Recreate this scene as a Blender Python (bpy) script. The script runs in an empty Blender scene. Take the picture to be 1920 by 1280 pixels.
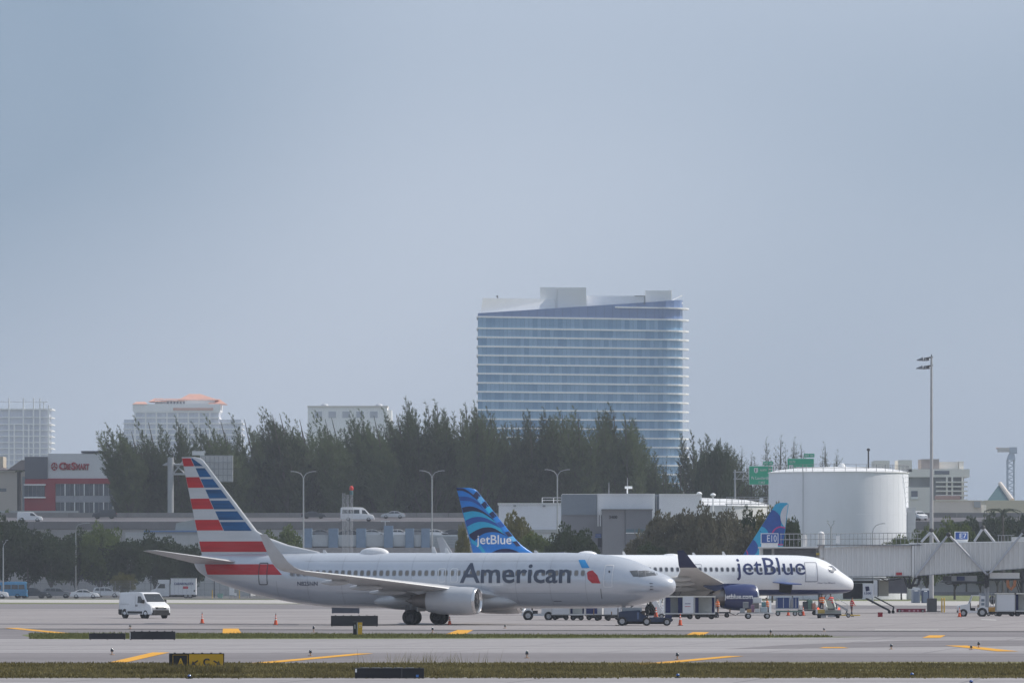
import bpy, bmesh, math, random
import numpy as np
from mathutils import Vector, Matrix
R = math.radians
C = bpy.context.scene.collection
scn = bpy.context.scene

# ------------------------------------------------------------------ camera
# 200 mm lens on a 36 mm wide frame, 3.6 m above the ground, looking level along +Y
F, H, YH = 1920 * 200 / 36, 3.6, 1080.0
cam = bpy.data.cameras.new('camera')
cam.lens, cam.sensor_width = 200, 36
cam.shift_y = (YH - 640) / 1920
cam.clip_start, cam.clip_end = 1, 30000
cam_o = bpy.data.objects.new('camera', cam)
C.objects.link(cam_o)
cam_o.location = (0, 0, H)
cam_o.rotation_euler = (R(90), 0, 0)
scn.camera = cam_o

# ------------------------------------------------------------------ sky, sun, exposure
SUN = Vector((0.68, 0.17, 0.70)).normalized()
w = bpy.data.worlds.new('World')
scn.world = w
w.use_nodes = True
nt = w.node_tree
nt.nodes.clear()
out = nt.nodes.new('ShaderNodeOutputWorld')
bg = nt.nodes.new('ShaderNodeBackground')
sky = nt.nodes.new('ShaderNodeTexSky')
sky.sky_type = 'NISHITA'
sky.sun_disc = False
sky.sun_elevation = math.asin(SUN.z)
sky.sun_rotation = math.atan2(SUN.x, SUN.y)
sky.air_density, sky.dust_density, sky.ozone_density = 1.0, 2.5, 1.5
# a thin, even veil of high cloud over the clear sky
scale = nt.nodes.new('ShaderNodeVectorMath'); scale.operation = 'SCALE'
scale.inputs['Scale'].default_value = 0.08
tc = nt.nodes.new('ShaderNodeTexCoord')
SKY_OFF = 1.11
mp = nt.nodes.new('ShaderNodeMapping'); mp.inputs['Location'].default_value = (SKY_OFF, 0, 0); mp.inputs['Scale'].default_value = (2.6, 2.6, 4.5)
no = nt.nodes.new('ShaderNodeTexNoise')
no.inputs['Scale'].default_value = 2.2; no.inputs['Detail'].default_value = 1; no.inputs['Roughness'].default_value = .45
rmp = nt.nodes.new('ShaderNodeValToRGB')
rmp.color_ramp.elements[0].position = .34; rmp.color_ramp.elements[0].color = (.268, .360, .490, 1)
rmp.color_ramp.elements[1].position = .68; rmp.color_ramp.elements[1].color = (.515, .588, .715, 1)
mx = nt.nodes.new('ShaderNodeMix'); mx.data_type = 'RGBA'; mx.inputs[0].default_value = .84
L = nt.links.new
L(tc.outputs['Generated'], mp.inputs['Vector']); L(mp.outputs[0], no.inputs['Vector'])
L(no.outputs['Fac'], rmp.inputs[0]); L(sky.outputs[0], scale.inputs[0])
L(scale.outputs[0], mx.inputs[6]); L(rmp.outputs[0], mx.inputs[7]); L(mx.outputs[2], bg.inputs[0])
bg.inputs[1].default_value = 1.0
L(bg.outputs[0], out.inputs[0])

sl = bpy.data.lights.new('sun', 'SUN')
sl.energy, sl.angle, sl.color = 3.6, R(2), (1, .94, .86)
so = bpy.data.objects.new('sun', sl)
C.objects.link(so)
so.rotation_euler = SUN.to_track_quat('Z', 'Y').to_euler()
so.location = (300, 100, 300)

scn.view_settings.view_transform = 'Standard'
scn.view_settings.look = 'None'
scn.view_settings.exposure, scn.view_settings.gamma = .16, 1
scn.view_settings.use_curve_mapping = False
scn.render.engine = 'CYCLES'
scn.cycles.use_denoising = True
scn.cycles.max_bounces = 6
scn.cycles.volume_bounces = 0
scn.cycles.transparent_max_bounces = 12

# ------------------------------------------------------------------ photo measurements -> metres
def X_(px, d): return (px - 960) * d / F
def Z_(py, d): return H - (py - YH) * d / F
def P(px, py, d): return (X_(px, d), d, Z_(py, d))
def dg(py): return F * H / (py - YH)                 # distance of a ground point seen at row py
def G(px, py):
    d = dg(py); return (X_(px, d), d)

# ------------------------------------------------------------------ materials
MATS = {}
def M(name, col, rough=.6, metal=0., var=.08, scale=1.5, bump=0., spec=.4, coat=0., stretch=(1, 1, 1), dirt=0., emit=0.):
    """procedural principled material: base colour broken up by two octaves of noise, optional bump and dirt"""
    if name in MATS: return MATS[name]
    m = bpy.data.materials.new(name); m.use_nodes = True
    t = m.node_tree; n = t.nodes; l = t.links.new
    b = n['Principled BSDF']
    b.inputs['Roughness'].default_value = rough; b.inputs['Metallic'].default_value = metal
    b.inputs['Specular IOR Level'].default_value = spec; b.inputs['Coat Weight'].default_value = coat
    tcn = n.new('ShaderNodeTexCoord'); mpn = n.new('ShaderNodeMapping'); mpn.inputs['Scale'].default_value = stretch
    l(tcn.outputs['Object'], mpn.inputs['Vector'])
    nz = n.new('ShaderNodeTexNoise'); nz.inputs['Scale'].default_value = scale; nz.inputs['Detail'].default_value = 6
    nz.inputs['Roughness'].default_value = .6
    l(mpn.outputs[0], nz.inputs['Vector'])
    r = n.new('ShaderNodeMapRange'); r.inputs[1].default_value = .3; r.inputs[2].default_value = .7
    r.inputs[3].default_value = 1 - var; r.inputs[4].default_value = 1 + var
    l(nz.outputs['Fac'], r.inputs[0])
    v = n.new('ShaderNodeVectorMath'); v.operation = 'SCALE'; v.inputs[0].default_value = col[:3]
    l(r.outputs[0], v.inputs['Scale'])
    src = v.outputs[0]
    if dirt:
        nd = n.new('ShaderNodeTexNoise'); nd.inputs['Scale'].default_value = scale * .35; nd.inputs['Detail'].default_value = 8
        nd.inputs['Roughness'].default_value = .7
        l(mpn.outputs[0], nd.inputs['Vector'])
        rd = n.new('ShaderNodeMapRange'); rd.inputs[1].default_value = .5; rd.inputs[2].default_value = .75
        rd.inputs[3].default_value = 0; rd.inputs[4].default_value = dirt
        l(nd.outputs['Fac'], rd.inputs[0])
        mm = n.new('ShaderNodeMix'); mm.data_type = 'RGBA'
        l(rd.outputs[0], mm.inputs[0]); l(src, mm.inputs[6]); mm.inputs[7].default_value = (.12, .105, .09, 1)
        src = mm.outputs[2]
    l(src, b.inputs['Base Color'])
    if emit:
        b.inputs['Emission Color'].default_value = (*col[:3], 1); b.inputs['Emission Strength'].default_value = emit
    if bump:
        bp = n.new('ShaderNodeBump'); bp.inputs['Strength'].default_value = bump; bp.inputs['Distance'].default_value = .05
        l(nz.outputs['Fac'], bp.inputs['Height']); l(bp.outputs[0], b.inputs['Normal'])
    MATS[name] = m
    return m

def leaf_mat(name, col, var=.35, sc=.5, trans=.25):
    if name in MATS: return MATS[name]
    m = bpy.data.materials.new(name); m.use_nodes = True
    t = m.node_tree; n = t.nodes; l = t.links.new
    for x in list(n): n.remove(x)
    o = n.new('ShaderNodeOutputMaterial'); d = n.new('ShaderNodeBsdfDiffuse'); tr = n.new('ShaderNodeBsdfTranslucent')
    ms = n.new('ShaderNodeMixShader'); ms.inputs[0].default_value = trans
    oi = n.new('ShaderNodeObjectInfo'); geo = n.new('ShaderNodeNewGeometry')
    tcn = n.new('ShaderNodeTexCoord'); nz = n.new('ShaderNodeTexNoise'); nz.inputs['Scale'].default_value = sc; nz.inputs['Detail'].default_value = 4
    l(tcn.outputs['Object'], nz.inputs['Vector'])
    a = n.new('ShaderNodeMath'); a.operation = 'MULTIPLY_ADD'; a.inputs[1].default_value = .4; l(oi.outputs['Random'], a.inputs[0]); l(nz.outputs['Fac'], a.inputs[2])
    a2 = n.new('ShaderNodeMath'); a2.operation = 'MULTIPLY_ADD'; a2.inputs[1].default_value = .3; l(geo.outputs['Random Per Island'], a2.inputs[0]); l(a.outputs[0], a2.inputs[2])
    r = n.new('ShaderNodeMapRange'); r.inputs[1].default_value = .45; r.inputs[2].default_value = 1.25; r.inputs[3].default_value = 1 - var; r.inputs[4].default_value = 1 + var
    l(a2.outputs[0], r.inputs[0])
    v = n.new('ShaderNodeVectorMath'); v.operation = 'SCALE'; v.inputs[0].default_value = col; l(r.outputs[0], v.inputs['Scale'])
    l(v.outputs[0], d.inputs[0]); l(v.outputs[0], tr.inputs[0])
    l(d.outputs[0], ms.inputs[1]); l(tr.outputs[0], ms.inputs[2]); l(ms.outputs[0], o.inputs[0])
    MATS[name] = m
    return m

def sr(r, g, b):
    """sRGB 0-255 -> linear"""
    return tuple(((c / 255 + .055) / 1.055) ** 2.4 if c > 10 else c / 255 / 12.92 for c in (r, g, b))

# ------------------------------------------------------------------ mesh building
class MB:
    def __init__(s): s.v, s.f, s.m = [], [], []
    def add(s, vs, fs, mi=0):
        o = len(s.v); s.v += [tuple(p) for p in vs]
        s.f += [tuple(i + o for i in f) for f in fs]; s.m += [mi] * len(fs); return s
    def box(s, x0, x1, y0, y1, z0, z1, mi=0):
        return s.add([(x0, y0, z0), (x1, y0, z0), (x1, y1, z0), (x0, y1, z0), (x0, y0, z1), (x1, y0, z1), (x1, y1, z1), (x0, y1, z1)],
                     [(3, 2, 1, 0), (4, 5, 6, 7), (0, 1, 5, 4), (1, 2, 6, 5), (2, 3, 7, 6), (3, 0, 4, 7)], mi)
    def cyl(s, p0, p1, r0, r1=None, n=10, mi=0, caps=True):
        r1 = r0 if r1 is None else r1
        a, b = Vector(p0), Vector(p1); d = (b - a).normalized()
        u = d.orthogonal().normalized(); k = d.cross(u)
        vs = []
        for c, r in ((a, r0), (b, r1)):
            for i in range(n):
                t = 2 * math.pi * i / n; vs.append(c + (u * math.cos(t) + k * math.sin(t)) * r)
        fs = [(i, (i + 1) % n, n + (i + 1) % n, n + i) for i in range(n)]
        if caps: fs += [tuple(range(n - 1, -1, -1)), tuple(range(n, 2 * n))]
        return s.add(vs, fs, mi)
    def tube(s, pts, r, n=8, mi=0):
        rs = r if isinstance(r, (list, tuple)) else [r] * len(pts)
        pts = [Vector(p) for p in pts]; vs, fs = [], []
        for i, p in enumerate(pts):
            d = (pts[min(i + 1, len(pts) - 1)] - pts[max(i - 1, 0)]).normalized()
            ref = Vector((0, 1, 0)) if abs(d.y) < .9 else Vector((1, 0, 0))
            u = d.cross(ref).normalized(); k = d.cross(u)
            for j in range(n):
                t = 2 * math.pi * j / n; vs.append(p + (u * math.cos(t) + k * math.sin(t)) * rs[i])
        for i in range(len(pts) - 1):
            for j in range(n):
                fs.append((i * n + j, i * n + (j + 1) % n, (i + 1) * n + (j + 1) % n, (i + 1) * n + j))
        fs += [tuple(range(n - 1, -1, -1)), tuple(range((len(pts) - 1) * n, len(pts) * n))]
        return s.add(vs, fs, mi)
    def loft(s, rings, mi=0, cap0=True, cap1=True, closed=True):
        n = len(rings[0]); vs = [p for r in rings for p in r]; fs = []
        for i in range(len(rings) - 1):
            for j in range(n if closed else n - 1):
                fs.append((i * n + j, i * n + (j + 1) % n, (i + 1) * n + (j + 1) % n, (i + 1) * n + j))
        if cap0: fs.append(tuple(range(n - 1, -1, -1)))
        if cap1: fs.append(tuple(range((len(rings) - 1) * n, len(rings) * n)))
        return s.add(vs, fs, mi)
    def prism(s, poly, a, b, ax='y', mi=0):
        """polygon extruded along an axis; poly in the two other axes, in order"""
        n = len(poly)
        def pt(p, t): return {'y': (p[0], t, p[1]), 'x': (t, p[0], p[1]), 'z': (p[0], p[1], t)}[ax]
        vs = [pt(p, a) for p in poly] + [pt(p, b) for p in poly]
        fs = [tuple(range(n)), tuple(range(2 * n - 1, n - 1, -1))] + [((i + 1) % n, i, n + i, n + (i + 1) % n) for i in range(n)]
        return s.add(vs, fs, mi)
    def ell(s, c, rx, ry, rz, nu=12, nv=8, mi=0):
        vs = [(c[0], c[1], c[2] - rz)]; fs = []
        for i in range(1, nv):
            t = math.pi * i / nv - math.pi / 2
            for j in range(nu):
                a = 2 * math.pi * j / nu
                vs.append((c[0] + rx * math.cos(t) * math.cos(a), c[1] + ry * math.cos(t) * math.sin(a), c[2] + rz * math.sin(t)))
        vs.append((c[0], c[1], c[2] + rz)); last = len(vs) - 1
        for j in range(nu):
            fs.append((0, 1 + (j + 1) % nu, 1 + j)); fs.append((last, last - nu + j, last - nu + (j + 1) % nu))
        for i in range(nv - 2):
            for j in range(nu):
                a, b = 1 + i * nu, 1 + (i + 1) * nu
                fs.append((a + j, a + (j + 1) % nu, b + (j + 1) % nu, b + j))
        return s.add(vs, fs, mi)
    def mesh(s, name, mats, smooth=0, recalc=True):
        me = bpy.data.meshes.new(name); me.from_pydata(s.v, [], s.f)
        for m in (mats if isinstance(mats, (list, tuple)) else [mats]): me.materials.append(m)
        if any(s.m): me.polygons.foreach_set('material_index', s.m)
        if recalc:
            bm = bmesh.new(); bm.from_mesh(me); bmesh.ops.recalc_face_normals(bm, faces=bm.faces); bm.to_mesh(me); bm.free()
        if smooth:
            me.shade_smooth(); me.set_sharp_from_angle(angle=R(smooth))
        me.update(); return me
    def build(s, name, mats, parent=None, smooth=0, loc=None, rotz=0, recalc=True):
        return ob(name, s.mesh(name, mats, smooth, recalc), parent, loc, rotz)

def ob(name, me, parent=None, loc=None, rotz=0):
    o = bpy.data.objects.new(name, me); C.objects.link(o)
    if parent: o.parent = parent
    if loc: o.location = loc
    if rotz: o.rotation_euler = (0, 0, rotz)
    return o
def tag(o, label, cat, group=None):
    o['label'] = label; o['category'] = cat
    if group: o['group'] = group
    return o
def thing(name, label, cat, loc=(0, 0, 0), rotz=0, group=None):
    o = bpy.data.objects.new(name, None); C.objects.link(o); o.empty_display_size = .5
    o.location = loc; o.rotation_euler = (0, 0, rotz); return tag(o, label, cat, group)
def struct(o): o['kind'] = 'structure'; return o
def stuff(o): o['kind'] = 'stuff'; return o
def box(name, mat, parent, x0, x1, y0, y1, z0, z1): return MB().box(x0, x1, y0, y1, z0, z1).build(name, mat, parent)

def text_mesh(body, width=None, height=None, bold=0., spacing=1., shear=0.):
    """flat text as (bmesh), origin at its lower left, scaled to a width and a height"""
    cu = bpy.data.curves.new('t', 'FONT'); cu.body = body; cu.size = 1; cu.offset = bold; cu.resolution_u = 3
    cu.space_character = spacing; cu.shear = shear; cu.fill_mode = 'BOTH'
    o = bpy.data.objects.new('t', cu); C.objects.link(o)
    dep = bpy.context.evaluated_depsgraph_get(); me = bpy.data.meshes.new_from_object(o.evaluated_get(dep))
    bpy.data.objects.remove(o); bpy.data.curves.remove(cu)
    bm = bmesh.new(); bm.from_mesh(me); bpy.data.meshes.remove(me)
    xs = [v.co.x for v in bm.verts]; ys = [v.co.y for v in bm.verts]
    x0, x1, y0, y1 = min(xs), max(xs), min(ys), max(ys)
    sx = width / (x1 - x0) if width else None; sy = height / (y1 - y0) if height else None
    sx = sx or sy; sy = sy or sx
    for v in bm.verts: v.co = Vector(((v.co.x - x0) * sx, (v.co.y - y0) * sy, 0))
    return bm
def text_sign(name, body, mat, parent, x, y, z, width=None, height=None, bold=.0, thick=.02, axis='-y'):
    """raised lettering on an upright face; axis is the way it faces"""
    bm = text_mesh(body, width, height, bold)
    bmesh.ops.remove_doubles(bm, verts=bm.verts, dist=1e-5)
    r = bmesh.ops.extrude_face_region(bm, geom=bm.faces[:])
    for v in [g for g in r['geom'] if isinstance(g, bmesh.types.BMVert)]: v.co.z = thick
    for v in bm.verts:
        a, b, c = v.co
        v.co = Vector((x + a, y - c, z + b)) if axis == '-y' else Vector((x + c, y + a, z + b))
    bmesh.ops.recalc_face_normals(bm, faces=bm.faces)
    me = bpy.data.meshes.new(name); bm.to_mesh(me); bm.free(); me.materials.append(mat)
    return ob(name, me, parent)
# ================================================================== the ground
def ground_mat(name, col, band, dirt, sx=.02, sy=.12, fine=.25, stain=(.055, .05, .048), joints=0.):
    """worn pavement: long streaks across the direction of taxiing, patches, fine grain"""
    m = bpy.data.materials.new(name); m.use_nodes = True
    t = m.node_tree; n = t.nodes; l = t.links.new; b = n['Principled BSDF']
    b.inputs['Roughness'].default_value = .85; b.inputs['Specular IOR Level'].default_value = .25
    g = n.new('ShaderNodeNewGeometry')
    def noise(sc, det=5, rough=.6):
        mpn = n.new('ShaderNodeMapping'); mpn.inputs['Scale'].default_value = sc; l(g.outputs['Position'], mpn.inputs['Vector'])
        z = n.new('ShaderNodeTexNoise'); z.inputs['Scale'].default_value = 1; z.inputs['Detail'].default_value = det; z.inputs['Roughness'].default_value = rough
        l(mpn.outputs[0], z.inputs['Vector']); return z.outputs['Fac']
    def rng(x, a, c, lo, hi):
        r = n.new('ShaderNodeMapRange'); r.inputs[1].default_value = a; r.inputs[2].default_value = c; r.inputs[3].default_value = lo; r.inputs[4].default_value = hi
        l(x, r.inputs[0]); return r.outputs[0]
    def mul(a, c):
        k = n.new('ShaderNodeMath'); k.operation = 'MULTIPLY'; l(a, k.inputs[0]); l(c, k.inputs[1]); return k.outputs[0]
    f = mul(rng(noise((sx, sy, 1)), .3, .7, 1 - band, 1 + band), rng(noise((1.2, 1.2, 1), 3), .3, .7, 1 - fine * .4, 1 + fine * .4))
    f = mul(f, rng(noise((sx * .3, sy * 3.2, 1), 4), .35, .65, 1 - band * .6, 1 + band * .6))
    if joints:      # slab joints, slightly askew to the view, and dark tyre tracks along the taxi line
        mj = n.new('ShaderNodeMapping'); mj.inputs['Rotation'].default_value = (0, 0, R(9)); l(g.outputs['Position'], mj.inputs['Vector'])
        sj = n.new('ShaderNodeSeparateXYZ'); l(mj.outputs[0], sj.inputs[0])
        for ax, pitch, wd_ in (('X', 7.6, .02), ('Y', 7.6, .055)):
            dv = n.new('ShaderNodeMath'); dv.operation = 'DIVIDE'; dv.inputs[1].default_value = pitch; l(sj.outputs[ax], dv.inputs[0])
            fr = n.new('ShaderNodeMath'); fr.operation = 'FRACT'; l(dv.outputs[0], fr.inputs[0])
            f = mul(f, rng(fr.outputs[0], wd_, wd_ + .005, 1 - joints, 1.))
        f = mul(f, rng(noise((.004, .42, 1), 3, .5), .54, .72, 1., .62))
    v = n.new('ShaderNodeVectorMath'); v.operation = 'SCALE'; v.inputs[0].default_value = col; l(f, v.inputs['Scale'])
    mm = n.new('ShaderNodeMix'); mm.data_type = 'RGBA'
    l(rng(noise((sx * 1.6, sy * 1.1, 1), 7, .7), .54, .74, 0, dirt), mm.inputs[0]); l(v.outputs[0], mm.inputs[6]); mm.inputs[7].default_value = (*stain, 1)
    l(mm.outputs[2], b.inputs['Base Color'])
    MATS[name] = m
    return m
conc = ground_mat('taxiway_concrete', (.305, .287, .29), .15, .4, joints=.3)
apron_m = ground_mat('apron_concrete', (.292, .268, .265), .17, .65, sx=.03, sy=.09, joints=.35)
asph = ground_mat('old_asphalt', (.19, .175, .18), .16, .3)
asph2 = ground_mat('fresh_asphalt', (.115, .11, .12), .18, .3)
soil = ground_mat('dry_lawn', (.165, .152, .07), .4, .6, sx=.15, sy=.2, fine=.9, stain=(.10, .082, .045))
soil2 = ground_mat('green_lawn', (.14, .155, .06), .25, .3, sx=.1, sy=.15, fine=.8, stain=(.10, .09, .045))
road_m = ground_mat('pale_road', (.42, .40, .38), .08, .2)
terr = ground_mat('scrub_ground', (.10, .105, .065), .2, .4, sx=.01, sy=.01)
yel = ground_mat('yellow_paint', (.66, .33, .035), .1, .25, sx=.3, sy=.3, stain=(.25, .17, .08))
wht = ground_mat('white_paint', (.62, .61, .58), .1, .3, sx=.3, sy=.3)

def sheet(name, pts, mat, z=0.):
    o = MB().add([(x, y, z) for x, y in pts], [tuple(range(len(pts)))]).build(name, mat, recalc=False)
    me = o.data
    if me.polygons[0].normal.z < 0: me.flip_normals()
    return struct(o)
def band(name, rows_l, rows_r, mat, z, xl=-300, xr=2220):
    """a strip of ground between two picture rows (left and right ends given)"""
    pts = [G(xl, rows_l[0]), G(xr, rows_r[0]), G(xr, rows_r[1]), G(xl, rows_l[1])]
    return sheet(name, pts, mat, z)
sheet('terrain', [(-3000, -200), (3000, -200), (3000, 4600), (-3000, 4600)], terr, -.05)
# seen from near to far: pavement, grass island, taxiway, grass island, asphalt shoulder, apron, service lane, verge, road
sheet('near_pavement', [(-120, -100), (120, -100), G(2600, 1268), G(-700, 1270.5)], conc, 0)
band('taxiway_shoulder', (1243, 1223), (1239, 1224), asph, 0, -400, 2400)
band('taxiway', (1223, 1198), (1224, 1192), conc, 0, -400, 2400)
band('far_shoulder', (1198, 1176.5), (1192, 1184), asph, 0, -400, 2400)
band('apron', (1176.5, 1141), (1184, 1141), apron_m, 0, -500, 2500)
band('service_lane', (1141, 1131.5), (1141, 1131.5), asph, 0, -900, 2900)
# darker worn lane along the taxiway and the drain joint along the apron edge
sheet('worn_lane', [G(1360, 1216), G(1990, 1209), G(1990, 1199), G(1700, 1200), G(1480, 1208)], asph, .006)
sheet('drain_joint', [G(-400, 1177.6), G(2400, 1185.3), G(2400, 1184.0), G(-400, 1176.5)], M('drain_iron', (.04, .038, .038), .8), .008)
sheet('left_worn_lane', [G(-400, 1171), G(560, 1171.5), G(560, 1168.6), G(-400, 1167)], asph, .006)
band('perimeter_road', (1126, 1121.5), (1138, 1128), road_m, .002, -900, 2900)
sheet('grass_island', [G(-700, 1270.5), G(2600, 1268), G(2600, 1239), G(-700, 1243)], soil, -.002)
isl = [G(68, 1197.4), G(40, 1189.5), G(80, 1186), G(400, 1186.5), G(900, 1188), G(1450, 1191), G(1620, 1193.6), G(1400, 1195), G(700, 1197)]
sheet('grass_strip', isl, soil2, .006)
sheet('verge', [G(-1100, 1131.5), G(1480, 1131.5), G(1480, 1126), G(-1100, 1126)], soil2, 0)
sheet('lawn', [G(1480, 1128), G(3400, 1128), (330, 1220), (90, 1220)], soil2, 0)
sheet('parking_ground', [G(-1100, 1121.5), G(1480, 1121.5), (95, 1210), (-300, 1210)], M('gravel_lot', (.13, .125, .12), .9, var=.2, scale=.4), .001)
# painted markings
def mark(name, pts, mat=yel): return sheet(name, [G(*p) for p in pts], mat, .014)
mark('taxiway_marking', [(417, 1187.2), (453, 1187.2), (447, 1177.8), (418, 1177.8)])
mark('taxiway_marking', [(835, 1188.6), (872, 1188.6), (887, 1180.4), (858, 1180.4)])
mark('taxiway_marking', [(1279, 1192.6), (1313, 1192.6), (1330, 1184.6), (1299, 1184.6)])
mark('taxiway_marking', [(1729, 1195.2), (1763, 1195.2), (1773, 1190.4), (1742, 1190.4)])
mark('taxiway_line', [(206, 1241), (238, 1241), (318, 1222.6), (286, 1222.6)])
mark('taxiway_line', [(470, 1242.6), (510, 1242.6), (700, 1224.6), (668, 1224.6)])
mark('taxiway_line', [(1180, 1246), (1222, 1246), (1395, 1229.4), (1362, 1229.4)])
mark('taxiway_line', [(1772, 1209.6), (1812, 1209.6), (1910, 1220.6), (1870, 1220.6)])
mark('taxiway_line', [(8, 1176.6), (32, 1176.6), (132, 1186.4), (104, 1186.4)])
mark('taxiway_line', [(1535, 1214.4), (1592, 1214.4), (1580, 1212.6), (1545, 1212.6)])
mark('stand_line', [(1840, 1161.4), (1868, 1162.2), (1868, 1161.4), (1840, 1160.7)], wht)
mark('stand_line', [(1640, 1180.8), (1760, 1180.8), (1760, 1180.2), (1640, 1180.2)], wht)

# ------------------------------------------------------------------ grass blades on the islands (nobody could count them)
def blades(name, poly_fn, n, hmin, hmax, mat, seed, wid=.03):
    rng = np.random.default_rng(seed)
    pts = poly_fn(rng, n); n = len(pts)
    h = rng.uniform(hmin, hmax, n) * rng.choice([.6, 1, 1, 1.5], n); a = rng.uniform(0, math.tau, n)
    lean = rng.normal(0, .35, (n, 2)) * h[:, None]; ww = wid * rng.uniform(.6, 1.6, n)
    V = np.zeros((n, 3, 3)); V[:, 0, :2] = pts; V[:, 1, :2] = pts
    V[:, 0, 0] -= np.cos(a) * ww; V[:, 0, 1] -= np.sin(a) * ww; V[:, 1, 0] += np.cos(a) * ww; V[:, 1, 1] += np.sin(a) * ww
    V[:, 2, :2] = pts + lean; V[:, 2, 2] = h
    me = bpy.data.meshes.new(name); me.from_pydata(V.reshape(-1, 3).tolist(), [], np.arange(3 * n).reshape(-1, 3).tolist()); me.materials.append(mat)
    return stuff(ob(name, me))
def in_near(rng, n):
    d = rng.uniform(dg(1270.2), dg(1243.5), n) + rng.choice([0, 0, 0, 1], n) * rng.normal(0, .9, n); t = rng.uniform(-60, 1980, n)
    # tufts: thin out by a coarse random mask
    x = (t - 960) * d / F
    k = np.sin(x * .9 + np.sin(d * .31) * 2) + np.sin(d * .7 + x * .23) + rng.normal(0, .9, n) > -1.3
    return np.stack([x, d], 1)[k]
def in_strip(rng, n):
    d = rng.uniform(dg(1197.2), dg(1187.4), n); t = rng.uniform(55, 1560, n)
    lim = 1197.2 - np.clip((t - 60) / 1500, 0, 1) * 3.2; row = F * H / d + YH
    lo = 1186.4 + np.clip((t - 60) / 1500, 0, 1) * 5.5
    k = (row < lim) & (row > lo)
    return np.stack([(t - 960) * d / F, d], 1)[k]
tag(blades('grass_blades', in_near, 110000, .035, .10, leaf_mat('dry_grass', (.20, .172, .08), .6, .25, .3), 1), 'dry olive grass on the near island', 'grass')
tag(blades('grass_blades', in_strip, 40000, .05, .13, leaf_mat('strip_grass', (.16, .165, .07), .4, 2., .3), 2, .035), 'green grass on the far strip between taxiway and shoulder', 'grass')
def in_front(rng, n):
    d = rng.uniform(dg(1262), dg(1257), n); t = rng.uniform(290, 450, n); return np.stack([(t - 960) * d / F, d], 1)
tag(blades('grass_blades', in_front, 3200, .16, .27, leaf_mat('dry_grass', (.15, .135, .06)), 4, .02), 'taller dry grass in front of the yellow taxiway sign', 'grass')
def in_tall(rng, n):
    d = rng.uniform(dg(1244), dg(1240.5), n); t = 800 + rng.normal(0, 60, n) ; return np.stack([(t - 960) * d / F, d], 1)
tag(blades('grass_blades', in_tall, 160, .3, .5, leaf_mat('dry_grass', (.15, .135, .06)), 3, .008), 'tall dry grass stalks at the island edge', 'grass')
# ================================================================== aircraft tools
def pchip(xs, ys):
    xs, ys = np.array(xs, float), np.array(ys, float); h = np.diff(xs); dl = np.diff(ys) / h
    d = np.zeros(len(xs))
    for i in range(1, len(xs) - 1):
        if dl[i - 1] * dl[i] > 0:
            w1, w2 = 2 * h[i] + h[i - 1], h[i] + 2 * h[i - 1]; d[i] = (w1 + w2) / (w1 / dl[i - 1] + w2 / dl[i])
    d[0], d[-1] = dl[0], dl[-1]
    def f(x):
        x = min(max(x, xs[0]), xs[-1]); i = min(max(int(np.searchsorted(xs, x)) - 1, 0), len(h) - 1); t = (x - xs[i]) / h[i]
        return ((1 + 2 * t) * (1 - t) ** 2 * ys[i] + t * (1 - t) ** 2 * h[i] * d[i] + t * t * (3 - 2 * t) * ys[i + 1] + t * t * (t - 1) * h[i] * d[i + 1])
    return f
def naca(t): return 5 * (.2969 * math.sqrt(max(t, 0)) - .126 * t - .3516 * t * t + .2843 * t ** 3 - .1036 * t ** 4)

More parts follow.
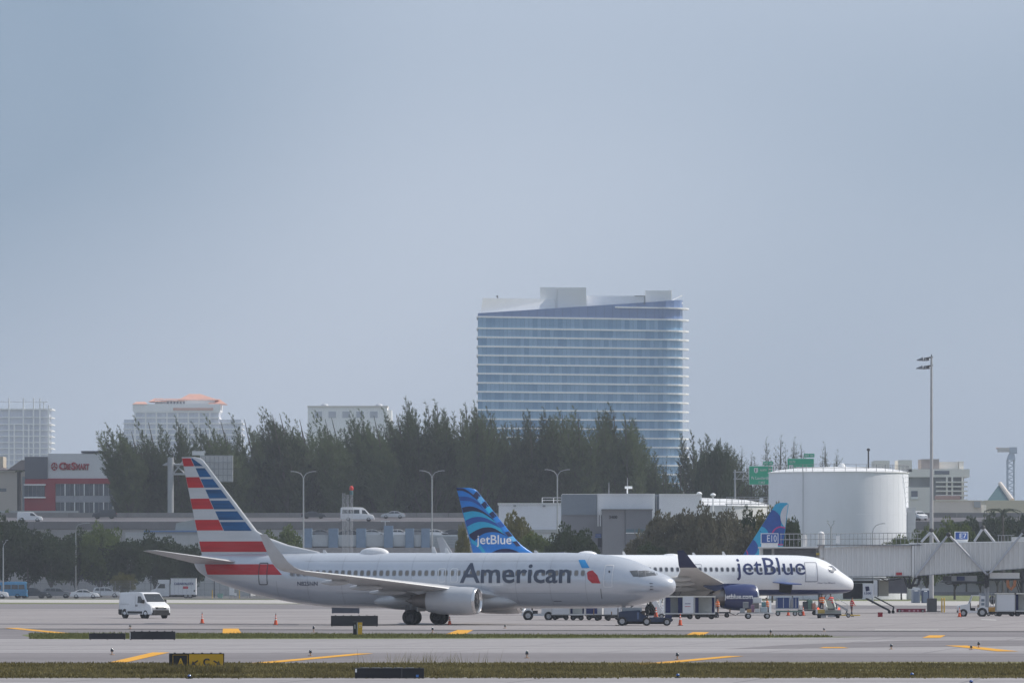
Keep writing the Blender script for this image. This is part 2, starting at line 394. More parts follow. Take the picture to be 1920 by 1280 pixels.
class Plane:
    """aircraft frame: x forward (nose at 0), y left, z up from the ground; u = metres aft of the nose"""
    def __init__(s, label, cat, nose, theta, sec, side=1):
        s.nose, s.th, s.side = nose, R(theta), side
        s.root = thing('airliner', label, cat, (nose[0], nose[1], 0), -s.th)
        u = [q[0] for q in sec]
        s.zb, s.zt, s.hw = pchip(u, [q[1] for q in sec]), pchip(u, [q[2] for q in sec]), pchip(u, [q[3] for q in sec])
        s.len = u[-1]
    def surf(s, u, z):
        zb, zt, hw = s.zb(u), s.zt(u), s.hw(u); zc, hh = (zb + zt) / 2, max((zt - zb) / 2, 1e-3)
        k = min(abs((z - zc) / hh), .999); return hw * math.sqrt(1 - k * k)
    def uz(s, px, py, lat=None):
        """point of the aircraft (on the visible fuselage side, or at a given distance right of the centre line) seen at a pixel"""
        c, sn = math.cos(s.th), math.sin(s.th); k = (px - 960) / F; fixed = lat is not None
        l = lat if fixed else 1.5 * s.side
        for _ in range(40):
            u = (s.nose[0] - l * sn - k * s.nose[1] + k * l * c) / (k * sn + c)
            z = H - (py - YH) * (s.nose[1] + u * sn - l * c) / F
            if fixed: break
            l = .5 * l + .5 * s.side * s.surf(min(max(u, 0), s.len), z)
        return u, z
    def fuselage(s, mat, n=44, m=110):
        mb = MB(); rings = []
        for i in range(m + 1):
            t = i / m; u = s.len * (t * t * (1.6 - .6 * t) if t < .2 else 0) if t < .2 else None
            u = s.len * (.5 - .5 * math.cos(math.pi * t)) * .5 + s.len * t * .5
            zb, zt, hw = s.zb(u), s.zt(u), s.hw(u)
            rings.append([(-u, hw * math.cos(2 * math.pi * j / n), (zb + zt) / 2 + (zt - zb) / 2 * math.sin(2 * math.pi * j / n)) for j in range(n)])
        mb.loft(rings); return mb.build('fuselage', mat, s.root, smooth=60)
    def decal(s, name, polys, mat, parent, surf, off=.012, step=.12, side=None, both=False):
        """paint or a panel of given (u, z) outline lying on a surface y = surf(u, z)"""
        sides = (s.side, -s.side) if both else (side or s.side,); first = None
        for sd in sides:
            V, Fc = [], []; bm = bmesh.new()
            if isinstance(polys, bmesh.types.BMesh): bm.free(); bm = polys.copy()
            else:
                for p in polys:
                    try: bm.faces.new([bm.verts.new((-u, z, 0)) for u, z in p])
                    except ValueError: pass
            bmesh.ops.triangulate(bm, faces=bm.faces[:])
            xs = [v.co.x for v in bm.verts]; zs = [v.co.y for v in bm.verts]
            for ax, lo, hi in ((0, min(xs), max(xs)), (1, min(zs), max(zs))):
                k = step * (3 if ax == 0 else 1); q = lo + k
                while q < hi - 1e-3:
                    co = Vector((q, 0, 0)) if ax == 0 else Vector((0, q, 0)); no_ = Vector((1, 0, 0)) if ax == 0 else Vector((0, 1, 0))
                    bmesh.ops.bisect_plane(bm, geom=bm.verts[:] + bm.edges[:] + bm.faces[:], plane_co=co, plane_no=no_, dist=1e-6); q += k
            bm.verts.index_update(); o = len(V)
            V += [(v.co.x, -sd * (surf(-v.co.x, v.co.y) + off), v.co.y) for v in bm.verts]
            Fc += [tuple(v.index + o for v in f.verts) for f in bm.faces]
            bm.free()
            me = bpy.data.meshes.new(name); me.from_pydata(V, [], Fc); me.materials.append(mat); me.shade_smooth()
            o_ = ob(name, me, parent); first = first or o_
        return first
    def outline(s, name, c0, c1, r, wd, mat, off=.03, slant=0):
        """thin rounded-rectangle frame on the fuselage side between two (u, z) corners"""
        (u0, z0), (u1, z1) = (min(c0[0], c1[0]), min(c0[1], c1[1])), (max(c0[0], c1[0]), max(c0[1], c1[1]))
        def ring(d):
            p = []
            for cx, cz, a0 in ((u1 - r, z1 - r, 0), (u0 + r, z1 - r, 90), (u0 + r, z0 + r, 180), (u1 - r, z0 + r, 270)):
                for k in range(5):
                    a = R(a0 + 22.5 * k); p.append((cx + (r - d) * math.cos(a), cz + (r - d) * math.sin(a)))
            return p
        o_, i_ = ring(0), ring(wd); n = len(o_)
        return s.decal(name, [[o_[k], o_[(k + 1) % n], i_[(k + 1) % n], i_[k]] for k in range(n)], mat, s.root, s.surf, off, .3)
    def text(s, name, body, box_, mat, parent, surf, bold=0., off=.022, lat=None):
        """lettering that fills the pixel box (x0, x1, y0, y1)"""
        x0, x1, y0, y1 = box_; a = s.uz(x0, y1, lat); b = s.uz(x1, y0, lat)
        bm = text_mesh(body, abs(a[0] - b[0]), b[1] - a[1], bold)
        for v in bm.verts: v.co.x += -max(a[0], b[0]); v.co.y += a[1]
        o = s.decal(name, bm, mat, parent, surf, off); bm.free(); return o
    def wing(s, name, secs, mats, sgn, n=14):
        rings = []
        for lat, ule, ch, z, tc, phi in secs:
            r = []
            for k in range(2 * n):
                t = k / n if k <= n else (2 * n - k) / n; t = .5 - .5 * math.cos(math.pi * t)
                y = naca(t) * tc * ch * (1 if k <= n else -1) * (1 if k <= n else .7) + .02 * ch * math.sin(math.pi * t)
                p = R(phi); r.append((-(ule + t * ch), -sgn * (lat - math.sin(p) * y), z + math.cos(p) * y - .02 * t * ch))
            rings.append(r)
        return MB().loft(rings).build(name, mats, s.root, smooth=50)
    def fin(s, secs, mat, name='tail_fin', tc=.10):
        """secs: (z, u leading edge, u trailing edge) upwards"""
        z = [q[0] for q in secs]; s.fle = lambda q: float(np.interp(q, z, [k[1] for k in secs])); s.fte = lambda q: float(np.interp(q, z, [k[2] for k in secs]))
        def fs(u, q):
            a, b = s.fle(q), s.fte(q); c = max(b - a, .1); t = min(max((u - a) / c, 0), 1); return naca(t) * tc * min(c, 5.2)
        s.fsurf = fs; rings = []; n = 16
        for q in secs:
            r = []
            for k in range(2 * n):
                t = k / n if k <= n else (2 * n - k) / n; t = .5 - .5 * math.cos(math.pi * t); u = q[1] + t * (q[2] - q[1])
                r.append((-u, (1 if k <= n else -1) * naca(t) * tc * min(q[2] - q[1], 5.2), q[0]))
            rings.append(r)
        return MB().loft(rings).build(name, mat, s.root, smooth=50)

def lathe(mb, prof, c, n=36, mi=0, cap=False):
    rings = [[(x, c[0] + r * math.cos(2 * math.pi * j / n), c[1] + r * math.sin(2 * math.pi * j / n)) for j in range(n)] for x, r in prof]
    return mb.loft(rings, mi, cap, cap)

def engine(pl, u0, lat, zc, r, length, m_nac, m_lip, core=1.2, z_wing=None, pylon_len=3.6):
    """turbofan: nacelle part with lip, fan, spinner, exhaust nozzle and pylon as sub-parts"""
    y = -lat; c = (y, zc); L_ = length
    prof = [(-u0 - .05, r * .90), (-u0 - .35, r * .965), (-u0 - .9, r), (-u0 - L_ * .5, r * 1.0), (-u0 - L_ * .78, r * .95), (-u0 - L_, r * .80), (-u0 - L_ + .02, r * .76), (-u0 - L_ + .5, r * .74)]
    nac = lathe(MB(), prof, c).build('engine', m_nac, pl.root, smooth=40)
    lip = [(-u0 - .5, r * .74), (-u0 - .2, r * .745), (-u0 - .06, r * .78), (-u0, r * .83), (-u0 - .012, r * .865), (-u0 - .05, r * .9), (-u0 - .2, r * .944)]
    lathe(MB(), lip, c).build('inlet_lip', m_lip, nac, smooth=60)
    lathe(MB(), [(-u0 - .2, r * .742), (-u0 - 1.0, r * .76), (-u0 - 1.1, .05)], c).build('inlet_duct', M('duct_grey', (.16, .16, .17), .5), nac, smooth=50)
    fb = MB()
    for k in range(24):
        a = 2 * math.pi * k / 24; ca, sa = math.cos(a), math.sin(a); cb, sb = math.cos(a + .2), math.sin(a + .2)
        fb.add([(-u0 - .8, y + .3 * ca, zc + .3 * sa), (-u0 - .95, y + .3 * cb, zc + .3 * sb), (-u0 - .98, y + r * .74 * cb, zc + r * .74 * sb), (-u0 - .72, y + r * .74 * ca, zc + r * .74 * sa)], [(0, 1, 2, 3)])
    fb.build('fan_blades', M('fan_metal', (.10, .10, .11), .4, .6), nac)
    lathe(MB(), [(-u0 - .35, .01), (-u0 - .45, .12), (-u0 - .65, .24), (-u0 - .9, .31)], c, 20).build('spinner', M('spinner', (.06, .06, .07), .4), nac, smooth=50)
    lathe(MB(), [(-u0 - L_ + .4, r * .62), (-u0 - L_ - .2, r * .60), (-u0 - L_ - core, r * .40), (-u0 - L_ - core + .03, r * .37), (-u0 - L_ - core + .2, r * .36)], c).build('exhaust_nozzle', M('hot_metal', (.23, .21, .20), .45, .7, var=.2), nac, smooth=40)
    lathe(MB(), [(-u0 - L_ - core + .25, r * .3), (-u0 - L_ - core - .25, r * .22), (-u0 - L_ - core - .7, .02)], c, 20).build('exhaust_cone', M('hot_metal', (.23, .21, .20)), nac, smooth=40)
    zw = z_wing or zc + r + .25
    MB().loft([[(-u0 - 1.2, y - .1, zc + r * .9), (-u0 - 1.2, y + .1, zc + r * .9), (-u0 - 1.25, y + .08, zc + r * 1.0), (-u0 - 1.25, y - .08, zc + r * 1.0)],
               [(-u0 - 2.4, y - .22, zc + r * .7), (-u0 - 2.4, y + .22, zc + r * .7), (-u0 - 2.4, y + .2, zw), (-u0 - 2.4, y - .2, zw)],
               [(-u0 - L_ - .8, y - .2, zc + r * .45), (-u0 - L_ - .8, y + .2, zc + r * .45), (-u0 - L_ - .8, y + .18, zw), (-u0 - L_ - .8, y - .18, zw)],
               [(-u0 - L_ - pylon_len * .5, y - .05, zw - .3), (-u0 - L_ - pylon_len * .5, y + .05, zw - .3), (-u0 - L_ - pylon_len * .5, y + .05, zw), (-u0 - L_ - pylon_len * .5, y - .05, zw)]]).build('pylon', m_nac, nac, smooth=30)
    return nac

tyre = M('tyre_rubber', (.022, .022, .024), .85, var=.2)
rim_m = M('wheel_rim', (.42, .42, .43), .4, .5)
dark_strut = M('gear_strut', (.20, .20, .21), .5, .3)
WM = {}
def wheel_mesh(r, wd, rim=.58, rm=None):
    k = (round(r, 3), round(wd, 3), rim, rm)
    if k not in WM:
        mb = MB(); n = 24; h = wd / 2
        def ring(y, q): return [(q * math.cos(2 * math.pi * j / n), y, q * math.sin(2 * math.pi * j / n)) for j in range(n)]
        mb.loft([ring(-h * .6, r * rim), ring(-h, r * (rim + .08)), ring(-h, r * .88), ring(-h * .75, r), ring(h * .75, r), ring(h, r * .88), ring(h, r * (rim + .08)), ring(h * .6, r * rim)], 0, False, False)
        mb.loft([ring(-h * .6, r * rim), ring(-h * .55, r * .3), ring(-h * .8, r * .18)], 1, False, True); mb.loft([ring(h * .6, r * rim), ring(h * .55, r * .3), ring(h * .8, r * .18)], 1, False, True)
        WM[k] = mb.mesh('wheel', [tyre, M('dark_rim', (.07, .07, .075), .5, .4) if rm else rim_m], 35)
    return WM[k]
def gear(pl, u, lats, r, wd, top, name='landing_gear', lean=0):
    zc = r; mid = sum(lats) / len(lats)
    mb = MB().cyl((-u, -mid, zc), (-u + lean, -mid, top), .11, .15, 12).cyl((-u, -min(lats), zc), (-u, -max(lats), zc), .09, .09, 10)
    mb.cyl((-u - .05, -mid, zc + .45), (-u + .9, -mid, top), .05, .05, 8).box(-u - .5, -u - .42, -mid - .03, -mid + .03, zc + .3, zc + .9)
    g = mb.build(name, dark_strut, pl.root, smooth=40)
    for l in lats: ob('wheel', wheel_mesh(r, wd, .5, 1), g, (-u, -l, zc))
    return g
def blade_antenna(pl, u, h, c=.35, lean=.2, name='antenna'):
    z = pl.zt(u) - .03
    return MB().loft([[(-u, -.03, z), (-u - c, -.01, z), (-u - c, .01, z), (-u, .03, z)], [(-u - lean, -.012, z + h), (-u - lean - c * .5, -.005, z + h), (-u - lean - c * .5, .005, z + h), (-u - lean, .012, z + h)]]).build(name, M('antenna_white', (.7, .7, .7), .4), pl.root)
def oval_panes(pl, us, z, wd, hg, m_frame, m_pane):
    """one cabin window on the straight part of the fuselage, repeated along it"""
    u0 = us[len(us) // 2]; mb = MB(); n = 16
    def ring(k):
        p = []
        for j in range(n):
            a = 2 * math.pi * j / n; c, s_ = math.cos(a), math.sin(a)
            x = wd / 2 * k * math.copysign(abs(c) ** .6, c); zz = z + hg / 2 * k * math.copysign(abs(s_) ** .6, s_)
            p.append((x, -pl.side * (pl.surf(u0, zz) + (.012 if k > .8 else .010)), zz))
        return p
    a, b = ring(1.), ring(.74)
    mb.loft([a, b], 0, False, False); mb.add(b, [tuple(range(n))], 1)
    me = mb.mesh('window', [m_frame, m_pane], 40)
    for u in us: ob('window', me, pl.root, (-u, 0, 0))

def clip(poly, conv):
    """part of a polygon inside a convex one"""
    ar = sum(conv[i][0] * conv[(i + 1) % len(conv)][1] - conv[(i + 1) % len(conv)][0] * conv[i][1] for i in range(len(conv))); sg = 1 if ar > 0 else -1
    for i in range(len(conv)):
        a, b = conv[i], conv[(i + 1) % len(conv)]; out_ = []
        def d(p): return sg * ((b[0] - a[0]) * (p[1] - a[1]) - (b[1] - a[1]) * (p[0] - a[0]))
        for j in range(len(poly)):
            p, q = poly[j], poly[(j + 1) % len(poly)]; dp, dq = d(p), d(q)
            if dp >= 0: out_.append(p)
            if dp * dq < 0: t = dp / (dp - dq); out_.append((p[0] + t * (q[0] - p[0]), p[1] + t * (q[1] - p[1])))
        poly = out_
        if not poly: return []
    return poly
# ================================================================== silver airliner with striped tail (nearest)
silver = M('silver_paint', (.57, .595, .64), .28, .35, var=.035, scale=.5, coat=.35, dirt=.22)
wing_grey = M('wing_grey', (.50, .505, .515), .42, .05, var=.08, scale=.8, dirt=.2)
fin_grey = M('fin_white_grey', (.56, .57, .585), .35, var=.07, scale=.25, stretch=(1, 1, 9), coat=.2)
red_p = M('stripe_red', sr(186, 38, 46), .35, var=.18, scale=.4, stretch=(.5, 1, 7), coat=.2)
blue_p = M('stripe_blue', sr(6, 80, 130), .35, var=.42, scale=.45, stretch=(.5, 1, 8), coat=.2)
lip_m = M('polished_lip', (.66, .66, .67), .22, .85, var=.05)
letter = M('charcoal_lettering', sr(74, 82, 98), .4, var=.06)
white_line = M('white_line', (.8, .8, .81), .5)
dark_line = M('dark_line', (.05, .05, .06), .6)
pane_a = M('cabin_pane', (.21, .19, .165), .12, var=.3, scale=.9, spec=.8)
frame_a = M('pane_frame', (.27, .285, .31), .4)
glass = M('cockpit_glass', (.10, .105, .11), .06, spec=.9, var=.3, scale=2)

A = Plane('silver airliner with red, white and blue striped tail on the apron', 'airliner', (12.09, 420.0), 20.0,
  [(0, 2.78, 3.0, .04), (.12, 2.52, 3.28, .42), (.5, 2.2, 3.56, .82), (1.1, 1.93, 3.84, 1.16), (1.8, 1.74, 4.10, 1.38), (2.3, 1.62, 4.36, 1.50), (2.9, 1.50, 4.62, 1.60), (3.7, 1.38, 4.90, 1.71), (4.6, 1.30, 5.09, 1.80),
   (5.8, 1.26, 5.23, 1.85), (7.2, 1.24, 5.33, 1.88), (9, 1.23, 5.37, 1.88), (25, 1.23, 5.37, 1.88), (27.4, 1.27, 5.37, 1.86), (30, 1.56, 5.37, 1.72), (33.5, 2.20, 5.36, 1.32), (36.2, 2.98, 5.32, .84), (37.7, 3.62, 5.24, .50), (38.4, 4.15, 5.10, .26), (38.6, 4.5, 4.95, .08)])
a = A.root
A.fuselage(silver)
# fin measured on the centre plane
def az(px, py): return A.uz(px, py, 0)
z0 = 4.9; top = az(360, 856.5)[1]
le_pts = [az(478.4, 990), az(378, 858)]; te_pts = [az(377.2, 1034), az(340.6, 857)]
def lin(p, q, z): return p[0] + (q[0] - p[0]) * (z - p[1]) / (q[1] - p[1])
secs = []
for i in range(15):
    z = z0 + (top - .28 - z0) * i / 14; le = lin(*le_pts, z)
    dors = az(500, 1006), az(540, 1021), az(600, 1031)
    if z < az(486, 996)[1]:
        zz = [q[1] for q in dors][::-1] + [az(478, 990)[1]]; uu = [q[0] for q in dors][::-1] + [az(478, 990)[0]]
        le = min(le, float(np.interp(z, zz, uu)))
    secs.append((z, le, lin(*te_pts, z)))
secs.append((top - .08, lin(*le_pts, top - .28) + .28, lin(*te_pts, top - .08))); secs.append((top, lin(*le_pts, top - .28) + .75, lin(*te_pts, top)))
fin = A.fin(secs, fin_grey)
TE = lambda z: lin(*te_pts, z) - .02
LE = lambda z: lin(*le_pts, z)
m0, m1 = az(357.5, 856.5), az(421.3, 993.7)
MID = lambda z: lin(m0, m1, z)
def rows(y0, y1): return az(400, y0)[1] - .0, az(400, y1)[1]
for y0, y1 in ((858.4, 873.4), (893.8, 913.7), (934.3, 953.8), (974, 993.7)):
    zt, zb = rows(y0, y1); A.decal('red_stripe', [[(TE(zt), zt), (MID(zt) + .02, zt), (MID(zb) + .02, zb), (TE(zb), zb)]], red_p, fin, A.fsurf, both=True)
for y0, y1 in ((858.4, 873.4), (877, 893.8), (897.6, 913.7), (917.4, 933.8), (938, 954.4), (958, 974.4), (978, 994.7)):
    zt, zb = rows(y0, y1); c = .34 if y0 > 870 else .75
    A.decal('blue_stripe', [[(MID(zt) - .02, zt), (LE(zt) + c, zt), (LE(zb) + .34, zb), (MID(zb) - .02, zb)]], blue_p, fin, A.fsurf, both=True)
zt, zb = rows(1014.4, 1034)
A.decal('red_stripe', [[(TE(zt), zt), (az(494, 1015)[0], zt), (az(503, 1034)[0], zb), (TE(zb), zb)]], red_p, fin, A.fsurf, both=True)
A.decal('red_stripe', [[A.uz(384, 1057), A.uz(512, 1057), A.uz(529, 1077), A.uz(389, 1076.5)]], red_p, a, A.surf)
A.decal('white_stripe', [[A.uz(391, 1077.5), A.uz(529, 1078), A.uz(537, 1088), A.uz(404, 1088)]], fin_grey, a, A.surf)
# cabin windows, doors, cockpit
u_a, u_b = A.uz(1093, 1074)[0], A.uz(548, 1074)[0]
oval_panes(A, [u_a + .516 * k for k in range(int((u_b - u_a) / .516) + 1)], A.uz(900, 1073.7)[1], .34, .46, frame_a, pane_a)
A.outline('door_frame', A.uz(1132, 1100.5), A.uz(1152.5, 1058), .12, .055, white_line)
A.outline('door_frame', A.uz(486, 1096), A.uz(504, 1054), .12, .06, dark_line)
A.outline('exit_frame', A.uz(821, 1091), A.uz(837, 1064.5), .16, .05, white_line)
A.outline('exit_frame', A.uz(844, 1091), A.uz(860, 1064.5), .16, .05, white_line)
A.decal('door_window', [[A.uz(1141, 1073), A.uz(1144, 1073), A.uz(1144, 1069), A.uz(1141, 1069)]], dark_line, a, A.surf)
A.decal('drain_streak', [[A.uz(1126, 1103), A.uz(1127.2, 1103), A.uz(1129.4, 1122), A.uz(1128.2, 1122)]], dark_line, a, A.surf, .01)
A.decal('service_panel', [[A.uz(1038, 1127), A.uz(1053, 1127), A.uz(1053, 1126), A.uz(1038, 1126)]], dark_line, a, A.surf, .01)
for q in ([(1181.5, 1070), (1195, 1069.3), (1197, 1079.6), (1187.5, 1079.2)], [(1197.6, 1070), (1209, 1069.6), (1210.5, 1079), (1199, 1080.4)], [(1211, 1069.4), (1227, 1070.6), (1229.5, 1077.2), (1212.2, 1078.8)]):
    k = [A.uz(*p) for p in q]; c = (sum(p[0] for p in k) / 4, sum(p[1] for p in k) / 4)
    A.decal('cockpit_frame', [[(c[0] + (p[0] - c[0]) * 1.16, c[1] + (p[1] - c[1]) * 1.2) for p in k]], M('window_seal', (.17, .17, .18), .5), a, A.surf, .008, both=True)
    A.decal('cockpit_window', [k], glass, a, A.surf, .016, both=True)
A.decal('windshield', [[A.uz(1231.5, 1071.5), A.uz(1231.8, 1077), A.uz(1233.2, 1076.6)]], glass, a, A.surf, .014, both=True)
for u in (6.4, 9.2, 11.9, 14.6, 17.4, 20.2, 23.0, 25.8, 28.6, 31.2):
    zb_, zt_ = A.zb(u) + .25, A.zt(u) - .08
    A.decal('panel_joint', [[(u, zb_), (u + .022, zb_), (u + .022, zt_), (u, zt_)]], M('joint_grey', (.33, .34, .37), .5), a, A.surf, .006, .15)
for z_ in (2.35, 4.75): A.decal('panel_joint', [[(7, z_), (29, z_), (29, z_ + .018), (7, z_ + .018)]], M('joint_grey', (.33, .34, .37)), a, A.surf, .006, 1.)
# lettering and emblem
A.text('lettering', 'American', (862, 1073.5, 1054.5, 1092.8), letter, a, A.surf, bold=.016)
A.text('registration', 'N825NN', (558, 595.5, 1089.5, 1097.5), letter, a, A.surf, bold=.012)
A.decal('emblem_blue', [[A.uz(1085, 1048.7), A.uz(1097, 1048.7), A.uz(1105.5, 1063.7), A.uz(1091, 1064.5)]], M('emblem_blue', sr(40, 140, 200), .4, var=.15, scale=.9), a, A.surf)
A.decal('emblem_grey', [[A.uz(1094, 1066), A.uz(1105.5, 1064.5), A.uz(1116, 1067.5), A.uz(1103, 1070), A.uz(1098, 1074)]], M('emblem_grey', (.66, .68, .70), .4), a, A.surf)
A.decal('emblem_red', [[A.uz(1100.5, 1073), A.uz(1104, 1070), A.uz(1111, 1068.5), A.uz(1120, 1077.5), A.uz(1126, 1093), A.uz(1110, 1092.5), A.uz(1102, 1085)]], red_p, a, A.surf)
A.decal('flag_stripes', [[A.uz(616.5, y), A.uz(626, y), A.uz(626, y + .9), A.uz(616.5, y + .9)] for y in (1089.4, 1091.2, 1093, 1094.8)], red_p, a, A.surf)
A.decal('flag_canton', [[A.uz(625.5, 1089.4), A.uz(630.5, 1089.4), A.uz(630.5, 1093.6), A.uz(625.5, 1093.6)]], M('flag_blue', sr(40, 44, 84), .5), a, A.surf, .016)
# wings with blended winglets, stabilisers
WA = [(.8, 13.0, 8.5, 2.05, .12, 0), (1.9, 13.7, 7.9, 2.22, .12, 0), (4.0, 15.1, 6.4, 2.52, .115, 0), (5.9, 16.3, 5.2, 2.78, .11, 0), (11.5, 19.6, 3.2, 3.43, .10, 0), (16.7, 22.75, 1.62, 3.98, .095, 2), (17.1, 23.0, 1.52, 4.08, .09, 20), (17.4, 23.3, 1.42, 4.28, .085, 45), (17.62, 23.7, 1.28, 4.66, .08, 68), (17.8, 24.3, 1.0, 5.45, .08, 76), (18.05, 25.2, .52, 6.66, .08, 78)]
SA = [(.4, 34.3, 3.9, 4.62, .10, 0), (1.0, 34.9, 3.5, 4.70, .10, 0), (7.0, 38.45, 1.25, 5.50, .09, 0), (7.18, 38.75, .95, 5.53, .07, 0)]
for sg in (1, -1):
    wg = A.wing('wing', WA, wing_grey, sg)
    for lat, u0, ln, z in ((5.2, 19.3, 3.0, 2.40), (8.2, 20.0, 2.7, 2.78), (11.3, 21.4, 2.3, 3.16)):
        MB().ell((-(u0 + ln / 2), -sg * lat, z), ln / 2, .17, .22, 14, 10).build('flap_fairing', wing_grey, wg, smooth=60)
    st = A.wing('stabilizer', SA, wing_grey, sg)
    engine(A, 13.75, sg * 4.83, 1.80, 1.04, 3.9, M('nacelle_grey', (.47, .485, .51), .33, .1, var=.06, scale=.8, coat=.2, dirt=.15), lip_m, z_wing=2.85)
    gear(A, 19.75, [sg * 2.45, sg * 3.3], .565, .40, 2.5)
gear(A, 4.05, [-.2, .2], .345, .2, 1.6)
# belly fairing, dome, antennas, auxiliary exhaust
rg = []
for u, zb, zt, hw in ((11.8, 1.5, 1.9, .9), (12.8, 1.2, 2.25, 1.65), (14.5, 1.05, 2.5, 2.0), (17, 1.0, 2.55, 2.08), (20, 1.04, 2.5, 2.05), (22, 1.12, 2.4, 1.9), (23, 1.25, 2.2, 1.62), (23.5, 1.5, 2.0, 1.2), (23.6, 1.65, 1.85, .8)):
    rg.append([(-u, hw * math.copysign(abs(math.cos(t)) ** .8, math.cos(t)), (zb + zt) / 2 + (zt - zb) / 2 * math.sin(t)) for t in [2 * math.pi * j / 28 for j in range(28)]])
MB().loft(rg).build('belly_fairing', wing_grey, a, smooth=60)
MB().ell((-A.uz(702, 1036, 0)[0], 0, 5.33), 1.17, .55, .46, 24, 12).build('antenna_dome', M('dome_white', (.72, .72, .73), .35), a, smooth=80)
for px, h in ((614, .25), (819, .5), (843, .4), (1010, .2)): blade_antenna(A, A.uz(px, 1036, 0)[0], h)
MB().cyl((-38.4, 0, 4.72), (-38.75, 0, 4.74), .2, .17, 16).build('exhaust_pipe', dark_line, a)
MB().loft([[(-20.9, -.15, 1.35), (-21.3, -.15, 1.35), (-21.3, .15, 1.35), (-20.9, .15, 1.35)], [(-21.3, -.1, .75), (-21.45, -.1, .75), (-21.45, .1, .75), (-21.3, .1, .75)]]).build('drain_mast', dark_strut, a)
MB().box(-19.1, -19.0, -3.6, -2.15, 1.0, 2.0).build('gear_door', wing_grey, a)
for px, py in ((1221, 1093), (1222, 1099), (1222, 1104)):
    u, z = A.uz(px, py); yy = A.surf(u, z); MB().cyl((-u - .1, -yy - .06, z), (-u + .16, -yy - .10, z), .03, .015, 8).build('pitot_probe', dark_line, a)

# ================================================================== white airliner with blue tail at the gate
white_p = M('white_paint_gloss', (.76, .77, .79), .28, var=.025, scale=.5, coat=.4)
navy = M('navy_paint', sr(26, 40, 92), .28, var=.08, scale=.5, coat=.5)
navy_d = M('navy_dark', sr(28, 34, 74), .35, var=.1)
jb_blue = M('bright_blue', sr(26, 122, 205), .35, var=.1, coat=.2)
jb_mid = M('mid_blue', sr(28, 78, 156), .35, var=.1, coat=.2)
jb_cyan = M('cyan_blue', sr(36, 166, 206), .35, var=.08, coat=.2)
jb_pale = M('pale_blue', sr(96, 172, 222), .35, var=.08, coat=.2)
B = Plane('white airliner with blue patterned tail and navy engine, parked at the gate', 'airliner', (32.2, 536.6), -17.0,
  [(0, 2.7, 3.0, .04), (.2, 2.3, 3.3, .55), (.66, 2.1, 3.62, .9), (1.36, 1.98, 4.08, 1.22), (2.1, 1.92, 4.62, 1.42), (3.0, 1.86, 5.10, 1.57), (4.0, 1.83, 5.42, 1.67), (5.8, 1.8, 5.58, 1.74), (8, 1.79, 5.61, 1.76), (25, 1.79, 5.61, 1.76),
   (28, 1.95, 5.6, 1.70), (31, 2.4, 5.58, 1.45), (34, 3.1, 5.5, 1.0), (36.5, 3.9, 5.35, .5), (37.4, 4.3, 5.1, .22), (37.6, 4.5, 4.9, .06)])
b = B.root
wb = bpy.data.materials.new('white_over_navy'); wb.use_nodes = True
t_ = wb.node_tree; l_ = t_.links.new; bs = t_.nodes['Principled BSDF']; bs.inputs['Roughness'].default_value = .28; bs.inputs['Coat Weight'].default_value = .4
tc_ = t_.nodes.new('ShaderNodeTexCoord'); sp_ = t_.nodes.new('ShaderNodeSeparateXYZ'); l_(tc_.outputs['Object'], sp_.inputs[0])
gt_ = t_.nodes.new('ShaderNodeMath'); gt_.operation = 'GREATER_THAN'; gt_.inputs[1].default_value = 2.36; l_(sp_.outputs['Z'], gt_.inputs[0])
mi_ = t_.nodes.new('ShaderNodeMix'); mi_.data_type = 'RGBA'; mi_.inputs[6].default_value = (*sr(36, 48, 98), 1); mi_.inputs[7].default_value = (.82, .83, .85, 1)
l_(gt_.outputs[0], mi_.inputs[0]); l_(mi_.outputs[2], bs.inputs['Base Color'])
B.fuselage(wb)
def bz(px, py): return B.uz(px, py, 0)
def zc_(x, y): return bz(840 + x / 8.532, 890 + y / 8.532)          # measured in an enlargement of the tail
lep = [zc_(1110, 1060), zc_(470, 260)]; tep = [zc_(400, 1250), zc_(135, 205)]
top = zc_(250, 205)[1]; secs = []
for i in range(15):
    z = 5.2 + (top - .35 - 5.2) * i / 14; le = lin(*lep, z)
    if z < zc_(1110, 1060)[1]:
        pts = [zc_(1400, 1250), zc_(1230, 1170), zc_(1110, 1060)]; le = float(np.interp(z, [p[1] for p in pts], [p[0] for p in pts]))
    secs.append((z, le, lin(*tep, z)))
secs.append((top - .12, zc_(430, 225)[0], lin(*tep, top - .12))); secs.append((top, zc_(330, 206)[0], lin(*tep, top)))
bfin = B.fin(secs, jb_blue)
finpoly = [zc_(133, 208), zc_(340, 960), zc_(420, 1235), zc_(1380, 1248), zc_(1225, 1168), zc_(1105, 1062), zc_(468, 262), zc_(410, 222), zc_(330, 208)]
conv = [zc_(133, 208), zc_(420, 1240), zc_(1240, 1240), zc_(464, 264), zc_(400, 218)]
def curve(pts, n=14):
    """smooth curve through points (Catmull-Rom)"""
    out_ = []; q = [pts[0]] + list(pts) + [pts[-1]]
    for i in range(1, len(q) - 2):
        for k in range(n):
            t = k / n; p0, p1, p2, p3 = q[i - 1], q[i], q[i + 1], q[i + 2]
            out_.append(tuple(.5 * (2 * p1[c] + (p2[c] - p0[c]) * t + (2 * p0[c] - 5 * p1[c] + 4 * p2[c] - p3[c]) * t * t + (3 * p1[c] - p0[c] - 3 * p2[c] + p3[c]) * t ** 3) for c in (0, 1)))
    return out_ + [pts[-1]]
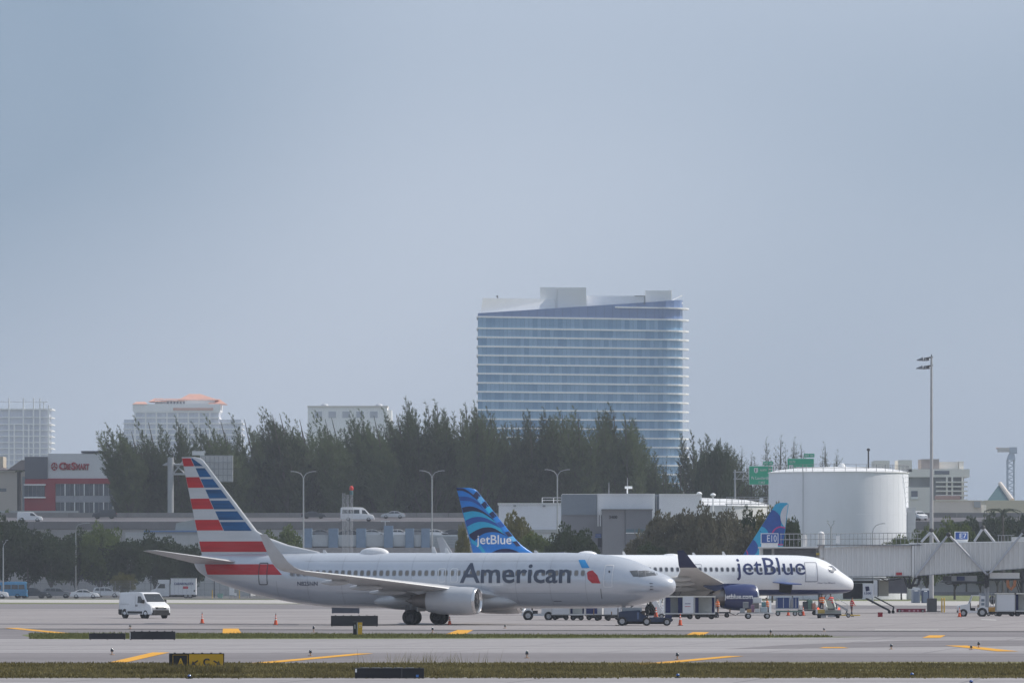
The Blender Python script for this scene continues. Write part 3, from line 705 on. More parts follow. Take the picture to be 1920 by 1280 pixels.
def bandp(up, lo, mat, name):
    u_, l2 = curve(up), curve(lo); quads = []
    for i in range(len(u_) - 1):
        j0, j1 = i * (len(l2) - 1) // (len(u_) - 1), (i + 1) * (len(l2) - 1) // (len(u_) - 1)
        q = clip([zc_(*u_[i]), zc_(*u_[i + 1]), zc_(*l2[j1]), zc_(*l2[j0])], conv)
        if len(q) > 2: quads.append(q)
    B.decal(name, quads, mat, bfin, B.fsurf, .014, step=.5, both=True)
bandp([(120, 205), (240, 215), (330, 265), (405, 322)], [(120, 250), (230, 255), (340, 305), (470, 410)], navy_d, 'tail_band')
bandp([(120, 345), (300, 348), (400, 385), (500, 450)], [(120, 410), (310, 415), (420, 445), (560, 545)], jb_mid, 'tail_band')
bandp([(150, 560), (250, 515), (380, 505), (520, 560), (690, 680)], [(190, 620), (300, 590), (420, 580), (560, 620), (740, 740)], navy_d, 'tail_band')
bandp([(190, 620), (300, 590), (420, 580), (560, 620), (740, 740)], [(230, 760), (340, 695), (470, 668), (600, 690), (760, 770)], jb_cyan, 'tail_band')
bandp([(230, 760), (340, 695), (470, 668), (600, 690), (760, 770)], [(270, 850), (400, 775), (520, 748), (650, 770), (830, 850)], jb_mid, 'tail_band')
bandp([(270, 850), (400, 775), (520, 748), (650, 770), (830, 850)], [(320, 960), (450, 880), (580, 838), (720, 850), (880, 940)], jb_cyan, 'tail_band')
bandp([(320, 960), (450, 880), (580, 838), (720, 850), (880, 940)], [(420, 1060), (500, 975), (620, 920), (780, 920), (950, 985)], navy_d, 'tail_band')
bandp([(330, 1000), (430, 1060), (520, 1130), (600, 1235)], [(360, 1080), (430, 1120), (500, 1180), (540, 1240)], jb_cyan, 'tail_band')
bandp([(690, 1240), (800, 1190), (920, 1178), (1030, 1195), (1130, 1240)], [(690, 1246), (800, 1246), (920, 1246), (1030, 1246), (1130, 1246)], navy_d, 'tail_band')
# chips along the leading edge
sp0, sp1, e0, e1 = (395, 320), (1085, 1140), (455, 255), (1190, 1130)
seq = [navy_d, jb_pale, navy_d, jb_cyan, navy_d, jb_blue, jb_mid, jb_blue, navy_d, jb_pale, navy_d]
for i, mt in enumerate(seq):
    t0, t1 = i / len(seq), (i + 1) / len(seq)
    f = lambda p, q, t: (p[0] + (q[0] - p[0]) * t, p[1] + (q[1] - p[1]) * t)
    q = clip([zc_(*f(sp0, sp1, t0)), zc_(*f(e0, e1, t0)), zc_(*f(e0, e1, t1)), zc_(*f(sp0, sp1, t1))], conv)
    if len(q) > 2: B.decal('tail_chip', [q], mt, bfin, B.fsurf, .02, step=.5, both=True)
B.text('tail_lettering', 'jetBlue', (893, 957.5, 1002.5, 1025), white_line, bfin, B.fsurf, bold=.012, off=.03, lat=0)
u_a, u_b = B.uz(1499, 1067)[0], B.uz(1160, 1067)[0]
oval_panes(B, [u_a + .548 * k for k in range(int((u_b - u_a) / .548))], B.uz(1400, 1067)[1], .36, .48, M('pane_frame_white', (.45, .46, .49), .4), M('cabin_pane_dark', (.07, .075, .09), .12, var=.5, scale=1.2, spec=.8))
B.text('lettering', 'jetBlue', (1381, 1504, 1045, 1087.5), navy, b, B.surf, bold=.003)
B.text('small_lettering', 'How You Blue-in', (1533, 1566, 1090.5, 1093.6), navy, b, B.surf)
B.outline('door_frame', B.uz(1509.5, 1090), B.uz(1530, 1053), .12, .06, M('door_seal', (.30, .31, .36), .5))
B.decal('door_sill', [[B.uz(1509, 1090.6), B.uz(1530.5, 1090.6), B.uz(1530.5, 1089), B.uz(1509, 1089)]], M('door_seal', (.3, .31, .36)), b, B.surf, .018)
B.outline('exit_frame', B.uz(1304, 1071), B.uz(1315, 1056.6), .1, .04, M('door_seal', (.3, .31, .36)))
k = [B.uz(*p) for p in ((1552, 1060.5), (1560.5, 1060), (1568.5, 1068), (1561, 1073.7), (1554, 1070.5))]
B.decal('cockpit_window', [k], M('pale_glass', (.30, .31, .33), .08, spec=.9, var=.3), b, B.surf, .016, both=True)
for i in range(5):
    p, q = k[i], k[(i + 1) % 5]; d = Vector((q[0] - p[0], q[1] - p[1])).normalized() * .05
    B.decal('cockpit_frame', [[(p[0], p[1]), (q[0], q[1]), (q[0] - d.y, q[1] + d.x), (p[0] - d.y, p[1] + d.x)]], navy_d, b, B.surf, .022, both=True)
# open cargo door
k = [B.uz(*p) for p in ((1461, 1091), (1486, 1092.5), (1482, 1112), (1460, 1109))]
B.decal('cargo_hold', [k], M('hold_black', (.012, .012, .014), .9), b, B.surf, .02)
u, z = B.uz(1472, 1091.5); yy = -B.surf(u, z)
MB().loft([[(-u + .05, yy - .05, z + .06), (-u - 1.25, yy - .05, z + .06), (-u - 1.25, yy - .05, z), (-u + .05, yy - .05, z)], [(-u + 1.2, yy - 1.3, z - .1), (-u - .1, yy - 1.3, z - .1), (-u - .1, yy - 1.3, z - .2), (-u + 1.2, yy - 1.3, z - .2)]]).build('cargo_door', M('door_lining', sr(86, 104, 150), .5), b)
WB = [(.8, 12.2, 8.2, 2.45, .12, 0), (1.8, 12.9, 7.4, 2.55, .12, 0), (5.8, 15.0, 5.0, 2.95, .115, 0), (11.5, 18.2, 3.2, 3.6, .10, 0), (16.3, 20.85, 1.9, 4.15, .09, 2), (16.7, 21.1, 1.8, 4.25, .09, 15), (17.1, 21.4, 1.7, 4.42, .085, 40)]
WL = [(17.1, 21.4, 1.7, 4.42, .085, 40), (17.3, 21.75, 1.5, 4.72, .08, 58), (17.55, 22.3, 1.1, 5.3, .08, 66), (17.85, 22.95, .6, 5.95, .08, 68)]
SB = [(.4, 33.2, 3.4, 4.8, .10, 0), (1.0, 33.6, 3.1, 4.85, .10, 0), (5.7, 36.4, 1.4, 5.3, .09, 0), (5.9, 36.7, 1.1, 5.32, .07, 0)]
beige = M('wing_beige', (.50, .495, .48), .4, var=.07, scale=.6)
for sg in (1, -1):
    wg = B.wing('wing', WB, beige, sg); B.wing('winglet', WL, navy_d, sg); B.wing('stabilizer', SB, white_p, sg)
    for lat, u0, ln, z in ((4.6, 17.2, 3.2, 2.45), (8.2, 18.6, 2.8, 2.95), (12, 20.2, 2.3, 3.4)):
        MB().ell((-(u0 + ln / 2), -sg * lat, z), ln / 2, .2, .26, 14, 10).build('flap_fairing', beige, wg, smooth=60)
    # drooped inner flap
    MB().loft([[(-18.6, -sg * 2.0, 2.3), (-20.4, -sg * 2.0, 1.75), (-20.4, -sg * 2.0, 1.68), (-18.6, -sg * 2.0, 2.12)], [(-19.0, -sg * 5.6, 2.7), (-20.6, -sg * 5.6, 2.2), (-20.6, -sg * 5.6, 2.13), (-19.0, -sg * 5.6, 2.55)]]).build('flap', beige, wg)
    en = engine(B, 11.75, sg * 5.6, 1.68, 1.24, 3.3, navy, lip_m, core=1.1, z_wing=2.95)
    if sg == 1:
        es = lambda u, z: math.sqrt(max(1.24 ** 2 - (z - 1.68) ** 2, .01)) + 5.6
        B.text('engine_lettering', 'jetblue.com', (1358, 1411, 1113, 1125), white_line, en, es, bold=.02, off=.05, lat=6.8)
    gear(B, 18.9, [sg * 3.0, sg * 3.7], .53, .36, 2.7)
gear(B, 3.4, [-.2, .2], .34, .2, 2.2)
rg = []
for u, zb, zt, hw in ((10.5, 2.0, 2.4, .8), (12, 1.6, 2.8, 1.65), (15, 1.5, 2.9, 1.95), (18, 1.52, 2.9, 1.95), (21, 1.7, 2.7, 1.6), (22.2, 2.0, 2.4, .9)):
    rg.append([(-u, hw * math.cos(t), (zb + zt) / 2 + (zt - zb) / 2 * math.sin(t)) for t in [2 * math.pi * j / 28 for j in range(28)]])
MB().loft(rg).build('belly_fairing', beige, b, smooth=60)
MB().ell((-B.uz(1101, 1040, 0)[0], 0, 5.55), 1.05, .5, .42, 24, 12).build('antenna_dome', white_p, b, smooth=80)
MB().ell((-B.uz(1258, 1040, 0)[0], 0, 5.55), .8, .3, .18, 16, 8).build('antenna_fairing', white_p, b, smooth=80)
for px, h in ((1174, .35), (1305, .25), (1361, .35)): blade_antenna(B, B.uz(px, 1040, 0)[0], h)

# ================================================================== airliner behind it, facing the other way: only its tail shows
dC = 642.; xt = X_(1479, dC)
Cp = Plane('airliner facing left behind the gate, only its blue and cyan spotted tail showing', 'airliner', (xt - 37.2, dC), 180.0,
  [(0, 2.6, 2.9, .05), (.8, 1.9, 4.0, 1.1), (2.2, 1.6, 4.8, 1.6), (4.5, 1.45, 5.4, 1.9), (7, 1.4, 5.5, 1.97), (24, 1.4, 5.5, 1.97), (29, 1.9, 5.5, 1.7), (33, 2.8, 5.4, 1.1), (36.5, 3.9, 5.1, .4), (37, 4.2, 4.9, .1)], side=-1)
Cp.fuselage(white_p, 32, 60)
def cz(px, py): return Cp.uz(px, py, 0)
le2, te2 = [cz(1392, 1042), cz(1455, 943)], [cz(1466, 1040), cz(1479, 943)]
top = cz(1460, 942)[1]
secs = [(z, lin(*le2, z), lin(*te2, z)) for z in [5.0 + (top - .2 - 5.0) * i / 10 for i in range(11)]] + [(top, lin(*le2, top) + .35, lin(*te2, top) - .2)]
cf = Cp.fin(secs, jb_cyan)
cv = [cz(1391, 1044), cz(1455, 943.5), cz(1477.6, 943.5), cz(1465, 1044)]
def spot(px, py, r, mat, off=.014, r_in=0):
    c = cz(px, py); k = dC / F; ring = [(c[0] + r * k * math.cos(i * .26), c[1] + r * k * math.sin(i * .26)) for i in range(24)]
    if r_in:
        inn = [(c[0] + r_in * k * math.cos(i * .26), c[1] + r_in * k * math.sin(i * .26)) for i in range(24)]
        q = [clip([ring[i], ring[(i + 1) % 24], inn[(i + 1) % 24], inn[i]], cv) for i in range(24)]
    else: q = [clip(ring, cv)]
    q = [x for x in q if len(x) > 2]
    if q: Cp.decal('tail_spot', q, mat, cf, Cp.fsurf, off * 1.5 + .02, .22, both=True)
spot(1441, 978, 24, jb_mid); spot(1490, 968, 27, M('spot_grey', (.62, .63, .66), .4), .02); spot(1424, 1003, 17, jb_cyan, .026); spot(1464, 1004, 18, M('spot_pink', sr(196, 60, 130), .4), .032, 15.5); spot(1464, 1004, 15.5, jb_mid, .032); spot(1404, 1026, 17, jb_mid, .038); spot(1388, 1040, 15, M('spot_pink', sr(196, 60, 130)), .044, 13)
WC = [(.8, 12.5, 7.5, 1.9, .12, 0), (1.9, 13.2, 6.8, 2.05, .12, 0), (6, 15.6, 4.2, 2.5, .11, 0), (16.8, 21.5, 1.6, 3.6, .09, 0)]
SC = [(.4, 32.4, 3.2, 4.6, .1, 0), (6.2, 35.6, 1.3, 5.2, .09, 0)]
for sg in (1, -1):
    Cp.wing('wing', WC, beige, sg); Cp.wing('stabilizer', SC, white_p, sg); gear(Cp, 17.7, [sg * 3.4, sg * 4.1], .55, .36, 2.4)
    engine(Cp, 11.4, sg * 5.75, 1.75, 1.15, 3.6, navy, lip_m, z_wing=2.7)
gear(Cp, 5, [-.25, .25], .38, .2, 1.8)
# ================================================================== buildings, tanks and structures behind the apron
class Site:
    """a thing standing at distance d; measures are picture columns and rows turned into metres at that distance"""
    def __init__(s, name, label, cat, px, d, group=None):
        s.d, s.x0 = d, X_(px, d); s.root = thing(name, label, cat, (s.x0, d, 0), 0, group)
    def x(s, px): return X_(px, s.d) - s.x0
    def z(s, py): return 0. if py is None else Z_(py, s.d)
    def box(s, name, mat, p0, p1, yt, yb, y0=0., y1=10., parent=None, bev=0):
        return MB().box(s.x(p0), s.x(p1), y0, y1, s.z(yb), s.z(yt)).build(name, mat, parent or s.root)

# ------------------------------------------------------------------ glass hotel tower
def glass_mat(name, c0, c1, pitch, metal=.35, rough=.18, axis=(1, .33, 0), dark=.75, mull=.08):
    m = bpy.data.materials.new(name); m.use_nodes = True; t = m.node_tree; n = t.nodes; l = t.links.new; b_ = n['Principled BSDF']
    b_.inputs['Roughness'].default_value = rough; b_.inputs['Metallic'].default_value = metal
    tcn = n.new('ShaderNodeTexCoord'); dt = n.new('ShaderNodeVectorMath'); dt.operation = 'DOT_PRODUCT'; dt.inputs[1].default_value = axis; l(tcn.outputs['Object'], dt.inputs[0])
    dv = n.new('ShaderNodeMath'); dv.operation = 'DIVIDE'; dv.inputs[1].default_value = pitch; l(dt.outputs['Value'], dv.inputs[0])
    fl = n.new('ShaderNodeMath'); fl.operation = 'FLOOR'; l(dv.outputs[0], fl.inputs[0]); fr = n.new('ShaderNodeMath'); fr.operation = 'FRACT'; l(dv.outputs[0], fr.inputs[0])
    oi = n.new('ShaderNodeObjectInfo'); cb = n.new('ShaderNodeCombineXYZ'); l(fl.outputs[0], cb.inputs[0]); l(oi.outputs['Random'], cb.inputs[1])
    wn = n.new('ShaderNodeTexWhiteNoise'); l(cb.outputs[0], wn.inputs['Vector'])
    mx_ = n.new('ShaderNodeMix'); mx_.data_type = 'RGBA'; mx_.inputs[6].default_value = (*c0, 1); mx_.inputs[7].default_value = (*c1, 1); l(wn.outputs['Value'], mx_.inputs[0])
    lt = n.new('ShaderNodeMath'); lt.operation = 'LESS_THAN'; lt.inputs[1].default_value = mull; l(fr.outputs[0], lt.inputs[0])
    m2 = n.new('ShaderNodeMix'); m2.data_type = 'RGBA'; l(lt.outputs[0], m2.inputs[0]); l(mx_.outputs[2], m2.inputs[6]); m2.inputs[7].default_value = tuple(c * dark for c in c0) + (1,)
    l(m2.outputs[2], b_.inputs['Base Color']); MATS[name] = m; return m
tower_glass = glass_mat('tower_glass', (.11, .26, .43), (.26, .43, .60), 1.7, metal=.2)
tower_top = glass_mat('tower_top_glass', (.13, .21, .40), (.15, .235, .43), 3.4, metal=.2, rough=.25)
white_conc = M('white_concrete', (.88, .88, .87), .6, var=.04, scale=.1)
S_ = Site('hotel_tower', 'tall blue glass tower with white floor ledges and sloping roof behind the trees', 'tower', 896, 2060)
def plan(off=0., end=0.):
    """outline of the tower: straight front receding to the right, rounded right end"""
    p = [(-off, -off * .6), (66, 22.2 - off)]
    for k in range(7):
        a = R(-71 + 22 * k); p.append((65.5 + (9.6 + off + end) * math.cos(a), 31.5 + (9.6 + off) * math.sin(a)))
    return p + [(-off, 20)]
fl_y = [593.75, 615, 631.75, 649, 665.75, 683, 700, 717.3, 734, 751, 768, 785, 802] + [802 + 17 * k for k in range(1, 8)]
zz = [Z_(y, 2060) for y in fl_y] + [0]
for i, z in enumerate(zz[:-1]):
    MB().prism(plan(.45, 1.9), z - .28, z + .28, 'z').build('floor_ledge', white_conc, S_.root)
    MB().prism(plan(0), max(zz[i + 1], 0) + .28, z - .28, 'z').build('glass_band', tower_glass, S_.root)
# crown: glass parapet rising to the right
zr = Z_(587, 2060); pl_ = plan(0); n = len(pl_); zt = [zr + max(0, (x - 16)) * .105 for x, y in pl_]
mb = MB(); mb.add([(x, y, zz[0] + .28) for x, y in pl_] + [(x, y, z) for (x, y), z in zip(pl_, zt)], [(i, (i + 1) % n, n + (i + 1) % n, n + i) for i in range(n)] + [tuple(range(n, 2 * n))])
mb.build('crown_glass', tower_top, S_.root)
pl2 = plan(.45, 1.9)[1:-1]; MB().prism([(50, 16.3)] + pl2 + [(60, 34), (49, 20)], zz[0] + 4.0, zz[0] + 4.5, 'z').build('floor_ledge', white_conc, S_.root)
def roof_box(name, p0, p1, yt, yb, y0, y1, mat=white_conc): return S_.box(name, mat, p0, p1, yt, yb, y0, y1)
x = S_.x
mb = MB(); mb.loft([[(x(901), 2, zr), (x(1044), 14, zr), (x(1044), 22, zr), (x(901), 19, zr)], [(x(905), 2.6, Z_(558, 2060)), (x(1040), 14.6, Z_(557, 2060)), (x(1040), 21, Z_(557, 2060)), (x(905), 18, Z_(558, 2060))]])
mb.build('roof_screen', white_conc, S_.root)
roof_box('penthouse', 1013, 1045, 534.5, 585, 15, 24); roof_box('penthouse', 1045.5, 1100, 535.5, 585, 13.5, 26); roof_box('penthouse', 1100.6, 1212, 549, 580, 22, 32); roof_box('penthouse', 1213, 1262, 538.5, 566, 24, 36)
mb = MB().box(x(1192), x(1212), 20, 20.6, Z_(550.5, 2060), Z_(549, 2060)).box(x(1210), x(1211.3), 20, 20.6, Z_(566, 2060), Z_(550.5, 2060)); mb.build('roof_crane_arm', M('dark_metal', (.12, .12, .13), .5), S_.root)
for p0, y0, p1, y1 in ((1263, 558, 1284, 547), (1267, 558, 1285, 562)):
    MB().loft([[(x(p0), 26, Z_(y0, 2060)), (x(p0), 27, Z_(y0, 2060)), (x(p0), 27, Z_(y0 - 2, 2060)), (x(p0), 26, Z_(y0 - 2, 2060))], [(x(p1), 30, Z_(y1, 2060)), (x(p1), 31, Z_(y1, 2060)), (x(p1), 31, Z_(y1 - 2, 2060)), (x(p1), 30, Z_(y1 - 2, 2060))]]).build('roof_fin', white_conc, S_.root)
MB().box(x(1261), x(1263), 25, 26, Z_(560, 2060), Z_(537, 2060)).build('roof_fin', white_conc, S_.root)
MB().cyl((x(933), 8, Z_(558, 2060)), (x(933), 8, Z_(552, 2060)), .25, .25, 6).cyl((x(933), 8, Z_(552.4, 2060)), (x(930), 8, Z_(554, 2060)), .2, .2, 6).build('roof_davit', M('dark_metal', (.12, .12, .13)), S_.root)

# ------------------------------------------------------------------ far white-framed tower on the left
far_glass = glass_mat('far_glass', (.56, .59, .67), (.66, .69, .76), 2.5, .1, .3, (1, 0, 0), .9)
far_white = M('far_white', (.93, .93, .92), .6, var=.03)
T = Site('frame_tower', 'pale unfinished tower of white columns and slabs at far left', 'tower', 40, 3200)
T.box('glass_core', far_glass, -60, 90, 768, None, 1.2, 24)
for y in (767, 782, 795, 806.5, 817.5, 829, 840, 851, 862, 873, 884): T.box('floor_slab', far_white, -62, 97 if y > 767 else 97.4, y - .9 if y > 767 else y - 1.5, y + .9, -.6, 24.6)
for p, yt in ((17, 746), (27, 795), (44, 746), (54, 795), (63, 746.5), (75, 746.5)): T.box('column', far_white, p - 1.3, p + 1.3, yt, None, -1.1, -.2)
T.box('column', far_white, 90, 92.6, 760, None, -1.1, -.2)
T.box('column', far_white, 81, 83, 754, 766, -1.1, 0); T.box('roof_beam', far_white, 76, 90, 752.6, 754, -1.2, 0)
T.box('roof_beam', M('far_grey', (.55, .57, .62), .6), -60, 76, 752, 753.4, 4, 5)

# ------------------------------------------------------------------ far hotel with orange roofs
ora = M('orange_tile', (.66, .34, .25), .7, var=.08, scale=.2)
T = Site('roofed_hotel', 'pale hotel block with orange hipped roofs on the skyline', 'hotel', 345, 3000)
T.box('wing_block', far_glass, 232, 452, 786, None, 2, 22); T.box('main_block', far_glass, 252, 410, 768, None, 0, 24)
for i in range(9):
    y = 771 + i * 10.6; T.box('floor_slab', far_white, 251, 411, y, y + 2.6, -1, 24.5)
    if i > 1: T.box('balcony', far_white, 230, 251, y, y + 1.8, 1.2, 22); T.box('balcony', far_white, 411, 455, y, y + 1.8, 1.2, 22)
for p in range(252, 412, 20): T.box('pier', far_white, p, p + 2.6, 771, None, -1.4, -.4)
T.box('parapet', far_white, 249, 413, 757, 771, -1.2, 24); T.box('upper_storey', far_white, 290, 402, 748, 757, 2, 20)
for p in range(313, 346, 6): T.box('window', M('far_dark', (.2, .21, .25), .4), p, p + 3, 752, 756.5, 1.6, 2.1)
T.box('tile_band', ora, 325, 400, 764.5, 769, -1.7, -1.15)
def hip(p0, p1, yb, yt, r0, r1, y0, y1):
    zb, zt_ = T.z(yb), T.z(yt); m_ = (y0 + y1) / 2
    MB().add([(T.x(p0), y0, zb), (T.x(p1), y0, zb), (T.x(p1), y1, zb), (T.x(p0), y1, zb), (T.x(r0), m_, zt_), (T.x(r1), m_, zt_)], [(0, 1, 5, 4), (1, 2, 5), (2, 3, 4, 5), (3, 0, 4), (3, 2, 1, 0)]).build('roof', ora, T.root)
hip(248, 276, 757.5, 752, 254, 270, -2, 20); hip(278, 312, 752.5, 745.5, 288, 304, -1, 20); hip(302, 346, 751, 746, 308, 340, 0, 18); hip(333, 410, 749.5, 737, 352, 374, 1, 24); hip(390, 424, 757, 747, 398, 410, -1, 20)

T = Site('flat_block', 'low wide white apartment block on the skyline above the trees', 'building', 650, 2500)
T.box('wall', far_white, 577, 726, 763, None, 0, 22); T.box('wall', far_white, 720, 734, 768, None, 2, 20)
T.box('parapet', M('far_cream', (.74, .70, .64), .6), 576, 727, 760.5, 763, -.6, 22.6)
for p in (608, 710): MB().ell((T.x(p), 8, T.z(760.5)), 1.8, 1.8, 1.3, 12, 8).build('roof_dome', M('dome_grey', (.5, .52, .56), .4), T.root, smooth=60)
for p in range(590, 720, 26): T.box('window', M('far_pane', (.45, .47, .53), .3), p, p + 14, 771, 783, -.2, .1)

# ------------------------------------------------------------------ storage building with red band (left)
sg_grey = M('storage_grey', (.115, .12, .145), .6, var=.06, scale=.15); sg_white = M('storage_white', (.66, .66, .67), .6, var=.06, scale=.1); sg_red = M('storage_red', sr(150, 42, 56), .6, var=.08, scale=.15)
T = Site('storage_building', 'storage building with red lettering, red band and rows of dark windows', 'building', 130, 1250)
T.box('corner_block', sg_grey, 46.5, 89.5, 856, 897.5, -.5, 25); T.box('upper_wall', sg_white, 89.5, 260, 850, 896.5, 0, 25); T.box('upper_wall', sg_white, 150, 260, 846, 850, 4, 25)
T.box('roof_edge', sg_grey, 152, 204, 845, 847.6, -.3, 4)
T.box('red_band', sg_red, 47, 260, 896.5, 906.5, -.25, 24); T.box('red_wall', sg_red, 46, 104, 906.5, None, -.15, 24)
T.box('grey_wall', M('storage_mid', (.32, .33, .37), .6), 104, 260, 929, 941, -.05, 24); T.box('lower_wall', M('storage_mid', (.32, .33, .37)), 104, 260, 906.5, None, .25, 24)
sgl = M('storage_glass', (.055, .07, .095), .15, spec=.7, var=.4, scale=.35)
for y0, y1 in ((907, 928.8), (941.2, 961)):
    for i in range(8):
        p = 104.5 + i * 18
        w_ = T.box('window', sgl, p + .6, p + 16.6, y0, y1, -.02, .2); T.box('mullion', M('storage_mullion', (.2, .21, .25), .5), p + 8.2, p + 9.4, y0, y1, -.14, -.03, parent=w_)
        T.box('white_pier', far_white, p + 16.8, p + 18.4, y0, y1, -.3, .2)
w_ = T.box('window', sgl, 46, 84, 910, 931, -.4, -.16)
for y in (907.2, 931): T.box('window_ledge', far_white, 45, 86, y, y + 2.4, -.9, -.16, parent=w_)
for p in (53, 61, 69, 77): T.box('mullion', M('storage_mullion', (.2, .21, .25)), p, p + .8, 910, 931, -.5, -.41, parent=w_)
T.box('side_glazing', M('side_glass', (.22, .27, .30), .3), 41, 46, 893, None, 1, 10)
rl = M('sign_red', sr(160, 30, 44), .5)
text_sign('lettering', 'C', rl, T.root, T.x(110.5), -.02, T.z(881), height=1.75, bold=.05, thick=.2)
text_sign('lettering', 'UBE', rl, T.root, T.x(120), -.02, T.z(880.5), width=T.x(132.5) - T.x(120), height=1.35, bold=.05, thick=.2)
text_sign('lettering', 'S', rl, T.root, T.x(133.5), -.02, T.z(881), height=1.75, bold=.05, thick=.2)
text_sign('lettering', 'MART', rl, T.root, T.x(143), -.02, T.z(880.5), width=T.x(167.5) - T.x(143), height=1.35, bold=.05, thick=.2)
mb = MB(); c = (T.x(102), T.z(874.2))
for k in range(6):
    a0 = R(60 * k + 6); a1 = R(60 * k + 54)
    mb.prism([(c[0] + q * math.cos(a) * .8, c[1] + q * math.sin(a)) for a, q in ((a0, .95), (a1, .95), (a1, .62), (a0, .62))], -.25, -.02)
for k in range(3):
    a = R(90 + 120 * k); u_ = (math.cos(a), math.sin(a)); mb.prism([(c[0] - u_[1] * .09, c[1] + u_[0] * .09), (c[0] + u_[0] * .62 - u_[1] * .09, c[1] + u_[1] * .62 + u_[0] * .09), (c[0] + u_[0] * .62 + u_[1] * .09, c[1] + u_[1] * .62 - u_[0] * .09), (c[0] + u_[1] * .09, c[1] - u_[0] * .09)], -.25, -.02)
mb.build('emblem', rl, T.root)
T = Site('boundary_wall', 'low pale wall in front of the storage building', 'wall', 70, 1236); T.box('wall_panel', M('pale_wall', (.42, .43, .44), .7), -40, 147, 957, None, 0, .3)

T = Site('beige_house', 'beige building with dark gabled roof at the left edge', 'house', 10, 1420)
bg_w = M('beige_wall', (.40, .36, .33), .7, var=.07, scale=.2); T.box('wall', bg_w, -60, 46, 883, None, 0, 18); T.box('upper_wall', M('cream_wall', (.55, .48, .38), .7), -60, 4, 855, 880, 3, 12)
MB().add([(T.x(14), -1, T.z(881)), (T.x(48), -1, T.z(881)), (T.x(48), 18, T.z(881)), (T.x(14), 18, T.z(881)), (T.x(40), 0, T.z(862)), (T.x(48), 0, T.z(862)), (T.x(48), 18, T.z(862)), (T.x(40), 18, T.z(862))], [(0, 1, 5, 4), (1, 2, 6, 5), (2, 3, 7, 6), (3, 0, 4, 7), (4, 5, 6, 7), (3, 2, 1, 0)]).build('roof', M('dark_roof', (.10, .085, .09), .7), T.root)
MB().add([(T.x(-60), -1, T.z(881)), (T.x(14), -1, T.z(881)), (T.x(-60), 18, T.z(881)), (T.x(14), 18, T.z(881)), (T.x(-10), 9, T.z(868))], [(0, 1, 4), (1, 3, 4), (3, 2, 4), (2, 0, 4), (0, 2, 3, 1)]).build('roof', M('dark_roof', (.10, .085, .09)), T.root)
T.box('stone_ledge', M('stone_ledge', (.5, .47, .44), .6), -60, 44, 882, 884, -.5, 0); T.box('window', sgl, -20, 12, 915, 921, -.1, .1)

# ------------------------------------------------------------------ billboard seen from the back
galv = M('galvanised', (.38, .39, .41), .5, .3, var=.1, scale=.5)
T = Site('billboard', 'billboard seen from behind on a thick grey pole', 'billboard', 320, 1146)
MB().cyl((0, 0, 0), (0, 0, T.z(857)), .62, .62, 20).build('pole', galv, T.root, smooth=40)
fr_ = T.box('panel', M('panel_back', (.62, .63, .63), .6, var=.15, scale=.4), 375, 437, 853.5, 903, -.2, .1)
for k in range(8): T.box('rib', galv, 377 + k * 8.2, 378.2 + k * 8.2, 854, 902.5, -.6, -.25, parent=fr_)
for y in (854.5, 866, 878, 890, 901.5): T.box('rail', galv, 375, 437, y, y + 1.2, -.85, -.62, parent=fr_)
T.box('upper_panel', M('panel_back', (.36, .37, .38)), 360, 383, 845, 853, .2, .4)
for y in (871, 889): MB().cyl((-1.3 if y == 871 else 0, 0, T.z(y)), (T.x(380), 0, T.z(y - 1)), .22, .22, 8).build('arm', galv, T.root)
MB().cyl((.4, 0, T.z(889)), (T.x(345), 0, T.z(862)), .14, .14, 8).cyl((.4, 0, T.z(866)), (T.x(345), 0, T.z(886)), .14, .14, 8).build('brace', galv, T.root)
MB().cyl((-1.6, 0, T.z(872)), (0, 0, T.z(864)), .12, .12, 8).build('brace', galv, T.root)

# ------------------------------------------------------------------ grey warehouse behind the left trees and parking deck with blue columns
T = Site('warehouse', 'pale grey warehouse with a thin blue eave line behind the left trees', 'warehouse', 350, 1045)
wh = M('warehouse_wall', (.42, .43, .43), .7, var=.07, scale=.15); T.box('wall', wh, 235, 470, 997, None, 0, 20)
for k in range(10): T.box('wall_panel', M('warehouse_panel', (.47, .475, .47), .7, var=.08, scale=.3), 236 + k * 23.4, 258.6 + k * 23.4, 1003, 1117, -.18, 0)
T.box('eave', M('eave_blue', sr(96, 128, 172), .5), 270, 400, 994, 997, -.4, 20)
MB().add([(T.x(328), .5, T.z(994)), (T.x(400), .5, T.z(994)), (T.x(400), .5, T.z(968)), (T.x(372), .5, T.z(972)), (T.x(330), .5, T.z(980))] + [(T.x(328), 9, T.z(994)), (T.x(400), 9, T.z(994)), (T.x(400), 9, T.z(968)), (T.x(372), 9, T.z(972)), (T.x(330), 9, T.z(980))], [(0, 1, 2, 3, 4), (9, 8, 7, 6, 5), (4, 3, 8, 9), (3, 2, 7, 8), (0, 4, 9, 5), (1, 0, 5, 6), (2, 1, 6, 7)]).build('stair_tower', M('grey_green', (.36, .385, .375), .7, var=.1, scale=.3), T.root)

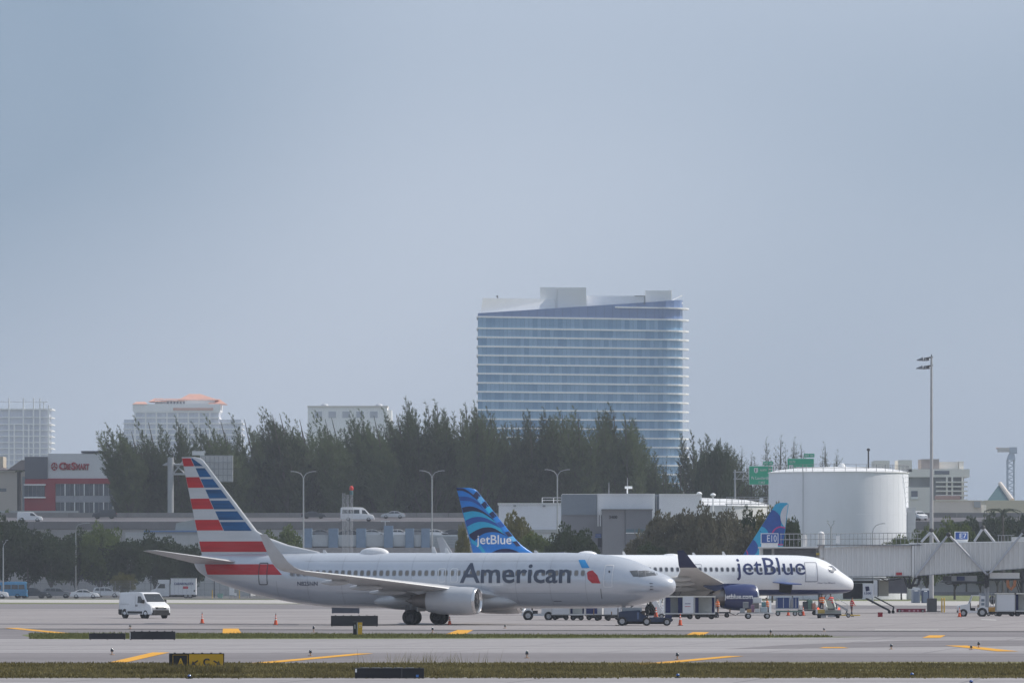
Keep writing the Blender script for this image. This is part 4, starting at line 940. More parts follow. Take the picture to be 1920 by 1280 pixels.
T = Site('parking_deck', 'parking deck with pale wall panels and blue columns behind the silver fuselage', 'parking deck', 700, 1005)
pw = M('deck_panel', (.50, .52, .53), .7, var=.08, scale=.25); pb = M('deck_blue', sr(128, 148, 170), .6, var=.1)
T.box('slab', M('deck_slab', (.30, .31, .33), .7), 545, 888, 1007, 1010, .6, 22); T.box('back_wall', M('deck_grey', (.33, .335, .35), .7), 545, 888, 1010, None, .8, 22)
cols = [(568, 585), (616, 634), (668, 686), (720, 737), (760, 776), (790, 806)]
px = 545
for c0, c1 in cols + [(888, 888)]:
    T.box('wall_panel', pw, px + .5, c0 - .5, 1002, 1024, -.1, .5); px = c1
for c0, c1 in cols: T.box('column', pb, c0, c1, 985 if c0 == 720 else 990, None, -.6, 1.4)
for k in range(5): T.box('louvre', M('louvre_grey', (.42, .45, .47), .6), 815, 868, 1004 + k * 5, 1007 + k * 5, -.4, -.12)
T.box('lower_wall', M('deck_beige', (.36, .335, .33), .7, var=.1), 545, 888, 1026, None, -.9, -.6)
T.box('lamp_post', M('lamp_white', (.7, .7, .7), .5), 721.6, 722.8, 976, 986, 0, .1); T.box('lamp_head', M('lamp_white', (.7, .7, .7)), 714, 731, 976, 977.4, 0, .3)

# ------------------------------------------------------------------ fuel depot: white and grey buildings, two tanks
cor_w = M('corrugated_white', (.82, .83, .85), .55, var=.03, scale=.3); blk = M('block_grey', (.20, .205, .225), .7, var=.06, scale=.3); blk2 = M('panel_bluegrey', (.185, .215, .255), .55, var=.04)
T = Site('depot_shed', 'plain white depot shed with roof railing left of the grey building', 'shed', 995, 890)
T.box('wall', M('shed_white', (.82, .83, .88), .6, var=.03, scale=.2), 935, 1054, 944, None, 0, 20); T.box('roof_edge', far_white, 933, 1055, 942.6, 944.2, -.3, 20)
for p in (965, 1020): T.box('wall_lamp', galv, p - 2.5, p + 2.5, 946.5, 949.5, -.4, 0)
for y in (932, 937): T.box('rail', far_white, 1016, 1053, y, y + .9, .4, .5)
for p in (1016, 1037.5, 1052): T.box('rail_post', far_white, p, p + 1.4, 932, 943, .5, .6)
T.box('stone_plinth', M('pale_plinth', (.5, .5, .5), .7), 985, 1054, 992, 999, -.3, 0)
T = Site('depot_building', 'grey depot building with white corrugated upper wall and number above the windows', 'building', 1170, 862)
T.box('blue_grey_panel', blk2, 1054, 1119, 926.5, 965, 0, 18); T.box('panel_cap', far_white, 1054, 1119, 925.6, 926.5, -.1, 18); T.box('lower_wall', blk, 1054, 1129, 965, None, .2, 18)
T.box('upper_wall', cor_w, 1119.4, 1228, 926, 1000, .3, 18); T.box('upper_wall', cor_w, 1236, 1316, 926.5, 1000, .3, 18); T.box('recess', blk2, 1228, 1236, 926, 1000, .9, 18)
for k in range(46):
    p = 1120.5 + k * 4.25
    if not 1226 < p < 1236: T.box('corrugation', cor_w, p, p + 1.7, 926.8, 986, .16, .3)
T.box('wall_cap', far_white, 1119, 1228, 925, 926, 0, 18); T.box('wall_cap', far_white, 1236, 1317, 925.4, 926.5, 0, 18)
T.box('downpipe', galv, 1230, 1231.4, 930, 1000, .5, .9)
T.box('front_block', blk, 1128.6, 1171, 956.5, None, -5, 0.2); T.box('front_block', M('block_grey_shaded', (.16, .168, .19), .7, var=.06, scale=.3), 1171.3, 1221, 956.5, None, -5.3, .25); T.box('block_cap', M('cap_dark', (.16, .165, .18), .6), 1127.5, 1222.5, 954.6, 956.4, -5.6, .3)  # right half of the front block: its shading is put into a darker grey
text_sign('number', '3400', dark_line, T.root, T.x(1141), -5.0, T.z(972.6), width=T.x(1156.5) - T.x(1141), bold=.03, thick=.08)
wg = M('tinted_window', (.09, .15, .18), .12, spec=.8)
for p in (1172.5, 1190.5):
    w_ = T.box('window', wg, p, p + 15, 992, 998.5, -5.45, -5.2); T.box('sill', far_white, p - .5, p + 15.5, 998.5, 999.8, -5.6, -5.2, parent=w_)
w_ = T.box('window', M('blue_glass', sr(40, 70, 130), .15, spec=.8), 1116.5, 1127.5, 1000, 1006.5, -.1, .3); T.box('sill', M('sill_blue', sr(110, 140, 190), .5), 1115, 1128, 1006.5, 1007.6, -.4, .2, parent=w_)
T.box('door', M('door_dark', (.03, .035, .055), .4), 1121, 1128, 1008, 1025, -.05, .3)
for p, y in ((1143, 903), (1178, 894)): MB().cyl((T.x(p), 6, T.z(926)), (T.x(p), 6, T.z(y)), .06, .04, 6).build('roof_mast', galv, T.root)
T.box('roof_vent', far_white, 1173, 1187, 910, 914.5, 5.5, 6.6); T.box('vent_post', far_white, 1176.5, 1179, 914.5, 926, 5.8, 6.2)

def tank(name, label, px, d, r_px, y_rim, y_top, mat, posts):
    T = Site(name, label, 'tank', px, d); r = r_px * d / F; r *= (d + r) / d; zr_ = T.z(y_rim); T.root.location.y = d + r; T.root.location.x = X_(px, d + r); n = 64
    def ring(q, z): return [(q * math.cos(2 * math.pi * j / n), q * math.sin(2 * math.pi * j / n), z) for j in range(n)]
    # wall in plate courses and panels, each plate a shade apart
    MB().loft([ring(r, 0), ring(r, zr_)], 0, False, False).build('shell', mat, T.root, smooth=40)
    for k in range(22):
        a = R(-168 + k * 7.4); MB().cyl((math.cos(a) * r, math.sin(a) * r, 0), (math.cos(a) * r, math.sin(a) * r, zr_), .006, .006, 5).build('seam', mat, T.root)
    MB().loft([ring(r * 1.004, zr_ - .12), ring(r * 1.012, zr_ - .12), ring(r * 1.012, zr_), ring(r * .9, zr_ + (T.z(y_top) - zr_) * .35), ring(r * .6, zr_ + (T.z(y_top) - zr_) * .78), ring(r * .02, T.z(y_top))], 0, False, True).build('roof', M('tank_roof', (.78, .78, .78), .5), T.root, smooth=30)
    rl_ = MB()
    for k in (1.1, .58): rl_.tube([(r * 1.0 * math.cos(2 * math.pi * j / n), r * math.sin(2 * math.pi * j / n), zr_ + k) for j in range(n + 1)], .035, 5)
    rl_.build('rim_rail', M('rail_grey', (.25, .25, .27), .5), T.root)
    for k in range(posts):
        a = 2 * math.pi * k / posts + .04; MB().cyl((r * math.cos(a), r * math.sin(a), zr_ - .05), (r * math.cos(a), r * math.sin(a), zr_ + 1.14), .04, .04, 5).build('rail_post', M('rail_grey', (.25, .25, .27)), T.root)
    return T, r, zr_
tk = M('tank_paint', (.82, .84, .90), .5, var=.035, scale=.12, stretch=(1, 1, .25), dirt=.2)
T, r, zr_ = tank('storage_tank', 'big white cylindrical fuel tank with domed roof and rim railing', 1572, 890, 131, 883.5, 872, tk, 40)
MB().cyl((T.x(1624), -r * .6, zr_ + .3), (T.x(1624), -r * .6, zr_ + 3.4), .12, .12, 8).ell((T.x(1624), -r * .6, zr_ + 3.5), .28, .28, .25, 10, 6).build('vent', dark_line, T.root)
MB().ell((T.x(1575), -r * .5, zr_ + .9), .6, .6, .5, 12, 8).build('hatch', far_white, T.root)
for yy in (0, .5): MB().cyl((-r * .55 + yy, -math.sqrt(r * r - (r * .55) ** 2) - .12, 0), (-r * .55 + yy, -math.sqrt(r * r - (r * .55) ** 2) - .12, zr_ + 1.1), .04, .04, 6).build('ladder_rail', galv, T.root)
for k in range(1, 6): MB().tube([(r * 1.0008 * math.cos(2 * math.pi * j / 64), r * 1.0008 * math.sin(2 * math.pi * j / 64), zr_ * k / 6) for j in range(65)], .012, 4).build('course_weld', tk, T.root)
st = MB()
for k in range(26):
    a = R(-25 + k * 1.2); st.box(r * 1.0 * math.cos(a), (r + .8) * math.cos(a), (r + .4) * math.sin(a) - .12, (r + .4) * math.sin(a) + .12, zr_ * (1 - k / 26) - .05, zr_ * (1 - k / 26))
st.build('stair_treads', far_white, T.root)['kind'] = 'stuff'
T.box('side_cabin', M('cabin_white', (.62, .62, .65), .5), 1700, 1716, 950, None, -3, 1)
T, r, zr_ = tank('storage_tank', 'lower white fuel tank with railing, left of the big tank and behind the shrubs', 1318, 925, 128, 947, 931, M('tank_paint_cream', (.74, .73, .72), .5, var=.04, scale=.12), 36)
T = Site('pipe_rack', 'grey pipe rack with railing between the two tanks', 'pipe rack', 1410, 905)
for y in (931, 936): T.box('rail', galv, 1362, 1440, y, y + .8, 0, .1)
for p in range(1362, 1442, 11): T.box('rail_post', galv, p, p + .8, 931, 944, .1, .2)
T.box('walkway', galv, 1360, 1441, 943.4, 944.8, -.3, .9)
for p in (1362, 1400, 1438): T.box('leg', galv, p, p + 1.5, 944.8, None, .2, .4)
T.box('valve_box', far_white, 1424, 1431, 933, 941, -.2, .3)
T = Site('roof_ventilators', 'two small white domed roof ventilators beside the lower tank', 'ventilator', 1325, 915)
for p, y in ((1311, 925), (1337, 927.5)): MB().ell((T.x(p), 0, T.z(y)), .45, .45, .3, 12, 6).cyl((T.x(p), 0, T.z(y)), (T.x(p), 0, 0), .12, .12, 8).build('ventilator', far_white, T.root)

# ------------------------------------------------------------------ cream buildings, pyramid and crane on the right
cream = M('cream_paint', (.90, .86, .78), .6, var=.04, scale=.1); cr2 = M('cream_shade', (.84, .80, .74), .6, var=.05, scale=.1); blg = M('balcony_glass', (.26, .27, .28), .3, var=.3, scale=.15)
T = Site('cream_apartments', 'cream apartment block with balconies right of the light mast', 'building', 1760, 1560)
T.box('top_block', cream, 1703, 1818, 879, 894, 0, 20); T.box('body', blg, 1703, 1808, 894, None, 1.2, 20); T.box('roof_house', M('roof_brown', (.36, .32, .31), .7, var=.15, scale=.2), 1728, 1762, 860, 879, 2, 14); T.box('roof_house', cr2, 1762, 1798, 865, 879, 3, 14); T.box('roof_house', cream, 1799, 1808, 864, 879, 2, 16); T.box('roof_house', cream, 1684, 1710, 862, 884, 0, 14); T.box('roof_house', cream, 1640, 1668, 863, 886, 0, 14)
T.box('left_wall', cream, 1640, 1704, 884, None, .4, 20)
for i in range(5): T.box('balcony', cream, 1755, 1814, 902 + i * 8.4, 904.6 + i * 8.4, -.8, 1.1)
for p in (1774, 1784, 1803): T.box('pier', cream, p, p + 3, 894, None, -.3, 1)
T.box('window', M('far_dark', (.2, .21, .25)), 1752, 1780, 882, 889, -.15, .05)
T.box('tile_band', M('pink_tile', (.5, .30, .26), .7), 1752, 1800, 929, 936, -1.2, -.8)
T = Site('beige_block', 'beige block with one dark window beside the big tank', 'building', 1722, 1300)
T.box('wall', cr2, 1690, 1745, 913, None, 0, 12); w_ = T.box('window', M('far_dark', (.2, .21, .25)), 1708.5, 1720.5, 920, 935, -.15, .05); T.box('sill', far_white, 1708, 1721, 931, 935.4, -.3, -.16, parent=w_)
T = Site('low_beige_building', 'long low pale pink building above the right embankment', 'building', 1800, 1330)
T.box('wall', M('pink_beige', (.68, .61, .56), .7, var=.05, scale=.15), 1746, 1840, 938.5, None, 0, 14); T.box('wall', cream, 1834, 1850, 946, None, 1, 12); T.box('ledge', cream, 1745, 1841, 937.2, 938.5, -.3, 14); T.box('grey_unit', galv, 1826, 1838, 940, 951, -.8, 0)
T = Site('pyramid_building', 'green glass pyramid roof with pale edge on a cream base', 'building', 1882, 1640)
T.box('base', M('cream_yellow', (.66, .58, .42), .6, var=.04, scale=.1), 1847, 1960, 937.5, None, 0, 24)
z0_, z1_ = T.z(937.4), T.z(905); MB().add([(T.x(1852), 1, z0_), (T.x(1898), 1, z0_), (T.x(1906), 14, z0_), (T.x(1860), 14, z0_), (T.x(1879), 7.5, z1_)], [(0, 1, 4), (1, 2, 4), (2, 3, 4), (3, 0, 4), (3, 2, 1, 0)]).build('glass_pyramid', M('green_glass', (.10, .17, .18), .2, .2, var=.1), T.root)
MB().cyl((T.x(1898), .8, z0_), (T.x(1879), 7.4, z1_), .75, .6, 8).build('ridge', M('ridge_pale', (.75, .66, .58), .5), T.root)
T = Site('tower_crane', 'tower crane with short pale counterweight above the right skyline', 'crane', 1896, 2700)
cb_ = M('crane_blue', (.42, .49, .58), .6)
mast = MB()
for sx in (1889.5, 1902): mast.cyl((T.x(sx), 0, 0), (T.x(sx), 0, T.z(862)), .42, .42, 6); mast.cyl((T.x(sx), 3, 0), (T.x(sx), 3, T.z(862)), .42, .42, 6)
for k in range(14):
    y = 862 + k * 5.2; mast.cyl((T.x(1889.5 if k % 2 else 1902), 0, T.z(y)), (T.x(1902 if k % 2 else 1889.5), 0, T.z(y + 5.2)), .22, .22, 5)
mast.build('mast', cb_, T.root)
MB().loft([[(T.x(1888), -1, T.z(862)), (T.x(1904), -1, T.z(862)), (T.x(1904), 4, T.z(862)), (T.x(1888), 4, T.z(862))], [(T.x(1892), 0, T.z(850)), (T.x(1902), 0, T.z(850)), (T.x(1902), 3, T.z(850)), (T.x(1892), 3, T.z(850))]]).build('slewing_unit', cb_, T.root)
T.box('counterweight', M('crane_cream', (.62, .58, .55), .6), 1871, 1893, 839, 847, 0, 3); T.box('cab', cb_, 1893, 1907, 838, 850, -.5, 3.2); MB().cyl((T.x(1868), 1, T.z(840)), (T.x(1893), 1, T.z(842)), .5, .5, 6).build('jib', M('crane_pink', (.6, .45, .43), .6), T.root)

# ------------------------------------------------------------------ low grey building beyond the jet bridges
T = Site('cargo_building', 'long grey building seen under the passenger bridges', 'building', 1780, 1085)
cw = M('cargo_wall', (.36, .35, .36), .7, var=.06, scale=.2); T.box('wall', cw, 1600, 2000, 1052, None, 0, 14); T.box('plinth', M('cargo_plinth', (.20, .20, .215), .8), 1599, 2001, 1109, None, -.2, 0)
for k in range(10): T.box('wall_panel', M('cargo_panel', (.39, .375, .385), .7, var=.06, scale=.3), 1602 + k * 40, 1640.5 + k * 40, 1055, 1094, -.15, 0)
for p in (1752, 1840): T.box('downpipe', M('cargo_plinth', (.2, .2, .215)), p, p + 3.2, 1070, 1098, -.35, -.16)
T.box('roof_edge', galv, 1598, 2002, 1050, 1052, -.5, 14)
# ================================================================== raised highway across the whole view
dN, dF_ = 1100., 1127.
zN, zF = Z_(979, dN), Z_(969.5, dF_)
hx0, hx1 = X_(-260, dN), X_(2180, dN)
hw = struct(MB().add([(hx0, dN, zN), (hx1, dN, zN), (hx1, dF_, zF), (hx0, dF_, zF), (hx0, dN, zN - 1), (hx1, dN, zN - 1), (hx1, dF_, zN - 1), (hx0, dF_, zN - 1)],
   [(0, 1, 2, 3), (4, 5, 1, 0), (7, 6, 5, 4), (2, 6, 7, 3), (1, 5, 6, 2), (0, 3, 7, 4)]).build('highway', asph2))
ret_w = thing('retaining_wall', 'long grey concrete retaining wall carrying the raised highway', 'wall', (0, dN - .6, 0))
con_l = M('wall_concrete', (.34, .335, .335), .8, var=.1, scale=.12, dirt=.3); con_d = M('parapet_concrete', (.165, .16, .165), .8, var=.15, scale=.25, dirt=.4); con_b = M('parapet_far', (.235, .225, .215), .8, var=.2, scale=.3, dirt=.35)
n = 30
for k in range(n):
    x0, x1 = hx0 + (hx1 - hx0) * k / n, hx0 + (hx1 - hx0) * (k + 1) / n
    MB().box(x0 + .03, x1 - .03, .02, .5, Z_(991.5, dN - .6), Z_(977.2, dN - .6)).build('parapet_panel', con_d, ret_w)
    MB().box(x0 + .04, x1 - .04, .25, .6, -.02, Z_(991.5, dN - .6) - .03).build('wall_panel', con_l, ret_w)
far_p = thing('highway_barrier', 'concrete barrier along the far side of the raised highway below the pine trees', 'barrier', (0, dF_ - .5, 0))
n = 40
for k in range(n):
    x0, x1 = hx0 + (hx1 - hx0) * k / n, hx0 + (hx1 - hx0) * (k + 1) / n
    MB().prism([(0, zF - .05), (.5, zF - .05), (.4, Z_(960.8, dF_)), (.12, Z_(960.8, dF_))], x0 + .03, x1 - .03, 'x').build('barrier_panel', con_b, far_p)
bank = struct(MB().add([(hx0, dF_, zN - 1), (hx1, dF_, zN - 1), (hx1, dF_ + 40, 0), (hx0, dF_ + 40, 0)], [(0, 1, 2, 3)]).build('embankment', terr))

# ------------------------------------------------------------------ double street lamps
def street_lamp(px, d, ytop, arm, label, single=False, grp='street lamps'):
    t = thing('street_lamp', label, 'street lamp', (X_(px, d), d, 0), 0, grp); z = Z_(ytop, d); m_ = M('lamp_steel', (.36, .38, .39), .5, .3)
    MB().cyl((0, 0, 0), (0, 0, z - 1.2), .13, .09, 10).build('pole', m_, t, smooth=40)
    for s in ((1,) if single else (-1, 1)):
        pts = [(0, 0, z - 1.25), (s * .12, 0, z - .7), (s * .45, 0, z - .28), (s * arm * .55, 0, z - .06), (s * arm * .8, 0, z)]
        ar = MB().tube(pts, .055, 8).build('arm', m_, t, smooth=60)
        MB().loft([[(s * arm * .72, -.12, z - .03), (s * arm * .72, .12, z - .03), (s * arm * .72, .12, z + .07), (s * arm * .72, -.12, z + .07)], [(s * arm, -.16, z - .05), (s * arm, .16, z - .05), (s * arm, .1, z + .05), (s * arm, -.1, z + .05)]]).build('lamp_head', m_, ar)
    return t
street_lamp(569, 830, 883.5, 1.85, 'double-armed street lamp right of the striped tail')
street_lamp(810, 830, 882, 1.85, 'double-armed street lamp left of the blue patterned tail')
street_lamp(1045, 830, 880, 1.85, 'double-armed street lamp in front of the white depot shed')
street_lamp(142, 985, 980, 2.4, 'single-arm street lamp above the left trees', True)
street_lamp(1636, 760, 981, 1.7, 'small curved street lamp in front of the big white tank', True)
T = street_lamp(1558, 800, 976, .6, 'small lamp post with two short heads before the big white tank')
street_lamp(6, 935, 1012, .8, 'pale pole at the left edge beside the blue vehicle', True)

# red-topped mast cluster
T = Site('antenna_mast', 'three thin white lattice masts with a red beacon on top', 'mast', 651, 1000)
mw = M('mast_white', (.55, .55, .56), .5)
for p, y in ((644.5, 924), (651.5, 926.5), (659, 927)):
    mb = MB(); w_ = .22
    for sx, sy in ((-1, -1), (1, -1), (0, 1)): mb.cyl((T.x(p) + sx * w_, sy * w_, 0), (T.x(p) + sx * w_, sy * w_, T.z(y)), .04, .04, 5)
    z, k = 0, 0
    while z < T.z(y) - .8: mb.cyl((T.x(p) + (-w_ if k % 2 else w_), -w_, z), (T.x(p) + (w_ if k % 2 else -w_), -w_, z + .8), .025, .025, 4); z += .8; k += 1
    mb.build('lattice_pole', mw, T.root)
MB().cyl((T.x(659), 0, T.z(927)), (T.x(659), 0, T.z(919)), .3, .3, 10).build('beacon_base', M('beacon_green', (.12, .22, .22), .5), T.root)
MB().ell((T.x(659), 0, T.z(915.5)), .36, .36, .5, 12, 8).build('red_beacon', M('beacon_red', (.75, .05, .04), .4), T.root, smooth=60)

# ------------------------------------------------------------------ highway sign gantry
grn = M('sign_green', sr(6, 180, 136), .45, var=.04); sw = M('sign_white', (.72, .76, .74), .4)
T = Site('sign_gantry', 'steel gantry post with truss arm holding the green road signs', 'gantry', 1378, 1135)
MB().cyl((0, 0, 0), (0, 0, T.z(880)), .24, .2, 12).build('post', galv, T.root, smooth=40)
tr = MB()
for y in (884.5, 897.5): tr.cyl((T.x(1375), 0, T.z(y)), (T.x(1530), 0, T.z(y)), .11, .11, 8)
for k in range(12):
    p = 1379 + k * 12; tr.cyl((T.x(p), 0, T.z(884.5 if k % 2 else 897.5)), (T.x(p + 12), 0, T.z(897.5 if k % 2 else 884.5)), .06, .06, 6)
tr.build('truss', galv, T.root)
def road_sign(label, p0, p1, y0, y1, tab, lines, shield=None):
    d = 1132; xs = lambda p: X_(p, d) - X_((p0 + p1) / 2, d)
    t = thing('road_sign', label, 'road sign', (X_((p0 + p1) / 2, d), d, 0)); Zs = lambda y: Z_(y, d)
    MB().box(xs(p0), xs(p1), .05, .14, Zs(y1), Zs(y0)).build('border', sw, t); MB().box(xs(p0 + .9), xs(p1 - .9), -.02, .06, Zs(y1 - .9), Zs(y0 + .9)).build('panel', grn, t)
    if tab:
        q0, q1, r0, r1, s = tab; tb = MB().box(xs(q0), xs(q1), -.02, .1, Zs(r1), Zs(r0)).build('exit_tab', grn, t); text_sign('lettering', s, sw, tb, xs(q0 + 1.5), -.025, Zs(r1 - 1.6), width=xs(q1 - 1.5) - xs(q0 + 1.5), height=Zs(r0 + 1.8) - Zs(r1 - 1.6), bold=.02)
    for s, x0, x1, a0, a1 in lines: text_sign('lettering', s, sw, t, xs(x0), -.025, Zs(a1), width=xs(x1) - xs(x0), height=Zs(a0) - Zs(a1), bold=.015)
    if shield:
        cx, cy = shield; w_, h_ = .42, .58; z = Zs(cy)
        sh = MB().prism([(xs(cx) + a * w_, z + c * h_) for a, c in ((-.8, 1), (-.3, .85), (.3, .85), (.8, 1), (1, .2), (.85, -.6), (0, -1), (-.85, -.6), (-1, .2))], -.06, -.025).build('shield', sw, t)
        text_sign('number', '1', dark_line, sh, xs(cx) - .12, -.065, z - .3, height=.6, bold=.03)
    for p in (p0 + 8, p1 - 8): MB().box(xs(p), xs(p + 1), .14, .3, Zs(y1), Zs(y0)).build('bracket', galv, t)
road_sign('green road sign with route shield, left of the two beside the big tank', 1404, 1449, 873, 908.5, (1431, 1449, 864.5, 871.5, 'EXIT 12B'), [('NORTH', 1425, 1437, 879, 883), ('Ft Lauderdale', 1409, 1447, 893, 898.5), ('1/2 MILE', 1422, 1434, 902, 906)], (1417.5, 881.5))
road_sign('green road sign rising above the roof of the big tank', 1476, 1526.5, 859, 890, (1507.5, 1527, 850, 857, 'EXIT 12A'), [('SOUTH', 1480, 1491, 863, 868), ('Miami', 1493, 1515, 874, 879)], (1483, 876))
# ================================================================== trees and shrubs
bark = M('bark', (.075, .065, .055), .9, var=.2)
def leaf_mesh(name, P0, D, ln, wd, rng, mat):
    """one diamond-shaped leaf spray per row: base point, direction, length, width"""
    n = len(P0); D = D / np.linalg.norm(D, axis=1)[:, None]; r = rng.normal(size=(n, 3)); s = np.cross(D, r); s /= np.linalg.norm(s, axis=1)[:, None]
    V = np.empty((n, 4, 3)); V[:, 0] = P0; V[:, 2] = P0 + D * ln[:, None]; m_ = P0 + D * (ln * .45)[:, None]; V[:, 1] = m_ + s * wd[:, None]; V[:, 3] = m_ - s * wd[:, None]
    me = bpy.data.meshes.new(name); me.from_pydata(V.reshape(-1, 3).tolist(), [], np.arange(4 * n).reshape(-1, 4).tolist()); me.materials.append(mat); return me
def pine_meshes(seed, lean, nlead, spread, dens, mat, h=36.):
    """feathery Australian pine: a leading plume and several side plumes, needle sprays rising outwards"""
    rng = np.random.default_rng(seed); P0, D, ln, wd = [], [], [], []; tr = MB()
    tr.tube([(0, 0, 0), (lean * -1.2, 0, h * .35), (lean * -3.4, 0, h * .7), (lean * -7.5, 0, h * .97)], [.45, .34, .2, .05], 7)
    for k in range(nlead):
        zt_ = h if k == 0 else h - abs(rng.normal(0, 4.6)) - .6; zb_ = rng.uniform(7, 12) if k == 0 else max(6, zt_ - rng.uniform(10, 17))
        a = rng.uniform(0, math.tau); q = 0 if k == 0 else spread * rng.uniform(.3, 1.) * (1.3 - (zt_ / h) * .4)
        bx, by = q * math.cos(a), q * math.sin(a); L_ = zt_ - zb_; r0 = rng.uniform(1.6, 2.6) * (1.15 if k == 0 else 1)
        n = int(dens * L_ / 12); bend = rng.normal(0, .4) - lean * 3.5
        t = rng.beta(1.05, 1.35, n); z = zb_ + t * L_; ang = rng.uniform(0, math.tau, n)
        # boughs: sprays gather along rising side shoots, leaving gaps between them
        nb = 34; bts = np.linspace(.0, .985, nb); pb_ = (1 - bts) ** .9 + .06; bi = rng.choice(nb, n, p=pb_ / pb_.sum()); bt = bts[bi]; ba = (bi * 2.4 + k)[:]; along = rng.uniform(0, 1, n) ** .8
        blen = r0 * (1.0 - bt) ** .85 * (.75 + .55 * ((bi * 37 % 11) / 11)) + .08
        zz0 = zb_ + bt * L_; cx = bx - lean * 7.5 * (zz0 / h) ** 2 + bend * bt ** 2
        jit = rng.normal(0, .19, (n, 3)) * (1.15 - .75 * bt)[:, None]
        p = np.stack([cx + np.cos(ba) * blen * along - lean * .5 * along, by + np.sin(ba) * blen * along, zz0 + along * (blen * 1.35 + .3)], 1) + jit
        d = np.stack([np.cos(ba) * .6 - lean * .9, np.sin(ba) * .6, np.full(n, 1.1)], 1) + rng.normal(0, .4, (n, 3))
        P0.append(p); D.append(d); ln.append(rng.uniform(.4, 1.05, n) * (1 - .35 * bt)); wd.append(rng.uniform(.045, .13, n) * (1 - .45 * bt))
        tr.tube([(lean * -7.5 * (zb_ * .8 / h) ** 2, 0, zb_ * .8), (bx * .7 - lean * 7.5 * (zb_ / h) ** 2, by * .7, zb_ + L_ * .15), (bx - lean * 7.5 * ((zb_ + L_ * .6) / h) ** 2 + bend * .36, by, zb_ + L_ * .6), (bx - lean * 7.5 * (zt_ / h) ** 2 + bend, by, zt_ - .3)], [.2, .13, .08, .02], 5)
    return tr.mesh('trunk', bark), leaf_mesh('crown', np.concatenate(P0), np.concatenate(D), np.concatenate(ln), np.concatenate(wd), rng, mat)
pine_g = leaf_mat('pine_needles', (.085, .108, .052), .65, .3, .35)
PV = {'L': [pine_meshes(i, .55, 10, 4.2, 1700, pine_g) for i in (1, 2, 3, 4)], 'U': [pine_meshes(i, .1, 10, 4.2, 1700, pine_g) for i in (5, 6, 7, 8)], 'S': [pine_meshes(i, .04, 4, 2.2, 380, pine_g) for i in (9, 10, 11)], 'W': [pine_meshes(i, .3, 14, 5.6, 1400, pine_g) for i in (12, 13, 14)]}
prng = random.Random(5); used_labels = {}
def pine(px, py, kind, d, label):
    tr, cr = PV[kind][prng.randrange(len(PV[kind]))]; z = Z_(py, d); s = z / 36
    lean = {'L': .55, 'U': .1, 'S': .04, 'W': .3}[kind]; x = X_(px, d) + lean * 11 * s
    o = thing('pine_tree', label, 'tree', (x, d, 0), 0, 'pine trees behind the highway'); o.scale = (s * prng.uniform(.9, 1.12),) * 2 + (s,)
    rz = prng.uniform(-.5, .5) if kind != 'S' else prng.uniform(0, 6)
    o.rotation_euler = (0, 0, rz); ob('trunk', tr, o); ob('crown', cr, o)
front = [(203, 793, 'L'), (232, 800, 'L'), (260, 782, 'L'), (331, 781, 'U'), (305, 835, 'L'), (369, 792, 'L'), (399, 779, 'L'), (438, 775, 'L'), (474, 776, 'L'), (488, 767, 'L'), (508, 764, 'L'), (544, 776, 'L'), (586, 776, 'L'), (605, 773, 'L'), (655, 771, 'L'), (680, 768, 'L'), (725, 767, 'L'), (759, 747, 'U'), (800, 756, 'U'), (816, 750, 'U'), (872, 759, 'U'), (889, 753, 'U'), (916, 765, 'U'), (958, 792, 'U'), (990, 768, 'U'), (1020, 764, 'U'), (1051, 767, 'U'), (1080, 764, 'U'), (1119, 771, 'U'), (1148, 758, 'U'), (1169, 778, 'U'), (1200, 838, 'U')]
ONES = 'zeroth first second third fourth fifth sixth seventh eighth ninth tenth eleventh twelfth thirteenth fourteenth fifteenth sixteenth seventeenth eighteenth nineteenth'.split()
def ordn(n):
    if n < 20: return ONES[n]
    t = ['', '', 'twent', 'thirt', 'fort'][n // 10]; return t + 'ieth' if n % 10 == 0 else t + 'y-' + ONES[n % 10]
front.sort()
for i, (px, py, k) in enumerate(front):
    pos = ordn(i + 1)
    ref = 'left of the striped tail' if px < 340 else 'above the striped tail' if px < 480 else 'before the flat white block' if 570 < px < 740 else 'left of the glass tower' if px < 896 else 'in front of the glass tower'
    pine(px, py, k, 1168 + (i % 3) * 7, f'feathery pine {ref}, {pos} tree of the front row')
fill = []
for i, px in enumerate(range(232, 1200, 27)):
    py = (798 if 480 < px < 760 else 808 if px > 480 else 826) + prng.uniform(-14, 14) if px > 385 else 862 + prng.uniform(-10, 10)
    fill.append((px, py))
for i, (px, py) in enumerate(fill): pine(px, py, 'W', 1200 + (i % 2) * 12, f'dark bushy pine of the row behind, {ordn(i + 1)} from the left')
right = [(1245, 857, 'S'), (1272, 868, 'S'), (1296, 808, 'U'), (1335, 814, 'W'), (1371, 853, 'S'), (1386, 840, 'S'), (1405, 847, 'S'), (1431, 821, 'S'), (1459, 817, 'S'), (1482, 820, 'S'), (1497, 832, 'S'), (1546, 829, 'S'), (1566, 846, 'S'), (1225, 870, 'W'), (1260, 880, 'W'), (1318, 850, 'W'), (1362, 880, 'W'), (1400, 890, 'W')]
for i, (px, py, k) in enumerate(right):
    nm = {'S': 'thin sparse pine', 'U': 'slim pine', 'W': 'dark bushy pine'}[k]
    ref = 'right of the glass tower' if px < 1400 else 'behind the green road signs' if px < 1520 else 'above the roof of the big tank'
    pine(px, py, k, 1172 + (i % 3) * 8, f'{nm} {ref}, {ordn(sorted(q[0] for q in right).index(px) + 1)} from the tower')

